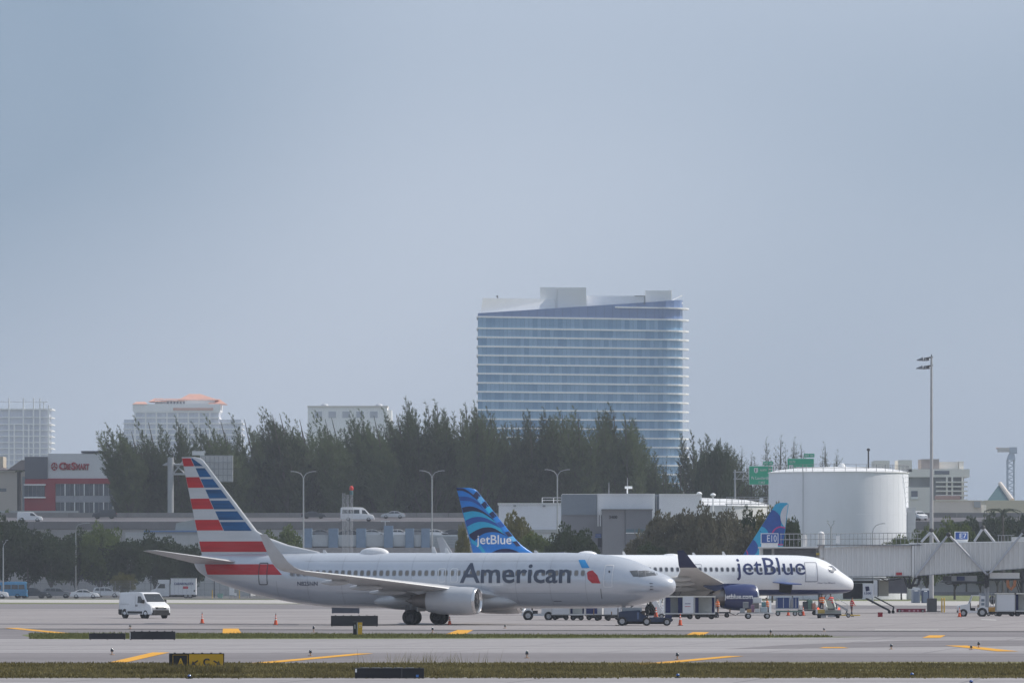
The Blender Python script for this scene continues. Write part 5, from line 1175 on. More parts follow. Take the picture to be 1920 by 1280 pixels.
def broadleaf_meshes(seed, mat, rx=1., rz=.72, clumps=60, per=110, leaf=.068, trunk=.34):
    """broad crown of leaf clumps on forked limbs, unit radius, base of the trunk at the origin"""
    rng = np.random.default_rng(seed); P0, D = [], []; cz = trunk + rz
    for k in range(clumps):
        v = rng.normal(size=3); v /= np.linalg.norm(v); q = rng.uniform(.35, 1) ** .5 * rng.uniform(.78, 1.08); c = np.array([v[0] * rx, v[1] * rx, v[2] * rz]) * q
        if c[2] < -rz * .75: c[2] *= .8
        r = rng.uniform(.14, .26); w_ = rng.normal(size=(per, 3)); w_ /= np.linalg.norm(w_, axis=1)[:, None]; w_ *= rng.uniform(.3, 1, per)[:, None] ** .4
        P0.append(c + w_ * r * np.array([1, 1, .75]) + np.array([0, 0, cz])); D.append(w_ + rng.normal(0, .6, (per, 3)) + np.array([0, 0, .15]))
    P0, D = np.concatenate(P0), np.concatenate(D); n = len(P0)
    cr = leaf_mesh('crown', P0, D, rng.uniform(.7, 1.5, n) * leaf, rng.uniform(.3, .6, n) * leaf, rng, mat)
    tr = MB().tube([(0, 0, 0), (.02, 0, trunk * .7), (.01, .02, trunk + rz * .4), (0, 0, cz + rz * .4)], [.05, .04, .028, .01], 7)
    for k in range(6):
        a = k * 1.05 + seed; tr.tube([(.01, 0, trunk * (.6 + .08 * k)), (math.cos(a) * .3 * rx, math.sin(a) * .3 * rx, trunk + rz * .45), (math.cos(a) * .62 * rx, math.sin(a) * .62 * rx, trunk + rz * .95)], [.026, .018, .006], 5)
    return tr.mesh('trunk', bark), cr
lm_d = leaf_mat('leaves_dark', (.045, .064, .028), .4, 1.6, .2); lm_g = leaf_mat('leaves_green', (.10, .13, .04), .4, 1.6, .25); lm_b = leaf_mat('leaves_brown', (.125, .118, .078), .3, 1.6, .2); lm_y = leaf_mat('leaves_olive', (.14, .135, .05), .35, 1.6, .25)
BV = {}
for key, mt in (('d', lm_d), ('g', lm_g), ('b', lm_b), ('y', lm_y)): BV[key] = [broadleaf_meshes(20 + i, mt, clumps=95) for i in range(3)]
def broadleaf(name, px, ytop, r_px, d, key, label, cat, group, zbase=0., squash=None):
    tr, cr = BV[key][prng.randrange(3)]; r = r_px * d / F; z = Z_(ytop, d) - zbase
    o = thing(name, label, cat, (X_(px, d), d, zbase), prng.uniform(0, 6), group); o.scale = (r, r, z / (.34 + 2 * .72 * 1.02))
    ob('trunk', tr, o); ob('crown', cr, o)
for px, y, r, k, lb in ((8, 968, 48, 'd', 'dark leafy tree at the left edge beside the fence'), (52, 988, 46, 'd', 'dark leafy tree behind the blue vehicle'), (96, 1000, 44, 'd', 'dark leafy tree above the parked dark cars'), (142, 996, 46, 'd', 'dark leafy tree above the white sedan'), (190, 984, 44, 'g', 'broad tree with lighter green top, middle of the left group'), (188, 1012, 50, 'd', 'dark tree low in front of the light green crown'), (240, 1004, 44, 'd', 'dark tree behind the white cargo van'), (290, 1000, 40, 'd', 'dark spreading tree above the cab of the box truck'), (330, 1008, 36, 'd', 'dark tree left of the striped tail above the box truck'), (362, 1022, 26, 'd', 'small dark tree nearest the striped tail')):
    broadleaf('leafy_tree', px, y, r, 985 + prng.uniform(-8, 14), k, lb, 'tree', 'trees along the left fence')
broadleaf('leafy_tree', 1338, 816, 34, 1160, 'd', 'broad rounded dark tree right of the glass tower', 'tree', None)
broadleaf('shrub', 232, 1074, 24, 962, 'y', 'small olive shrub by the fence above the white van', 'shrub', None)
broadleaf('leafy_tree', 530, 988, 41, 960, 'g', 'round green tree rising above the silver fuselage right of the striped tail', 'tree', None)
for px, y, r, d, k, lb in ((970, 963, 36, 830, 'y', 'olive green shrub right of the blue tail'), (1005, 990, 42, 815, 'g', 'green rounded shrub before the white depot shed'), (1070, 986, 44, 810, 'd', 'dark shrub in front of the grey depot wall'), (1100, 1006, 30, 805, 'd', 'small dark shrub beside the depot door'), (868, 985, 16, 835, 'y', 'narrow olive shrub left of the blue tail')):
    broadleaf('shrub', px, y, r, d, k, lb, 'shrub', 'shrubs in front of the depot')
for px, y, r, k, lb in ((1205, 1000, 38, 'b', 'brownish shrub right of the grey depot block, leftmost of the thicket'), (1240, 962, 42, 'b', 'tall brown shrub second in the thicket'), (1285, 946, 46, 'b', 'tallest brown shrub of the thicket'), (1330, 950, 46, 'b', 'brown shrub under the lower tank, fourth in the thicket'), (1372, 962, 44, 'b', 'brown green shrub left of the spotted tail'), (1300, 990, 50, 'b', 'low brown shrub at the front of the thicket'), (1410, 958, 40, 'd', 'dark green shrub just left of the spotted tail'), (1448, 949, 38, 'y', 'olive shrub behind the spotted tail'), (1486, 962, 26, 'd', 'dark green shrub right of the spotted tail before the tank'), (1225, 1012, 36, 'd', 'low dark shrub at the foot of the depot block')):
    broadleaf('shrub', px, y, r, 785 + prng.uniform(-8, 10), k, lb, 'shrub', 'thicket before the tanks')
for px, y, r, d, k, lb in ((1690, 996, 34, 880, 'g', 'green shrub at the foot of the big tank'), (1738, 988, 36, 890, 'g', 'green shrub left of the light mast foot of the tank'), (1790, 977, 46, 885, 'g', 'large bright green shrub above the gate sign'), (1838, 994, 36, 880, 'd', 'dark green shrub right of the gate sign'), (1812, 962, 40, 1085, 'd', 'dark bush on the right embankment, left of the palm'), (1850, 965, 40, 1085, 'd', 'dark bush under the palm'), (1890, 958, 44, 1082, 'd', 'dark bush at the right end of the embankment'), (1925, 948, 40, 1085, 'd', 'dark bush at the right edge of the view'), (1870, 985, 44, 1075, 'd', 'low dark bush below the palm')):
    broadleaf('shrub', px, y, r, d, k, lb, 'shrub', 'shrubs on the right')
broadleaf('shrub', 8, 950, 24, 1234, 'g', 'small green hedge bush behind the low pale wall at far left', 'shrub', None)

def palm(px, ytop, d, fronds, label, size=2.6, trunk_m=bark, tr_r=.22):
    o = thing('palm_tree', label, 'palm', (X_(px, d), d, 0), 0); z = Z_(ytop, d); MB().tube([(0, 0, 0), (.1, 0, z * .5), (0, 0, z)], [tr_r * 1.3, tr_r, tr_r], 8).build('trunk', trunk_m, o, smooth=40)
    rr = random.Random(int(px))
    for k in range(fronds):
        a = math.tau * k / fronds + rr.uniform(-.2, .2); e = rr.uniform(.95, 1.4); mb = MB(); n = 12
        pts = [Vector((math.cos(a) * size * t * math.cos(e * (1 - t * .5)), math.sin(a) * size * t * math.cos(e * (1 - t * .5)), z + size * (math.sin(e) * t - .75 * t * t))) for t in [i / n for i in range(n + 1)]]
        mb.tube(pts, .035, 4); sd = Vector((-math.sin(a), math.cos(a), 0))
        for i in range(1, n + 1):
            for s in (-1, 1):
                w_ = .55 * math.sin(math.pi * (i / n) * .9 + .2); q = pts[i] + sd * s * w_ + Vector((0, 0, -.32)); f_ = (pts[i] - pts[i - 1]).normalized() * .1
                mb.add([pts[i] - f_, pts[i] + f_, q + f_ * 2], [(0, 1, 2)])
        mb.build('frond', leaf_mat('palm_leaf', (.05, .062, .035)), o, recalc=False)
palm(1880, 966, 1070, 9, 'palm with upright dark fronds on the right embankment', 4.2)
palm(36, 884, 1238, 7, 'tall dark palm trunk with a small head beside the storage building', 1.0, M('dark_trunk', (.04, .04, .042), .9), .5)
# ================================================================== road vehicles
cglass = M('car_glass', (.025, .03, .035), .08, spec=.8, var=.2)
trim = M('black_trim', (.025, .025, .027), .6)
lamp_w = M('headlamp', (.6, .6, .6), .15, spec=.8); lamp_r = M('tail_lamp', (.35, .02, .02), .3)
PROF = {  # side outline x (forward), z ; side windows ; windscreen and rear screen as outline segments
 'sedan': dict(L=4.75, W=1.82, H=1.45, r=.33, ax=(-1.38, 1.42), belt=.92, p=[(-2.33, .3), (-2.37, .72), (-2.2, 1.0), (-1.75, 1.05), (-.95, 1.40), (-.2, 1.45), (.35, 1.40), (1.15, .98), (2.1, .82), (2.35, .62), (2.37, .3)],
   win=[[(-1.45, 1.03), (-.92, 1.33), (-.3, 1.37), (-.3, 1.0)], [(-.22, 1.0), (-.22, 1.37), (.3, 1.33), (.95, .98)]], ws=(6, 7), rs=(3, 4)),
 'suv': dict(L=4.8, W=1.9, H=1.75, r=.37, ax=(-1.4, 1.4), belt=1.08, p=[(-2.36, .35), (-2.4, .9), (-2.3, 1.2), (-2.0, 1.70), (-1.0, 1.75), (.1, 1.72), (.55, 1.62), (1.2, 1.14), (2.15, 1.02), (2.38, .8), (2.4, .35)],
   win=[[(-2.0, 1.2), (-1.8, 1.6), (-1.25, 1.63), (-1.25, 1.16)], [(-1.17, 1.16), (-1.17, 1.63), (-.35, 1.63), (-.35, 1.14)], [(-.27, 1.14), (-.27, 1.63), (.42, 1.55), (1.0, 1.13)]], ws=(6, 7), rs=(2, 3)),
 'minibus': dict(L=6.6, W=2.0, H=2.75, r=.37, ax=(-1.75, 2.2), belt=1.35, p=[(-3.25, .4), (-3.3, 1.3), (-3.22, 2.6), (-3.0, 2.72), (-.5, 2.75), (1.1, 2.65), (1.6, 2.3), (2.35, 1.42), (3.1, 1.15), (3.28, .8), (3.3, .4)],
   win=[[(-3.0, 1.5), (-2.95, 2.25), (-1.95, 2.25), (-1.95, 1.5)], [(-1.85, 1.5), (-1.85, 2.25), (-.75, 2.25), (-.75, 1.5)], [(-.65, 1.5), (-.65, 2.25), (.45, 2.25), (.45, 1.5)], [(.95, 1.45), (.95, 2.2), (1.5, 2.15), (2.1, 1.45)]], ws=(6, 7), rs=(1, 2)),
 'delivery': dict(L=4.9, W=1.85, H=1.85, r=.34, ax=(-1.45, 1.5), belt=1.1, p=[(-2.4, .32), (-2.45, 1.0), (-2.36, 1.78), (-2.2, 1.84), (.3, 1.85), (.75, 1.75), (1.5, 1.12), (2.2, .98), (2.43, .75), (2.45, .32)],
   win=[[(.15, 1.15), (.15, 1.65), (.65, 1.62), (1.2, 1.12)]], ws=(5, 6), rs=None),
 'promaster': dict(L=5.0, W=2.05, H=2.25, r=.36, ax=(-1.55, 1.62), belt=1.3, p=[(-2.45, .36), (-2.5, 1.1), (-2.46, 2.1), (-2.32, 2.23), (.55, 2.25), (.98, 2.18), (1.80, 1.36), (2.25, 1.15), (2.46, .88), (2.5, .36)],
   win=[[(.42, 1.34), (.42, 1.92), (.86, 1.92), (1.46, 1.30)]], ws=(5, 6), rs=None),
}
def vehicle(kind, label, cat, loc, rotz, mat, name='car', group=None, wins=True, z=0.):
    q = PROF[kind]; t = thing(name, label, cat, (loc[0], loc[1], z), rotz, group); W2, Hh, bt = q['W'] / 2, q['H'], q['belt']
    cx, cz = 0., Hh * .42
    def hw(zz, k): return W2 * k * (1 - .16 * max(0, (zz - bt) / (Hh - bt)) * (1 if kind in ('sedan', 'suv') else .5))
    rings = []
    for k, s in ((-1, .955), (-.95, .99), (-.8, 1.0), (.8, 1.0), (.95, .99), (1, .955)):
        rings.append([(cx + (x - cx) * s, hw(zz, k), cz + (zz - cz) * s if zz > .5 else zz) for x, zz in q['p']])
    body = MB().loft(rings).build('body', mat, t, smooth=38)
    if wins:
        for w_ in q['win']:
            for s in (-1, 1): MB().add([(x * .975, s * (hw(zz, 1) + .008), cz + (zz - cz) * .985) for x, zz in w_], [tuple(range(len(w_)))]).build('side_window', cglass, t)
    for nm, seg in (('windscreen', q['ws']), ('rear_window', q['rs'])):
        if seg and (wins or nm == 'windscreen'):
            (x0, z0_), (x1, z1_) = q['p'][seg[0]], q['p'][seg[1]]; nx, nz = -(z1_ - z0_), x1 - x0; l = math.hypot(nx, nz); nx, nz = nx / l * .012, nz / l * .012
            if nz < 0: nx, nz = -nx, -nz
            f = lambda a: (x0 + (x1 - x0) * a + nx, z0_ + (z1_ - z0_) * a + nz); (a0, b0), (a1, b1) = f(.1), f(.92)
            MB().add([(a0, -hw(b0, .86), b0), (a0, hw(b0, .86), b0), (a1, hw(b1, .92), b1), (a1, -hw(b1, .92), b1)], [(0, 1, 2, 3)]).build(nm, cglass, t)
    wm = wheel_mesh(q['r'], .22, .62)
    for ax in q['ax']:
        for s in (-1, 1):
            ob('wheel', wm, t, (ax, s * (W2 - .09), q['r'])); MB().cyl((ax, s * (W2 - .16), q['r'] + .03), (ax, s * (W2 - .005), q['r'] + .03), q['r'] * 1.2, q['r'] * 1.2, 18).build('wheel_arch', trim, t)
    L2 = q['p'][-1][0]; zl = q['p'][-2][1]
    for s in (-1, 1):
        MB().box(L2 - .14, L2 - .005, s * W2 * .62 - .2, s * W2 * .62 + .2, zl - .07, zl + .05).build('headlight', lamp_w, t); MB().box(-L2 - .005, -L2 + .1, s * W2 * .78 - .12, s * W2 * .78 + .12, zl + .1, zl + .3).build('tail_light', lamp_r, t)
        MB().box(q['win'][-1][-1][0] - .3, q['win'][-1][-1][0] - .12, s * (W2 + .02), s * (W2 + .2), bt + .05, bt + .22).build('mirror', trim, t)
    MB().box(L2 - .1, L2 + .03, -W2 * .9, W2 * .9, .28, .5).build('bumper', trim if kind == 'promaster' else mat, t); MB().box(-L2 - .03, -L2 + .1, -W2 * .9, W2 * .9, .3, .5).build('bumper', trim if kind == 'promaster' else mat, t)
    return t
cw_ = M('car_white', (.72, .72, .73), .3, coat=.4, var=.04); cdk = M('car_dark', (.03, .034, .042), .25, coat=.5); csl = M('car_silver', (.45, .46, .47), .3, .4, coat=.3); cgr = M('car_grey', (.16, .165, .175), .3, .3, coat=.3); cbl = M('car_blue', sr(70, 130, 170), .4)
# white cargo van on the apron
d = dg(1158.5); V = vehicle('promaster', 'white cargo van with black bumper parked left of the striped tail', 'van', (X_(271, d), d), R(-52), cw_, 'cargo_van')
MB().loft([[(1.95, -.98, .3), (2.3, -.92, .3), (2.3, -.92, .78), (1.95, -.98, .78)], [(2.52, -.8, .28), (2.56, -.8, .28), (2.56, -.8, .70), (2.5, -.8, .74)], [(2.52, .8, .28), (2.56, .8, .28), (2.56, .8, .70), (2.5, .8, .74)], [(1.95, .98, .3), (2.3, .92, .3), (2.3, .92, .78), (1.95, .98, .78)]]).build('front_bumper', trim, V, smooth=30)
MB().box(2.42, 2.50, -.55, .55, .80, .98).build('grille', trim, V); MB().box(2.49, 2.515, -.3, .3, .86, .90).build('chrome_bar', lip_m, V)
for s in (-1, 1):
    y = s * 1.022; MB().box(-1.1, 1.15, y - .012, y + .012, .42, .62).build('side_moulding', trim, V); MB().box(-2.48, -1.95, y - .014, y + .014, .36, .78).build('corner_cladding', trim, V)
    for x in (.15, .33): MB().box(x, x + .06, y - .02, y + .02, 1.02, 1.2).build('door_handle', trim, V)
    MB().box(-2.2, -.9, y - .01, y + .01, 1.22, 1.25).build('sliding_rail', M('van_groove', (.35, .35, .36), .5), V); MB().box(.08, .095, y - .008, y + .008, .5, 2.0).build('door_gap', M('van_groove', (.35, .35, .36)), V)
    MB().loft([[(1.95, s * .98, .92), (2.35, s * .80, .88), (2.35, s * .80, 1.0), (1.95, s * .98, 1.14)], [(1.93, s * .90, .92), (2.3, s * .74, .88), (2.3, s * .74, 1.04), (1.93, s * .90, 1.18)]]).build('headlamp_lens', lamp_w, V); MB().box(1.35, 1.5, s * 1.04, s * 1.25, 1.32, 1.62).build('wing_mirror', trim, V)
# cars and trucks behind the fence
zg = 0
def lot(kind, px, d, rot, mat, label, name='parked_car', cat='car'): return vehicle(kind, label, cat, (X_(px, d), d), R(rot), mat, name, 'vehicles parked behind the fence')
lot('sedan', 159, 938, 0, cw_, 'white sedan parked by the verge in front of the left trees')
lot('suv', 62, 944, 0, cdk, 'dark car parked beside the blue van'); lot('suv', 108, 950, 0, cgr, 'dark grey car parked left of the white sedan'); lot('suv', 200, 975, 0, cw_, 'white pickup like car half hidden under the left trees')
lot('minibus', 14, 942, 180, cbl, 'blue van parked at the left edge behind the fence', 'parked_van', 'van'); lot('suv', -12, 932, 0, cw_, 'white truck cut by the left edge of the view')
# box truck
d = 948; T = Site('box_truck', 'white box truck with blue lettering parked behind the fence', 'truck', 325, d)
bw = M('box_white', (.66, .67, .69), .5, var=.04, scale=.4); T.box('cargo_box', bw, 321, 368, 1083.5, 1114, -1.2, 1.2); T.box('box_rail', M('box_trim', (.42, .43, .45), .4, .3), 320.5, 368.5, 1082.8, 1084.4, -1.25, 1.25)
for p in (327.5, 335, 343, 351, 359): T.box('box_seam', M('box_seam', (.48, .49, .52), .5), p, p + .6, 1085, 1113, -1.22, -1.2)
text_sign('lettering', 'CARNIVALSTX', M('letter_blue', sr(60, 72, 120), .5), T.root, T.x(327), -1.23, T.z(1096), width=T.x(364) - T.x(327), height=.42, bold=.03)
T.box('red_label', M('label_red', sr(186, 70, 80), .5), 344, 353.5, 1098.5, 1103, -1.25, -1.22); T.box('small_panel', dark_line, 364, 366.6, 1105.5, 1108.5, -1.25, -1.22)
T.box('chassis', trim, 286, 368, 1115, 1118.5, -.9, .9)
x = T.x; MB().prism([(x(318), T.z(1117)), (x(318), T.z(1092)), (x(300), T.z(1092)), (x(292), T.z(1103)), (x(283), T.z(1106)), (x(282), T.z(1117))], -1.05, 1.05).build('cab', M('cab_white', (.58, .59, .61), .4), T.root, smooth=30); MB().add([(x(301), -1.06, T.z(1094)), (x(310), -1.06, T.z(1094)), (x(310), -1.06, T.z(1102)), (x(295.5), -1.06, T.z(1102))], [(0, 1, 2, 3)]).build('side_window', cglass, T.root)
T.box('wind_deflector', bw, 297, 318, 1086, 1092, -1, 1)
for p in (291, 349, 357):
    for s in (-.95, .95): ob('wheel', wheel_mesh(.45, .26, .6), T.root, (x(p), s, .45))
# vehicles on the highway
def on_road(kind, px, dd, rot, mat, label, name, cat): z = zN + (zF - zN) * (dd - dN) / (dF_ - dN); return vehicle(kind, label, cat, (X_(px, dd), dd), R(rot), mat, name, 'vehicles on the raised highway', z=z + .02)
on_road('delivery', 56, 1104, 0, cw_, 'white delivery van on the highway at far left', 'delivery_van', 'van'); on_road('suv', 196, 1120, 180, cdk, 'dark estate car on the highway before the storage building', 'car', 'car'); on_road('sedan', 588, 1121, 0, cdk, 'dark sedan on the highway left of the white minibus', 'car', 'car')
on_road('minibus', 670, 1106, 0, cw_, 'white minibus on the highway behind the mast cluster', 'minibus', 'minibus'); on_road('sedan', 737, 1121, 180, csl, 'silver sedan on the highway right of the minibus', 'car', 'car'); on_road('suv', 1722, 1112, -70, cw_, 'white car on the highway beside the big tank', 'car', 'car')
for px, m_, lb in ((603, cgr, 'grey car roof on the parking deck, leftmost'), (650, cdk, 'dark car roof on the parking deck behind the masts'), (700, csl, 'silver car roof on the parking deck left of the lamp'), (748, cw_, 'white car roof on the parking deck right of the lamp'), (783, cgr, 'grey car roof on the parking deck between two columns'), (818, cw_, 'white car roof on the parking deck above the louvres'), (852, cdk, 'dark car roof on the parking deck nearest the blue tail')):
    dd = 1010.; vehicle('sedan', lb, 'car', (X_(px, dd), dd), R(prng.choice([0, 180, 20])), m_, 'parked_car', 'cars on the parking deck', z=Z_(1007, 1005))

# ------------------------------------------------------------------ chain-link fence on the left
T = Site('security_fence', 'tall chain-link fence with posts in front of the left trees', 'fence', 210, 958)
cl = bpy.data.materials.new('chain_link'); cl.use_nodes = True; t_ = cl.node_tree; o_ = t_.nodes['Material Output']; mxs = t_.nodes.new('ShaderNodeMixShader'); trn = t_.nodes.new('ShaderNodeBsdfTransparent'); mxs.inputs[0].default_value = .16
t_.links.new(trn.outputs[0], mxs.inputs[1]); t_.links.new(t_.nodes['Principled BSDF'].outputs[0], mxs.inputs[2]); t_.links.new(mxs.outputs[0], o_.inputs[0]); t_.nodes['Principled BSDF'].inputs['Base Color'].default_value = (.3, .31, .32, 1)
MB().add([(T.x(-40), 0, .05), (T.x(520), 0, .05), (T.x(520), 0, T.z(1092)), (T.x(-40), 0, T.z(1092))], [(0, 1, 2, 3)]).build('chain_link', cl, T.root)
for p in range(-36, 520, 28): MB().cyl((T.x(p), .03, 0), (T.x(p), .03, T.z(1088)), .045, .045, 6).build('post', M('fence_post', (.22, .22, .23), .5, .3), T.root)
for y in (1088.4, 1092, 1105): MB().cyl((T.x(-40), .02, T.z(y)), (T.x(520), .02, T.z(y)), .02, .02, 5).build('rail', M('fence_post', (.22, .22, .23)), T.root)
for p in (283, 402): MB().cyl((T.x(p), -.1, 0), (T.x(p), -.1, T.z(1079 if p == 283 else 1082)), .09, .09, 8).build('tall_post', M('fence_dark', (.09, .09, .10), .6), T.root)
T = Site('utility_cabinet', 'white utility cabinet on a stand under the silver tail', 'cabinet', 434, 930); T.box('cabinet_body', cw_, 430, 439.5, 1100, 1115, -.3, .3); T.box('meter_box', cw_, 439.5, 443.5, 1111, 1116, -.2, .2); T.box('leg', galv, 430.5, 431.6, 1115, None, -.05, .05); T.box('leg', galv, 441.8, 442.8, 1115, None, -.05, .05)
T = Site('waste_bin', 'pale green waste bin by the fence gate', 'bin', 413, 940); MB().loft([[(T.x(408.5), -.4, .05), (T.x(417.5), -.4, .05), (T.x(417.5), .4, .05), (T.x(408.5), .4, .05)], [(T.x(408), -.45, T.z(1113)), (T.x(418), -.45, T.z(1113)), (T.x(418), .45, T.z(1113)), (T.x(408), .45, T.z(1113))]]).build('bin_body', M('bin_green', (.26, .42, .36), .6), T.root); T.box('lid', M('bin_lid', (.2, .34, .3), .6), 407.6, 418.4, 1111.8, 1113, -.5, .5)
for p in (449, 398): T = Site('yellow_bollard', f'thin yellow post {"under the silver tail" if p == 449 else "beside the green bin"}', 'bollard', p, 935, 'yellow posts by the fence'); MB().cyl((0, 0, 0), (0, 0, T.z(1106)), .07, .07, 8).build('post', M('bollard_yellow', (.62, .42, .08), .6), T.root); MB().ell((0, 0, T.z(1106)), .07, .07, .05, 8, 4).build('cap', M('bollard_yellow', (.62, .42, .08)), T.root)
# ================================================================== passenger bridges
br = M('bridge_panel', (.68, .675, .66), .6, var=.04, scale=.3, dirt=.1); br2 = M('bridge_panel_light', (.75, .745, .73), .55, var=.04, scale=.3, dirt=.08); steel = M('bridge_steel', (.27, .275, .29), .5, .3); dsteel = M('dark_steel', (.06, .062, .066), .6); pipe_m = M('white_tube', (.46, .47, .50), .4)
def tunnel(T, name, p0, p1, yt0, yt1, yb0, yb1, y0, y1, mat, ribs):
    x, z = T.x, T.z
    o = MB().loft([[(x(p0), y0, z(yb0)), (x(p0), y1, z(yb0)), (x(p0), y1, z(yt0)), (x(p0), y0, z(yt0))], [(x(p1), y0, z(yb1)), (x(p1), y1, z(yb1)), (x(p1), y1, z(yt1)), (x(p1), y0, z(yt1))]]).build(name, mat, T.root)
    for k in range(ribs):
        t = (k + .5) / ribs; p = p0 + (p1 - p0) * t; w_ = (p1 - p0) / ribs * .27; zt_, zb_ = z(yt0 + (yt1 - yt0) * t + 1.2), z(yb0 + (yb1 - yb0) * t - 1.2)
        MB().loft([[(x(p - w_), y0, zb_), (x(p + w_), y0, zb_), (x(p + w_), y0, zt_), (x(p - w_), y0, zt_)], [(x(p - w_ * .55), y0 - .12, zb_), (x(p + w_ * .55), y0 - .12, zb_), (x(p + w_ * .55), y0 - .12, zt_), (x(p - w_ * .55), y0 - .12, zt_)]]).build('wall_rib', mat, o)
    for a, b_, c in ((yb0, yb1, 1), (yt0, yt1, -1)):
        MB().loft([[(x(p0), y0 - .1, z(a)), (x(p0), y0 + .1, z(a)), (x(p0), y0 + .1, z(a - c * 1.4)), (x(p0), y0 - .1, z(a - c * 1.4))], [(x(p1), y0 - .1, z(b_)), (x(p1), y0 + .1, z(b_)), (x(p1), y0 + .1, z(b_ - c * 1.4)), (x(p1), y0 - .1, z(b_ - c * 1.4))]]).build('edge_beam', steel if c > 0 else far_white, o)
    return o
def gate_sign(label, p0, p1, y0, y1, text, d):
    T = Site('gate_sign', label, 'sign', (p0 + p1) / 2, d); T.box('frame', far_white, p0, p1, y0, y1, 0, .2); pn = T.box('panel', M('gate_blue', sr(60, 92, 160), .45), p0 + 1.4, p1 - 1.4, y0 + 1.4, y1 - 1.4, -.04, -.005)
    T.box('pale_field', M('gate_pale', sr(78, 112, 182), .45), p0 + (p1 - p0) * .30, p1 - 2.2, y0 + 2.2, y1 - 2.2, -.06, -.04, parent=pn); text_sign('lettering', text, far_white, pn, T.x(p0 + (p1 - p0) * .36), -.065, T.z(y1 - 3.6), width=T.x(p1 - 3.4) - T.x(p0 + (p1 - p0) * .36), height=T.z(y0 + 3.4) - T.z(y1 - 3.6), bold=.0)
    T.box('stand', far_white, p0 + 1, p1 - 1, y1, y1 + 6.5, .05, .18); return T
T = Site('passenger_bridge', 'long grey corrugated passenger bridge beside the nose of the white airliner', 'passenger bridge', 1750, 556)
tunnel(T, 'outer_tunnel', 1545, 1711.5, 1026, 1018.6, 1082, 1079.6, 0, 3.0, br2, 17)
tunnel(T, 'inner_tunnel', 1711.5, 1935, 1017.4, 1013.4, 1079.8, 1064.6, -.35, 3.3, br, 24)
T.box('tunnel_collar', br2, 1709.5, 1713.5, 1016.6, 1081, -.5, 3.4)
T.box('bottom_beam', steel, 1600, 1712, 1082.4, 1084.4, .3, .7)
# service walkway with railing on the outer tunnel
T.box('walkway', steel, 1532, 1727, 1020.5, 1022.4, -.5, 1.0)
for y in (998.5, 1009): MB().cyl((T.x(1462), -.45, T.z(y + 2)), (T.x(1726), -.45, T.z(y)), .035, .035, 6).build('hand_rail', galv, T.root)
for p in range(1464, 1727, 8): MB().cyl((T.x(p), -.45, T.z(1024)), (T.x(p), -.45, T.z(999.5)), .025, .025, 5).build('rail_post', galv, T.root)
MB().cyl((T.x(1540), .3, T.z(1046)), (T.x(1540), .3, T.z(1001)), .32, .32, 14).ell((T.x(1540), .3, T.z(1001)), .32, .32, .28, 14, 6).build('beacon_post', br2, T.root, smooth=40)
MB().cyl((T.x(1508), .3, T.z(1026)), (T.x(1508), .3, T.z(1002)), .28, .28, 14).build('beacon_post', br2, T.root, smooth=40); T.box('rail_plate', far_white, 1567, 1574, 1004, 1018, -.55, -.48); T.box('junction_box', M('junction_yellow', (.5, .38, .08), .5), 1530, 1536, 1036, 1040, -.1, .2)
# cab behind the airliner
T.box('cab_roof', br2, 1424, 1534, 1024.4, 1027, -.3, 3.4); T.box('cab', br2, 1426, 1545, 1027, 1082, .4, 3.2); T.box('bellows', M('bellows_grey', (.10, .10, .105), .8, var=.2, scale=2), 1452, 1530, 1028.5, 1046, -.1, .4); T.box('cab_window', cglass, 1431, 1447, 1029, 1046, .25, .4)
# red sticker, undercarriage, air unit and cables
T.box('red_sticker', M('sticker_red', sr(184, 60, 66), .5), 1680, 1691, 1072.5, 1077.5, -.2, -.13); x, z = T.x, T.z
mb = MB()
for a, b_, c, e in ((1695, 1080, 1703, 1100), (1706, 1080, 1706, 1103), (1718, 1080, 1708, 1103), (1703, 1100, 1710, 1101), (1714, 1082, 1726, 1082), (1726, 1082, 1722, 1096), (1722, 1096, 1711, 1097)): mb.cyl((x(a), .4, z(b_)), (x(c), .4, z(e)), .13, .13, 8)
mb.build('lift_frame', dsteel, T.root)
T.box('air_unit', M('air_unit', (.33, .335, .34), .5), 1776, 1832, 1078.6, 1089, .2, 2.2); T.box('unit_grille', dsteel, 1768, 1784, 1079.6, 1088.4, .08, .2); T.box('unit_grille', M('grille_blue', sr(52, 62, 96), .5), 1794, 1809, 1080, 1087.6, .06, .2); T.box('unit_rail', dsteel, 1766, 1850, 1089, 1091.4, .1, 2.0)
T.box('air_unit', br2, 1856, 1912, 1073, 1084, .2, 2.0); T.box('unit_rail', dsteel, 1852, 1925, 1084, 1087.4, .1, 2)
mb = MB()
for p, y0, y1 in ((1802.5, 1090, 1094.5), (1811.5, 1090, 1094), (1849, 1074, 1102), (1853.5, 1074, 1100), (1901, 1068, 1086)): mb.cyl((x(p), .4, z(y0)), (x(p), .4, z(y1)), .12, .12, 8)
mb.build('hanger', dsteel, T.root); MB().tube([(x(1772), .2, z(1092)), (x(1778), .2, z(1094)), (x(1790), .2, z(1093)), (x(1820), .2, z(1091.5)), (x(1846), .2, z(1093))], .07, 6).build('cable', dsteel, T.root); MB().tube([(x(1650), .2, z(1083)), (x(1662), .2, z(1088)), (x(1690), .2, z(1084))], .06, 6).build('cable', dsteel, T.root)
MB().tube([(x(1889), .0, z(1087)), (x(1890), 0, z(1098)), (x(1896), 0, z(1104)), (x(1902), 0, z(1097)), (x(1903), 0, z(1087))], .16, 8).build('hose', M('hose_orange', (.40, .16, .07), .6), T.root)
for p in (1849, 1853.6): MB().cyl((x(p), .8, 0), (x(p), .8, z(1080)), .14, .14, 10).build('support_column', galv, T.root)
T.box('column_foot', steel, 1842, 1860, 1146, None, .2, 1.6)
mb = MB()
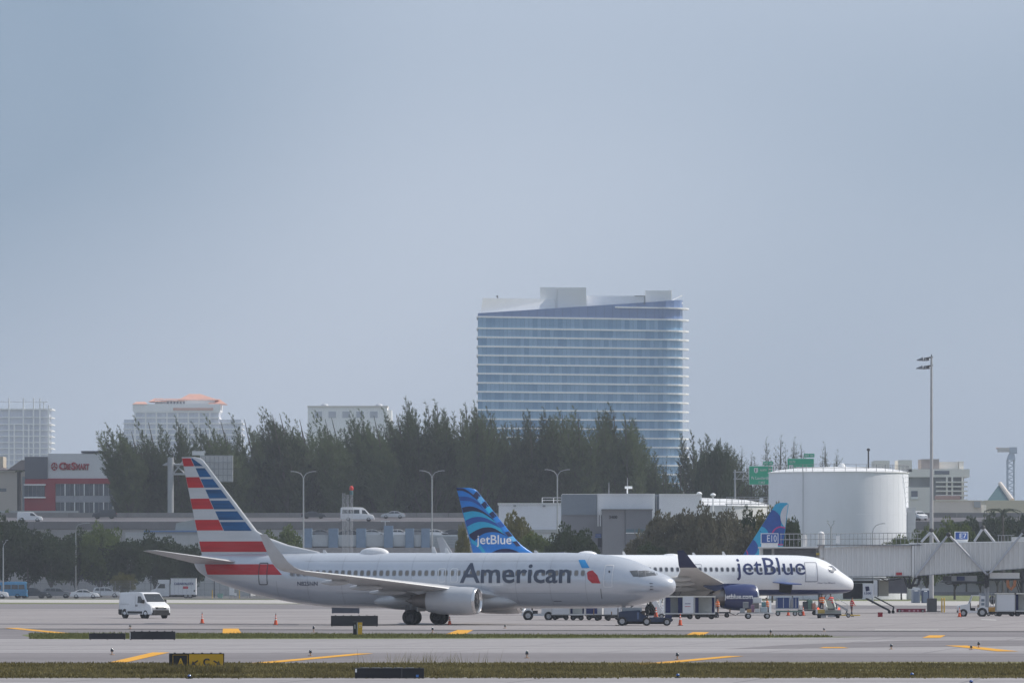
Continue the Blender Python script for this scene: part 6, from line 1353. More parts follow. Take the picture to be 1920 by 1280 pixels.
for k in range(4):
    mb.cyl((x(1904 + k * 4), .6, z(1088)), (x(1912 + k * 4), .6, z(1112)), .06, .06, 6)
mb.build('stair_rail', dsteel, T.root)
MB().cyl((x(1918), .5, 0), (x(1918), .5, z(1070)), .2, .2, 10).build('support_column', dsteel, T.root)
# diagonal tube frames on both sides of the inner tunnel
for i, (a, b_, c, e, yy) in enumerate(((1716.5, 1079, 1775.5, 1004, -.7), (1780, 1004.5, 1847.5, 1074.5, -.7), (1855, 1074, 1917, 998, -.7), (1920, 999, 1980, 1066, -.7), (1733, 1015, 1752, 994.5, 4.0), (1751, 994.5, 1766, 1016, 4.0), (1833, 1014, 1848, 991, 4.0), (1851, 990, 1871, 1015, 4.0))):
    MB().cyl((x(a), yy, z(b_)), (x(c), yy, z(e)), .105 if yy < 0 else .13, None, 12).build('brace_tube', pipe_m, T.root, smooth=40)
for p, y, yy in ((1777.5, 1001.5, -.7), (1849, 987.5, 4.0), (1918.5, 996, -.7), (1752, 993, 4.0)): MB().ell((x(p), yy, z(y)), .26, .26, .24, 10, 6).build('brace_joint', dsteel, T.root, smooth=60)
for yy, p, y in ((-.2, 1716, 1080), (-.2, 1849.5, 1075.5)): MB().box(x(p - 3), x(p + 3), -.75, -.3, z(y + 2), z(y - 2)).build('brace_foot', steel, T.root)
# hanging box with number, dark chute box, cream curtain, stair
T.box('chute_box', M('chute_black', (.025, .026, .03), .8), 1583, 1617, 1093, 1122, .2, 2.4); T.box('hanger_beam', dsteel, 1590, 1648, 1088, 1092.6, .6, 1.2); T.box('upper_rail', steel, 1600, 1650, 1085, 1087, .2, .5)
gb = T.box('white_box', bw, 1617.4, 1636.6, 1094, 1120.6, -.5, .9); MB().loft([[(x(1623), -.52, z(1108)), (x(1630), -.52, z(1106)), (x(1628.5), -.52, z(1098.5)), (x(1621.5), -.52, z(1099))], [(x(1623), -.5, z(1108)), (x(1630), -.5, z(1106)), (x(1628.5), -.5, z(1098.5)), (x(1621.5), -.5, z(1099))]]).build('emblem', navy_d, gb); text_sign('number', '1500', M('letter_blue', sr(60, 72, 120)), gb, x(1620), -.51, z(1113.5), width=x(1633) - x(1620), height=.22, bold=.02)
T.box('white_panel', bw, 1637.6, 1645, 1088, 1116, -.3, -.1); T.box('panel_edge', dsteel, 1645.2, 1646.8, 1087, 1118, -.35, .2); T.box('curtain', M('cream_curtain', (.5, .48, .40), .7, var=.12, scale=.8), 1648, 1668, 1087, 1117, 1.5, 1.7); T.box('blue_curtain', M('blue_grey_panel', (.27, .29, .35), .7, var=.1), 1669, 1705, 1085, 1112, 3.2, 3.4)
st = MB()
for yy in (-.3, .7):
    st.cyl((x(1624), yy, z(1121)), (x(1668), yy, z(1144)), .09, .09, 6); st.cyl((x(1640), yy, z(1118)), (x(1676), yy, z(1137)), .05, .05, 6); st.cyl((x(1676), yy, z(1137)), (x(1674), yy, z(1147)), .05, .05, 6)
st.build('stair_stringers', dsteel, T.root)
for k in range(9):
    t = (k + .5) / 9; MB().box(x(1624 + 44 * t) - .14, x(1624 + 44 * t) + .14, -.3, .7, z(1121 + 23 * t) - .02, z(1121 + 23 * t) + .02).build('stair_tread', steel, T.root)
for p in (1667, 1674): MB().cyl((x(p), -.4, .15), (x(p), -.3, .15), .16, .16, 12).build('stair_wheel', tyre, T.root)
gate_sign('blue gate sign reading E10 above the bridge cab', 1426.5, 1459.5, 999, 1018.5, 'E10', 553); gate_sign('blue gate sign reading E7 above the long grey bridge', 1790, 1815.5, 996, 1012, 'E7', 558)
T = Site('roof_unit', 'small railed rooftop unit at the right end of the bridge', 'roof unit', 1905, 566); T.box('unit', br2, 1900, 1960, 1006, 1018, 0, 2)
for p in range(1872, 1902, 6): MB().cyl((T.x(p), 0, T.z(1018)), (T.x(p), 0, T.z(1003)), .03, .03, 5).build('rail_post', galv, T.root)
MB().cyl((T.x(1870), 0, T.z(1003)), (T.x(1902), 0, T.z(1003)), .03, .03, 5).build('rail', galv, T.root)

# ------------------------------------------------------------------ tall flood-light mast
T = Site('light_mast', 'tall slender floodlight mast rising beside the passenger bridge', 'light mast', 1746.5, 576); x, z = T.x, T.z
MB().cyl((0, 0, 1.2), (0, 0, z(668)), .235, .105, 16).build('pole', M('mast_grey', (.46, .46, .46), .5, .2), T.root, smooth=40); T.box('plinth', M('mast_plinth', (.09, .09, .095), .8, var=.2), 1738.5, 1756, 1121, None, -.5, .5); T.box('plinth_foot', M('mast_plinth', (.09, .09, .095)), 1730.5, 1763, 1145, None, -.8, .8)
MB().cyl((0, 0, z(668)), (0, 0, z(664)), .06, .03, 8).build('finial', dsteel, T.root)
for y0, xs in ((676, (1724, 1729, 1736)), (691.5, (1723, 1729, 1737))):
    ar = MB().cyl((x(1725), 0, z(y0 - 2.5)), (x(1749), 0, z(y0 - 7)), .07, .07, 8).build('crossarm', dsteel, T.root)
    for i, p in enumerate(xs):
        yy = (-.35, .1, .5)[i]
        fl = MB().loft([[(x(p) - .32, yy - .25, z(y0) - .02), (x(p) - .32, yy + .25, z(y0) - .02), (x(p) - .30, yy + .25, z(y0) + .07), (x(p) - .30, yy - .25, z(y0) + .07)], [(x(p) + .34, yy - .28, z(y0) + .02), (x(p) + .34, yy + .28, z(y0) + .02), (x(p) + .30, yy + .22, z(y0) + .34), (x(p) + .30, yy - .22, z(y0) + .34)]]).build('floodlight', M('flood_grey', (.22, .23, .25), .35, .4), T.root, smooth=30)
        MB().ell((x(p) + .36, yy, z(y0) + .16), .06, .2, .16, 10, 6).build('reflector', M('flood_lens', (.75, .76, .78), .15, spec=.9), fl)
for p in (1766, 1770.5): T = Site('yellow_bollard', 'yellow guard post right of the mast plinth, ' + ('left' if p < 1768 else 'right') + ' of the pair', 'bollard', p, 570, 'guard posts by the mast'); MB().cyl((0, 0, 0), (0, 0, T.z(1121)), .075, .075, 10).build('post', M('bollard_yellow', (.62, .42, .08)), T.root); MB().ell((0, 0, T.z(1121)), .075, .075, .06, 10, 4).build('cap', M('bollard_yellow', (.62, .42, .08)), T.root)
def toilet(px, w_, y0, d, col, label):
    T = Site('portable_toilet', label, 'portable toilet', px, d, 'portable toilets under the bridge'); m_ = M('toilet_' + label[:4], col, .5, var=.08)
    b_ = T.box('cabin', m_, px - w_ / 2, px + w_ / 2, y0 + 4, None, -.6, .6); MB().prism([(T.x(px - w_ / 2) - .05, T.z(y0 + 4)), (T.x(px + w_ / 2) + .05, T.z(y0 + 4)), (T.x(px + w_ / 2) - .15, T.z(y0)), (T.x(px - w_ / 2) + .15, T.z(y0))], -.65, .65).build('roof', M('toilet_roof', (.62, .64, .68), .5), T.root); T.box('door', M('toilet_door', (.16, .2, .27), .5), px - w_ * .32, px + w_ * .32, y0 + 7, 1129, -.64, -.6); T.box('vent', far_white, px - w_ * .2, px + w_ * .2, y0 + 4.8, y0 + 6.6, -.66, -.6)
toilet(1717, 16, 1101, 775, (.30, .33, .38), 'grey portable toilet left of the mast'); toilet(1735, 14, 1102, 772, sr(48, 62, 96), 'blue portable toilet right beside the mast')
T = Site('tow_bar_trailer', 'low red trailer with white lettering left of the mast plinth', 'trailer', 1708, 572); T.box('side_board', M('trailer_red', sr(132, 34, 62), .5, var=.15, scale=2), 1681, 1735, 1140.4, 1147, -.3, .3)
for k, p in enumerate((1684, 1690, 1703, 1712, 1719)): T.box('letter_block', M('trailer_letter', sr(196, 150, 165), .5), p, p + 3.4, 1142.6, 1145.4, -.33, -.3)
for p in (1686, 1730): ob('wheel', wheel_mesh(.16, .1), T.root, (T.x(p), -.34, .16))
T = Site('red_crate', 'small red box standing alone on the apron', 'box', 1650, dg(1155.6)); T.box('crate', M('crate_red', sr(150, 32, 44), .5), 1646, 1654.6, 1148, None, -.25, .25); T.box('lid', M('crate_lid', sr(120, 26, 36), .5), 1645.6, 1655, 1147.2, 1148.2, -.3, .3)

# ------------------------------------------------------------------ cones
def cone(px, ytop, yb, label, d=None, z0=0., pole=True):
    d = d or dg(yb); h = (yb - ytop) * d / F; t = thing('traffic_cone', label, 'traffic cone', (X_(px, d), d, z0), 0, 'traffic cones'); n = 18; om = M('cone_orange', (.72, .115, .045), .5, var=.08); wm_ = M('cone_white', (.7, .68, .66), .5)
    bm_ = MB().box(-.2, .2, -.2, .2, 0, .035).build('base', M('cone_base', (.10, .04, .03), .7), t); f = lambda q: .15 - .125 * q
    hb = h if not pole else h * .86; segs = [(0.03, .5, om), (.5, .62, wm_), (.62, .74, om), (.74, .84, wm_), (.84, 1., om)]
    for a, b_, m_ in segs: MB().cyl((0, 0, hb * a), (0, 0, hb * b_), f(a), f(b_), n).build('band' if m_ is wm_ else 'cone_body', m_, t, smooth=40)
    if pole: MB().cyl((0, 0, hb), (0, 0, h), .03, .02, 8).build('tip', dark_line, t)
cone(379, 1147, 1168, 'orange traffic cone right of the white cargo van'); cone(517, 1149, 1171, 'orange traffic cone under the tail of the silver airliner'); cone(843, 1155, 1171, 'orange traffic cone behind the wheels of the silver airliner', pole=False)
cone(1275.5, 1150, 1172, 'orange traffic cone in front of the baggage carts', pole=False); cone(1478, 1136.5, 1153.5, 'orange traffic cone beside the blue container, left of two'); cone(1506, 1136.5, 1153.5, 'orange traffic cone left of the belt loader', pole=False); cone(1799, 1136, 1156, 'orange traffic cone at the nose of the white tractor'); cone(1230, 1139, 1158, 'orange traffic cone standing on the blue tow tractor', d=416.6, z0=.62, pole=False)

# ------------------------------------------------------------------ tow tractors
nv = M('tug_navy', sr(36, 50, 76), .4, var=.1, coat=.2); wt = M('tug_white', (.66, .66, .67), .4, var=.06, dirt=.1)
d = 417.; T = Site('tow_tractor', 'dark blue tow tractor under the nose of the silver airliner', 'tow tractor', 1208, d); x, z = T.x, T.z
MB().prism([(x(1160), .35), (x(1160), .98), (x(1166), 1.06), (x(1199), 1.14), (x(1202), .9), (x(1214), .62), (x(1214), .3)], -.85, .85).build('rear_body', nv, T.root, smooth=30)
MB().prism([(x(1219), .28), (x(1217), .62), (x(1258), .58), (x(1259), .28)], -.85, .85).build('front_deck', nv, T.root); T.box('chassis', trim, 1165, 1256, 1163, 1169, -.5, .5); T.box('deck_box', M('tug_box', sr(34, 44, 84), .5), 1247, 1259, 1152.6, 1159.6, -.7, .7)
T.box('rear_hood', M('tug_hood', (.30, .32, .335), .5, var=.1), 1166, 1203, 1138, 1146, -.6, .6); T.box('seat', M('seat_brown', (.13, .10, .08), .7), 1201, 1209, 1144, 1156, -.35, .35); MB().cyl((x(1210), 0, z(1158)), (x(1214), 0, z(1146)), .04, .04, 8).build('steering_column', trim, T.root); MB().cyl((x(1213), -.2, z(1146)), (x(1215), .2, z(1146)), .16, .16, 12).build('steering_wheel', trim, T.root)
fr_ = MB()
for yy in (-.75, .75):
    fr_.cyl((x(1214), yy, .6), (x(1219), yy, 1.75), .03, .03, 6); fr_.cyl((x(1219), yy, 1.75), (x(1231), yy, .62), .03, .03, 6)
fr_.build('guard_frame', trim, T.root); T.box('side_panel', M('tug_panel', sr(82, 98, 128), .4), 1194, 1197.5, 1147, 1160, -.88, -.86); MB().box(x(1258), x(1261), -.7, .7, .34, .5).build('bumper', trim, T.root)
for p, r in ((1166, .33), (1212, .31), (1250, .28)):
    for yy in (-.85, .85): ob('wheel', wheel_mesh(r, .24, .55), T.root, (x(p), yy, r))
T.box('wheel_chock', M('chock', (.05, .04, .03), .8), 1153, 1160, 1170.3, None, -1, -.7)
def white_tractor(px0, d, label, face=-1):
    """small baggage tractor; face -1: bonnet to the left"""
    T = Site('baggage_tractor', label, 'tractor', px0, d, 'white baggage tractors'); f = face; P_ = lambda q: [(f * a, c) for a, c in q]
    MB().prism(P_([(1.45, .32), (1.5, .85), (1.35, 1.0), (.42, 1.12), (.4, .55), (-.3, .5), (-.35, .8), (-1.2, .82), (-1.25, .35)]), -.7, .7).build('body', wt, T.root, smooth=30)
    MB().prism(P_([(-.95, .8), (-.95, 1.85), (-.55, 1.85), (-.5, .8)]), -.66, .66).build('rear_panel', wt, T.root); MB().prism(P_([(-1.0, 1.85), (-1.0, 2.1), (-.5, 2.1), (-.45, 1.85)]), -.5, .5).build('beacon_housing', M('housing', (.2, .22, .25), .4), T.root)
    MB().prism(P_([(-.6, 1.84), (.2, 1.86), (.2, 1.92), (-.6, 1.92)]), -.68, .68).build('roof', wt, T.root)
    for yy in (-.64, .64): MB().cyl((f * .45, yy, 1.1), (f * .18, yy, 1.86), .035, .035, 6).build('windscreen_post', wt, T.root)
    MB().prism(P_([(.44, 1.12), (.2, 1.84), (.19, 1.84), (.42, 1.12)]), -.6, .6).build('windscreen', M('pale_screen', (.35, .37, .38), .08, spec=.8), T.root); MB().box(-.35, .1, -.35, .35, .5, .78).build('seat', trim, T.root); MB().box(-.42, -.3, -.35, .35, .7, 1.3).build('seat_back', trim, T.root)
    for k in (1.0, 1.35): MB().box(f * -.75 - .14, f * -.75 + .14, -.68, -.66, k, k + .22).build('panel_vent', M('vent_dark', (.16, .2, .24), .5), T.root)
    for a, r in ((1.0, .32), (-.7, .37)):
        for yy in (-.66, .66): ob('wheel', wheel_mesh(r, .22, .58), T.root, (f * a, yy, r)); 
        MB().cyl((f * a, -.71, r), (f * a, -.69, r), r * 1.16, None, 18).build('wheel_arch', trim, T.root)
    MB().box(f * 1.46 - .04, f * 1.46 + .04, -.6, .6, .35, .55).build('bumper', trim, T.root); return T
white_tractor(1826, dg(1155), 'white baggage tractor with open cab at the right edge of the apron'); white_tractor(1006, dg(1161.5), 'white baggage tractor seen under the belly of the silver airliner', 1)

# ------------------------------------------------------------------ baggage carts
alu = M('cart_alu', (.52, .53, .53), .45, .3, var=.08); curt = M('curtain_navy', sr(44, 54, 104), .6, var=.15, scale=2)
def cart(px, d, wd, label, mode='open', hgt=1.95, panel_left=False):
    T = Site('baggage_cart', label, 'baggage cart', px, d, 'covered baggage carts'); w2 = wd / 2; x0, x1 = -w2, w2
    box('deck', alu, T.root, x0, x1, -.75, .75, .42, .52); box('roof', M('cart_roof', (.62, .60, .54), .5, var=.06), T.root, x0 - .03, x1 + .03, -.8, .8, hgt - .1, hgt)
    box('chassis', M('dolly_dark', (.05, .052, .055), .7, var=.2), T.root, x0 + .1, x1 - .1, -.5, .5, .16, .42)
    for a in (x0, x1 - .06):
        for yy in (-.74, .68): box('corner_post', alu, T.root, a, a + .06, yy, yy + .06, .52, hgt - .1)
    box('back_wall', M('cart_inner', (.34, .36, .36), .6), T.root, x0 + .06, x1 - .06, .60, .66, .52, hgt - .1)
    pw_ = wd * .38 if mode == 'panel' else 0
    if mode == 'white': box('side_panel', bw, T.root, x0 + .06, x1 - .06, -.72, -.68, .52, hgt - .12)
    elif mode == 'navy': box('side_curtain', curt, T.root, x0 + .06, x1 - .06, -.72, -.68, .52, hgt - .12)
    else:
        if pw_: sp = box('side_panel', bw, T.root, x1 - pw_, x1 - .02, -.82, -.78, .5, hgt - .04); box('panel_label', M('label_navy', sr(60, 60, 110), .5), sp, x1 - pw_ * .8, x1 - pw_ * .3, -.83, -.82, 1.28, 1.34); box('panel_label', M('label_red', sr(186, 70, 80)), sp, x1 - pw_ * .8, x1 - pw_ * .3, -.83, -.82, 1.05, 1.1)
        for a, b_ in ((x0 + .06, x0 + wd * .2), (x1 - pw_ - wd * .16, x1 - pw_ - .02)):
            mb = MB(); n = 8
            mb.loft([[(a + (b_ - a) * i / n, -.7 + (.05 if i % 2 else -.02), .55) for i in range(n + 1)], [(a + (b_ - a) * i / n, -.7 + (.05 if i % 2 else -.02), hgt - .12) for i in range(n + 1)]], 0, False, False, False); mb.build('side_curtain', curt, T.root)
    for a in (x0 + .3, x1 - .3):
        for yy in (-.6, .6): ob('wheel', wheel_mesh(.22, .14, .42, 1), T.root, (a, yy, .22))
    MB().cyl((x1, 0, .4), (x1 + .35, 0, .3), .04, .04, 6).build('drawbar', trim, T.root); return T
d = dg(1160); cart(1273, d, 2.45, 'baggage cart with white end panel and navy curtain beside the airliner nose', 'panel'); cart(1321, d, 1.75, 'open baggage cart with navy curtains beside the navy engine')
d = dg(1161.6); cart(1051, d, 1.5, 'white sided baggage cart under the silver belly, leftmost of four', 'white'); cart(1082, d - 3, 1.25, 'open baggage cart with navy curtains under the silver belly, second of four', 'open'); cart(1114, d, 1.45, 'navy curtained baggage cart under the silver belly', 'navy'); cart(1148, d, 1.45, 'white sided baggage cart behind the blue tow tractor', 'white')
d = dg(1154.5); cart(1885, d, 1.75, 'white panelled baggage cart behind the white tractor at right', 'white', 2.1); cart(1918, d, 1.6, 'open baggage cart cut by the right edge', 'open', 2.1)
T = Site('tool_trolley', 'small trolley with wire cage and orange box behind the white tractor', 'trolley', 1861, dg(1154)); T.box('orange_box', M('box_orange', (.52, .27, .05), .5), 1854, 1869, 1137.5, 1146, -.3, .3); T.box('deck', trim, 1850, 1870, 1146, 1149, -.4, .4); cg = MB()
for p in (1852, 1857, 1862, 1867): cg.cyl((T.x(p), -.3, T.z(1137)), (T.x(p + 1.5), -.3, T.z(1110)), .025, .025, 5)
for y in (1112, 1122): cg.cyl((T.x(1852), -.3, T.z(y)), (T.x(1868), -.3, T.z(y)), .025, .025, 5)
cg.build('wire_cage', galv, T.root); MB().ell((T.x(1861), 0, T.z(1124)), .3, .25, .42, 12, 8).build('dark_bag', M('bag_black', (.04, .04, .045), .8), T.root)
for p in (1853, 1867): ob('wheel', wheel_mesh(.16, .1), T.root, (T.x(p), -.35, .16))

# flat cart with suitcases
d = dg(1159.5); T = Site('luggage_dolly', 'flat dolly loaded with suitcases in front of the navy engine', 'dolly', 1421, d); x, z = T.x, T.z
T.box('deck', alu, 1385, 1450, 1147.4, 1149.4, -.7, .7); T.box('rail', galv, 1386, 1448, 1151.4, 1152.4, -.66, -.6)
for p in (1402.5, 1438):
    for yy in (-.62, .62): ob('wheel', wheel_mesh(.25, .16, .55), T.root, (x(p), yy, .25))
MB().cyl((x(1385), 0, .5), (x(1381), 0, .35), .04, .04, 6).build('drawbar', trim, T.root); T.box('end_post', far_white, 1442, 1446, 1125, 1147, -.3, -.2)
bags = [(1387, 1396, 1140, 1147.4, (.30, .32, .34), -.5), (1400, 1408, 1141.5, 1147.4, (.40, .24, .10), -.5), (1393, 1403, 1128, 1139.8, (.22, .23, .24), -.1), (1410, 1423, 1130, 1140, (.16, .15, .14), -.1), (1415, 1424, 1140.5, 1147.4, (.52, .54, .55), -.5), (1425, 1438, 1137, 1147.4, (.36, .42, .46), -.45), (1412, 1428, 1119.5, 1130, (.62, .62, .62), .1), (1428, 1436, 1128, 1137, (.10, .22, .24), -.1), (1408, 1414, 1133, 1147.4, (.24, .14, .22), -.2)]
for i, (p0, p1, y0, y1, c, yy) in enumerate(bags):
    cn = ('grey', 'tan', 'dark grey', 'brown black', 'pale grey', 'blue grey', 'white', 'teal', 'plum')[i]; xx = X_((p0 + p1) / 2, d); t = thing('suitcase', f'{cn} suitcase on the loaded dolly before the navy engine', 'suitcase', (xx, d + yy, Z_(y1, d)), 0, 'suitcases on the dolly'); w_, h_ = (p1 - p0) * d / F / 2, (y1 - y0) * d / F
    MB().loft([[(-w_ * .93, -.28, .03), (w_ * .93, -.28, .03), (w_ * .93, -.28, h_ * .96), (-w_ * .93, -.28, h_ * .96)], [(-w_, -.22, 0), (w_, -.22, 0), (w_, -.22, h_), (-w_, -.22, h_)], [(-w_, .2, 0), (w_, .2, 0), (w_, .2, h_), (-w_, .2, h_)]]).build('shell', M('bag_' + cn.replace(' ', '_'), c, .5, var=.1), t, smooth=30); MB().tube([(-w_ * .4, 0, h_), (-w_ * .3, 0, h_ + .06), (w_ * .3, 0, h_ + .06), (w_ * .4, 0, h_)], .018, 5).build('handle', trim, t)
# blue containers on a low dolly
d = dg(1154); T = Site('container_dolly', 'low dolly carrying blue containers under the white airliner', 'dolly', 1480, d); T.box('deck', alu, 1452, 1505, 1139.6, 1141.6, -.7, .7)
for p in (1458, 1490, 1500): ob('wheel', wheel_mesh(.22, .14), T.root, (T.x(p), -.6, .22))
T.box('side_rail', M('dolly_green', (.14, .2, .18), .6), 1454, 1503, 1143.5, 1147, -.68, -.6)
for p0, p1, nm in ((1455, 1480.5, 'larger blue cargo container left of the cargo door'), (1485, 1497, 'smaller blue cargo container on the low dolly')):
    S2 = Site('cargo_container', nm, 'container', (p0 + p1) / 2, d, 'blue cargo containers'); S2.root.location.z = Z_(1139.6, d); zz_ = Z_(1119.5, d) - Z_(1139.6, d); w_ = S2.x(p1) - S2.x((p0 + p1) / 2)
    MB().box(-w_, w_, -.6, .6, 0, zz_).build('shell', M('container_blue', sr(44, 66, 116), .5, var=.12, scale=1.5), S2.root)
    for k in (-.95, 0, .88): MB().box(w_ * k, w_ * k + .06, -.64, -.605, .05, zz_ - .05).build('frame_bar', alu, S2.root)
MB().box(T.x(1481), T.x(1484), -.1, .1, T.z(1139.6), T.z(1119)).build('stake', far_white, T.root)
# clutter under the white airliner: dark dollies, a bag heap and tow bars
def low_dolly(px, yb, wd, label):
    d = dg(yb); T = Site('cargo_dolly', label, 'dolly', px, d, 'empty cargo dollies'); box('deck', M('dolly_dark', (.07, .075, .08), .6, var=.2), T.root, -wd / 2, wd / 2, -.8, .8, .38, .5); box('end_rail', M('dolly_rust', (.22, .13, .06), .7), T.root, -wd / 2, -wd / 2 + .06, -.8, .8, .5, .95); box('end_rail', M('dolly_rust', (.22, .13, .06)), T.root, wd / 2 - .06, wd / 2, -.8, .8, .5, .75)
    for a in (-wd / 2 + .3, wd / 2 - .3):
        for yy in (-.62, .62): ob('wheel', wheel_mesh(.2, .13, .45, 1), T.root, (a, yy, .2))
    MB().cyl((wd / 2, 0, .38), (wd / 2 + .5, 0, .2), .035, .035, 6).build('drawbar', trim, T.root); return T
low_dolly(1036, 1160.4, 1.3, 'dark empty dolly beside the white tractor under the belly'); low_dolly(1515, 1152.5, 1.8, 'dark empty dolly left of the belt loader under the nose'); low_dolly(1352, 1157, 1.6, 'dark dolly under the rear of the navy engine'); low_dolly(1130, 1163, 1.5, 'dark low dolly before the navy curtained cart'); low_dolly(1850, 1151.5, 1.6, 'dark dolly behind the tool trolley at right')
for i, (px, yb, w_, h_, c, lb) in enumerate(((1510, 1152, .5, .75, (.06, .07, .08), 'black bag on the empty dolly left of the loader'), (1518, 1152, .45, .95, (.12, .2, .17), 'green bag standing on the empty dolly left of the loader'), (1524, 1152, .4, .6, (.2, .1, .08), 'brown bag on the empty dolly left of the loader'), (1032, 1160, .35, .8, (.5, .22, .05), 'orange bag on the dark dolly under the belly'), (1126, 1162.6, .4, .7, (.5, .5, .5), 'pale bag on the low dolly under the belly'))):
    d = dg(yb); t = thing('bag', lb, 'bag', (X_(px, d), d, .5), .3 * i, 'loose bags'); MB().loft([[(-w_ / 2 * k, -.2 * k, h_ * q), (w_ / 2 * k, -.2 * k, h_ * q), (w_ / 2 * k, .2 * k, h_ * q), (-w_ / 2 * k, .2 * k, h_ * q)] for q, k in ((0, .94), (.08, 1), (.85, 1), (1, .86))]).build('bag_body', M('loose_bag_%d' % i, c, .7, var=.15), t, smooth=30); MB().tube([(-.1, 0, h_), (-.08, 0, h_ + .07), (.08, 0, h_ + .07), (.1, 0, h_)], .015, 5).build('handle', trim, t)
for px, yb, ln, lb in ((1196, 1167, 2.6, 'yellow tow bar lying behind the blue tow tractor'), (1590, 1157, 2.2, 'yellow tow bar lying right of the belt loader')):
    d = dg(yb); t = thing('tow_bar', lb, 'tow bar', (X_(px, d), d, 0), .2); MB().cyl((-ln / 2, 0, .22), (ln / 2, 0, .2), .05, .05, 8).build('bar', M('tow_yellow', (.5, .34, .06), .5), t); ob('wheel', wheel_mesh(.18, .1), t, (0, -.1, .18)); MB().box(-ln / 2 - .1, -ln / 2 + .1, -.1, .1, .1, .32).build('hitch', trim, t)
# belt loader seen from behind, its belt rising to the hold
d = dg(1158); T = Site('belt_loader', 'white and yellow belt loader with red tail lamps under the white airliner', 'belt loader', 1553, d); x, z = T.x, T.z
ylw = M('loader_yellow', (.50, .36, .10), .5, var=.1); T.box('chassis', wt, 1531, 1576, 1141, 1150, -1.2, 1.5); T.box('rear_panel', ylw, 1532, 1545, 1141.6, 1149, -1.26, -1.2); T.box('rear_panel', M('loader_grey', (.3, .32, .3), .5), 1546, 1575, 1143.5, 1149, -1.26, -1.2); T.box('bumper', trim, 1531, 1576, 1150, 1152.6, -1.3, 1.4)
for p in (1536, 1571):
    for yy in (-.8, 1.1): ob('wheel', wheel_mesh(.3, .2), T.root, (x(p), yy, .3)).rotation_euler = (0, 0, R(90))
    MB().ell((x(1532.6 if p < 1550 else 1571.5), -1.24, z(1140)), .09, .06, .09, 10, 6).build('tail_lamp', M('lit_tail_lamp', (.9, .12, .06), .3, emit=1.2), T.root)
bl = MB().loft([[(x(1550), -1.5, z(1142)), (x(1563), -1.5, z(1142)), (x(1563), -1.5, z(1139.5)), (x(1550), -1.5, z(1139.5))], [(x(1553), 3.2, z(1127)), (x(1561), 3.2, z(1127)), (x(1561), 3.2, z(1125)), (x(1553), 3.2, z(1125))]]).build('conveyor_belt', M('belt_dark', (.09, .10, .09), .8), T.root)
for a in ((1547.5, 1550), (1563.5, 1566)): MB().loft([[(x(a[0]), -1.5, z(1143)), (x(a[1]), -1.5, z(1143)), (x(a[1]), -1.5, z(1137)), (x(a[0]), -1.5, z(1137))], [(x(a[0] + 2), 3.2, z(1127)), (x(a[1] + 1), 3.2, z(1127)), (x(a[1] + 1), 3.2, z(1124)), (x(a[0] + 2), 3.2, z(1124))]]).build('belt_side', M('belt_cream', (.55, .53, .46), .5), T.root)
T = Site('belt_conveyor', 'grey inclined conveyor with railing right of the belt loader', 'conveyor', 1580, dg(1153)); x, z = T.x, T.z
MB().loft([[(x(1562), -.4, z(1126)), (x(1562), .4, z(1126)), (x(1562), .4, z(1129)), (x(1562), -.4, z(1129))], [(x(1590), -.4, z(1142)), (x(1590), .4, z(1142)), (x(1590), .4, z(1146)), (x(1590), -.4, z(1146))]]).build('belt_frame', M('conveyor_grey', (.36, .37, .38), .5), T.root); MB().tube([(x(1566), -.4, z(1127)), (x(1568), -.4, z(1121)), (x(1588), -.4, z(1132)), (x(1588), -.4, z(1142))], .03, 6).build('hand_rail', galv, T.root)
for p, y in ((1568, 1131), (1587, 1144)): MB().cyl((x(p), -.3, 0), (x(p), -.3, z(y)), .05, .05, 6).build('leg', trim, T.root); ob('wheel', wheel_mesh(.14, .1), T.root, (x(p), -.4, .14))
# boarding stair behind the silver nose
T = Site('boarding_stair', 'white boarding stair with cross braces behind the nose of the silver airliner', 'boarding stair', 1235, dg(1158.5)); x, z = T.x, T.z
MB().loft([[(x(1222), -.5, z(1129)), (x(1230), -.5, z(1125)), (x(1230), .5, z(1125)), (x(1222), .5, z(1129))], [(x(1237), -.5, z(1153)), (x(1248), -.5, z(1152)), (x(1248), .5, z(1152)), (x(1237), .5, z(1153))]]).build('stair_panel', cw_, T.root)
for a, b_, c, e in ((1231, 1127, 1246, 1152), (1236, 1138, 1240, 1122), (1240, 1148, 1246, 1132), (1244.5, 1120, 1244.5, 1150), (1236, 1124, 1246, 1148)): MB().cyl((x(a), -.55, z(b_)), (x(c), -.55, z(e)), .05, .05, 6).build('brace', far_white, T.root)
T.box('base', trim, 1236, 1262, 1150, 1154, -.5, .5)
for p in (1240, 1256): ob('wheel', wheel_mesh(.2, .14), T.root, (x(p), -.5, .2))

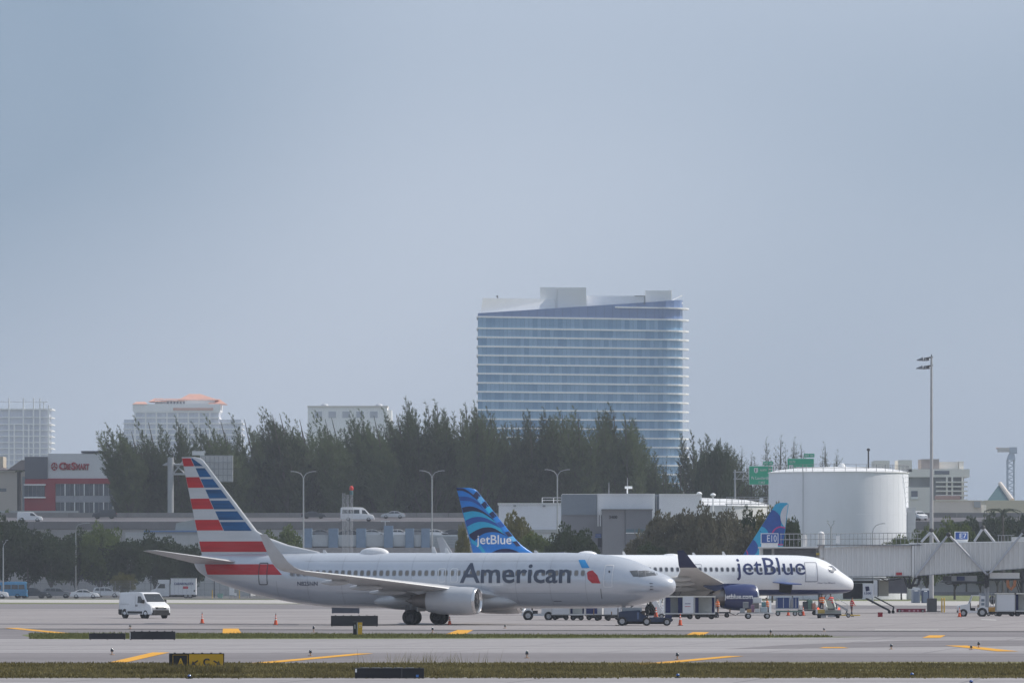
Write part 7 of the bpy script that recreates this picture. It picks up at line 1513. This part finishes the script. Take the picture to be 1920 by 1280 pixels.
# ------------------------------------------------------------------ ramp workers
def person(label, loc, rotz, vest, pose, z=0.):
    """one continuous skinned body; head, hands and clothing are areas of it"""
    t = thing('person', label, 'person', (loc[0], loc[1], z), rotz)
    lean, armf = pose
    J = {'pel': (0, 0, .95), 'abd': (.03 * lean, 0, 1.12), 'che': (.12 * lean, 0, 1.34), 'nk': (.2 * lean, 0, 1.5), 'hd': (.25 * lean + .02, 0, 1.62), 'top': (.27 * lean + .02, 0, 1.74)}
    rad = {'pel': (.15, .11), 'abd': (.14, .10), 'che': (.17, .12), 'nk': (.058, .058), 'hd': (.082, .095), 'top': (.06, .07)}; E = [('pel', 'abd'), ('abd', 'che'), ('che', 'nk'), ('nk', 'hd'), ('hd', 'top')]
    for s, n in ((1, 'l'), (-1, 'r')):
        ax = .12 * lean
        J.update({n + 'sh': (ax, s * .19, 1.42), n + 'el': (ax + .1 + .1 * armf, s * .25, 1.15), n + 'wr': (ax + .16 + .26 * armf, s * .2, 1.0 + .12 * armf), n + 'ha': (ax + .22 + .32 * armf, s * .18, .95 + .14 * armf), n + 'hip': (0, s * .1, .9), n + 'kn': (.05 * s, s * .11, .5), n + 'an': (-.03 * s, s * .11, .09), n + 'to': (.14 - .03 * s, s * .13, .045)})
        rad.update({n + 'sh': (.07, .07), n + 'el': (.045, .045), n + 'wr': (.032, .032), n + 'ha': (.03, .045), n + 'hip': (.095, .095), n + 'kn': (.065, .065), n + 'an': (.045, .045), n + 'to': (.05, .04)})
        E += [('che', n + 'sh'), (n + 'sh', n + 'el'), (n + 'el', n + 'wr'), (n + 'wr', n + 'ha'), ('pel', n + 'hip'), (n + 'hip', n + 'kn'), (n + 'kn', n + 'an'), (n + 'an', n + 'to')]
        for f in range(5):
            a = (f - 1.5) * .018; k = f'{n}f{f}'; hx, hy, hz = J[n + 'ha']
            J[k] = (hx + (.07 if f else .03), hy + a - (.03 * s if f == 4 else 0), hz - (.035 if f < 4 else .01)); rad[k] = (.009, .009); E.append((n + 'ha', k))
    K = list(J); me = bpy.data.meshes.new('b'); me.from_pydata([J[k] for k in K], [(K.index(a), K.index(b_)) for a, b_ in E], []); o = bpy.data.objects.new('b', me); C.objects.link(o)
    m_ = o.modifiers.new('s', 'SKIN'); o.modifiers.new('u', 'SUBSURF').levels = 1
    for i, k in enumerate(K): me.skin_vertices[0].data[i].radius = rad[k]; me.skin_vertices[0].data[i].use_root = k == 'pel'
    dep = bpy.context.evaluated_depsgraph_get(); m2 = bpy.data.meshes.new_from_object(o.evaluated_get(dep)); bpy.data.objects.remove(o)
    m2.name = 'body'; m2.materials.clear()
    for q in (M('trousers', (.03, .035, .06), .8), vest, M('skin', (.32, .19, .13), .5), M('hair', (.03, .025, .02), .7), M('boots', (.02, .02, .02), .6)): m2.materials.append(q)
    for p in m2.polygons:
        cx, cy, cz = p.center; p.use_smooth = True
        p.material_index = 4 if cz < .13 else 0 if cz < .97 and abs(cy) < .16 else 2 if (abs(cy) > .15 and cz < 1.12) else 1 if cz < 1.5 else (3 if cz > 1.68 or cx < .25 * lean - .04 else 2)
    b_ = ob('body', m2, t)
    MB().loft([[(.2 * lean + .0 + .19 * math.cos(a) * w_, .235 * math.sin(a) * w_, zz_) for a in [math.tau * i / 16 for i in range(16)]] for zz_, w_ in ((1.02, .82), (1.2, .86), (1.38, .9))], 0, False, False).build('vest', vest, t, smooth=60).location = (-.1 * lean, 0, 0)
    for zz_ in (1.1, 1.26): MB().loft([[(.1 * lean + .19 * .885 * math.cos(a), .235 * .885 * math.sin(a), q) for a in [math.tau * i / 16 for i in range(16)]] for q in (zz_, zz_ + .05)], 0, False, False).build('reflective_band', M('reflective', (.7, .72, .6), .3), t, smooth=60)
    MB().ell((.27 * lean + .02, 0, 1.72), .1, .092, .06, 12, 6).build('cap', trim, t)
    return t
hv_o = M('vest_orange', (.75, .16, .03), .6); hv_r = M('vest_red', (.55, .05, .05), .6)
person('worker in bright orange vest standing left of the belt loader', (X_(1541, 497), 497), R(80), hv_o, (.2, .6), z=.32)
box('standing_step', galv, bpy.data.objects['belt_loader'], X_(1541, 497) - X_(1553, dg(1158)) - .35, X_(1541, 497) - X_(1553, dg(1158)) + .35, 497 - dg(1158) - .35, 497 - dg(1158) + .35, 0.02, .31)
person('worker in red vest bending over the belt of the loader', (X_(1560, 503), 503), R(120), hv_r, (.8, 1.), z=.3)
box('standing_step', galv, bpy.data.objects['belt_loader'], X_(1560, 503) - X_(1553, dg(1158)) - .35, X_(1560, 503) - X_(1553, dg(1158)) + .35, 503 - dg(1158) - .35, 503 - dg(1158) + .35, 0.02, .29)
person('worker in orange vest behind the suitcases on the dolly', (X_(1439.5, 494), 494), R(170), hv_o, (.3, .7))

person('worker in orange vest beside the baggage carts near the silver nose', (X_(1346, 492), 492), R(200), hv_o, (.15, .4))
person('worker in dark red vest walking right of the belt loader', (X_(1597, 505), 505), R(20), hv_r, (.1, .3))
# ================================================================== airfield signs and lights
blk_s = M('sign_black', (.018, .019, .024), .5, var=.1); sg_y = M('sign_yellow', (.68, .40, .03), .45, var=.06); knob = M('knob', (.03, .03, .032), .6)
def field_sign(label, p0, p1, y0, yb, knobs, d=None, mat=blk_s, thick=.25, extra=None):
    d = d or dg(yb); T = Site('airfield_sign', label, 'sign', (p0 + p1) / 2, d, 'airfield signs'); T.box('cabinet', mat, p0, p1, y0, yb - (1.2 if yb < 1262 else .8), 0, thick); T.box('top_rail', M('sign_rail', (.06, .06, .065), .4), p0 - .2, p1 + .2, y0 - .5, y0, -.03, thick + .03)
    n = max(2, int((p1 - p0) / 30) + 1)
    for k in range(n): MB().cyl((T.x(p0 + 2) + (T.x(p1 - 2) - T.x(p0 + 2)) * k / (n - 1), thick / 2, 0), (T.x(p0 + 2) + (T.x(p1 - 2) - T.x(p0 + 2)) * k / (n - 1), thick / 2, T.z(yb - 1)), .03, .03, 6).build('leg', knob, T.root)
    for k in range(knobs): p = p0 + (p1 - p0) * (k + .6) / knobs; MB().cyl((T.x(p), thick / 2, T.z(y0)), (T.x(p), thick / 2, T.z(y0 - 1.8)), .035, .045, 8).build('knob', knob, T.root)
    return T
field_sign('dark grey panel under the rear belly of the silver airliner', 622, 674, 1138.5, 1150, 0, mat=M('sign_slate', (.05, .06, .085), .5))
T = field_sign('wide black back of an airfield sign in front of the silver fuselage', 620.5, 708.5, 1154, 1174, 6)
field_sign('low black sign back on the grass strip, left of two', 167, 235, 1187, 1198.6, 4); T = field_sign('taller black sign back on the grass strip below the van', 243, 328.5, 1183.5, 1199, 6); T.box('edge_trim', far_white, 243.4, 244.4, 1184, 1197, -.01, 0)
T = field_sign('narrow sign seen edge-on, black with a yellow face, on the grass strip', 662, 679, 1165.5, 1191, 0, thick=.5); T.box('yellow_face', sg_y, 671, 679, 1166, 1189, -.03, -.005); T.box('grey_edge', galv, 669, 671, 1166, 1189, -.02, -.005); text_sign('letter', 'D', M('sign_white_y', (.75, .7, .5), .5), T.root, T.x(673.5), -.035, T.z(1175.5), height=.16); T.box('label_plate', galv, 664.5, 666.5, 1170, 1178, -.01, -.002)
d = dg(1256); T = field_sign('yellow and black taxiway sign with letter A and arrows in the grass', 317, 420, 1224.5, 1256, 6, d=d); T.box('black_face', blk_s, 318, 352, 1225.5, 1253, -.03, -.005); T.box('yellow_face', sg_y, 354.5, 418.5, 1225.5, 1253, -.03, -.005); T.box('frame_line', sg_y, 324, 352, 1226.6, 1227.3, -.04, -.03); T.box('frame_line', sg_y, 324, 324.7, 1226.6, 1248, -.04, -.03); T.box('frame_line', sg_y, 351, 351.7, 1226.6, 1248, -.04, -.03)
text_sign('letter', 'A', sg_y, T.root, T.x(333), -.035, T.z(1247), width=T.x(345) - T.x(333), height=.28, bold=.03); text_sign('letter', 'C', dark_line, T.root, T.x(381), -.035, T.z(1247), width=T.x(393) - T.x(381), height=.28, bold=.04)
def arrow(x, z, a, ln):
    c, s = math.cos(R(a)), math.sin(R(a)); mb = MB(); R2 = lambda u, v: (x + u * c - v * s, z + u * s + v * c)
    mb.prism([R2(-ln / 2, -.025), R2(ln / 2, -.025), R2(ln / 2, .025), R2(-ln / 2, .025)], -.05, -.032); mb.prism([R2(ln / 2 + .05, 0), R2(ln / 2 - .09, .1), R2(ln / 2 - .09, .04), R2(ln / 2 - .09, -.04), R2(ln / 2 - .09, -.1)], -.052, -.034); mb.build('arrow', dark_line, T.root)
arrow(T.x(366), T.z(1241), 215, .26); arrow(T.x(406), T.z(1241), -30, .26)
T = field_sign('black back of an airfield sign at the near edge of the grass', 665.5, 795, 1252, 1271, 6); T.box('white_tag', far_white, 666, 669, 1253, 1259.5, -.01, 0); T.box('centre_joint', M('sign_rail', (.06, .06, .065)), 752, 754.5, 1252.5, 1270, -.015, 0); T.box('blue_mark', M('mark_blue', sr(70, 120, 190), .5), 780, 785, 1264, 1268.5, -.012, 0)
for k in range(5): T.box('top_bracket', galv, 676 + k * 21, 692 + k * 21, 1250.6, 1251.3, .02, .2)
def edge_light(px, yt, yb, label, col):
    d = dg(yb); h = (yb - yt) * d / F; t = thing('edge_light', label, 'edge light', (X_(px, d), d, 0), 0, 'taxiway edge lights'); MB().cyl((0, 0, 0), (0, 0, .03), .12, .12, 12).cyl((0, 0, .03), (0, 0, h * .6), .03, .03, 8).build('stem', M('stem_orange', (.45, .30, .2), .6) if col == 'k' else trim, t); MB().cyl((0, 0, h * .55), (0, 0, h * .7), .07, .075, 12).build('collar', trim, t); MB().cyl((0, 0, h * .7), (0, 0, h * .92), .065, .06, 12).ell((0, 0, h * .92), .06, .06, .04, 12, 4).build('lens', M('lens_blue', sr(30, 80, 150), .2, spec=.8) if col == 'b' else M('lens_dark', (.03, .045, .06), .2, spec=.8), t, smooth=40)
for px, yt, yb, lb, c in ((210, 1215, 1227, 'edge light left of the leftmost slanting yellow line', 'k'), (582, 1218, 1229, 'edge light above the second slanting yellow line', 'k'), (988, 1220, 1233, 'edge light below the middle of the silver fuselage', 'k'), (1270, 1223, 1236, 'edge light above the third slanting yellow line', 'k'), (1671, 1207, 1216.5, 'edge light on the worn lane at right', 'k'), (1835, 1203, 1214, 'edge light beside the rightmost yellow line', 'k'), (1821, 1210, 1217.5, 'small edge light left of the rightmost yellow line', 'k'), (244, 1171, 1178, 'edge light below the white cargo van', 'k'), (588, 1173, 1184.5, 'edge light left of the wide black sign', 'k'), (811, 1175.5, 1185, 'edge light below the main wheels', 'k'), (947, 1171, 1177, 'edge light below the far engine', 'k'), (1445, 1180, 1190.5, 'edge light below the loaded dolly', 'k'), (1545, 1177, 1183, 'edge light below the belt loader', 'k'), (355, 1265, 1271.5, 'blue edge light at the near grass edge on the left', 'b'), (1271, 1263.5, 1270, 'blue edge light at the near grass edge in the middle', 'b'), (1710, 1261.5, 1269, 'blue edge light at the near grass edge on the right', 'b'), (1821, 1275, 1283, 'blue edge light on the near pavement at right', 'b')):
    edge_light(px, yt, yb, lb, c)
# ================================================================== the air
hz = bpy.data.materials.new('haze_air'); hz.use_nodes = True; t_ = hz.node_tree; t_.nodes.clear(); o_ = t_.nodes.new('ShaderNodeOutputMaterial'); pv = t_.nodes.new('ShaderNodeVolumePrincipled')
pv.inputs['Color'].default_value = (.82, .88, .98, 1); pv.inputs['Density'].default_value = .000122; pv.inputs['Anisotropy'].default_value = 0.
t_.links.new(pv.outputs[0], o_.inputs['Volume'])
hzo = stuff(MB().box(-3100, 3100, -260, 4700, -1.2, 118).build('haze', hz)); hzo['label'] = 'pale daylight haze over the whole airfield'
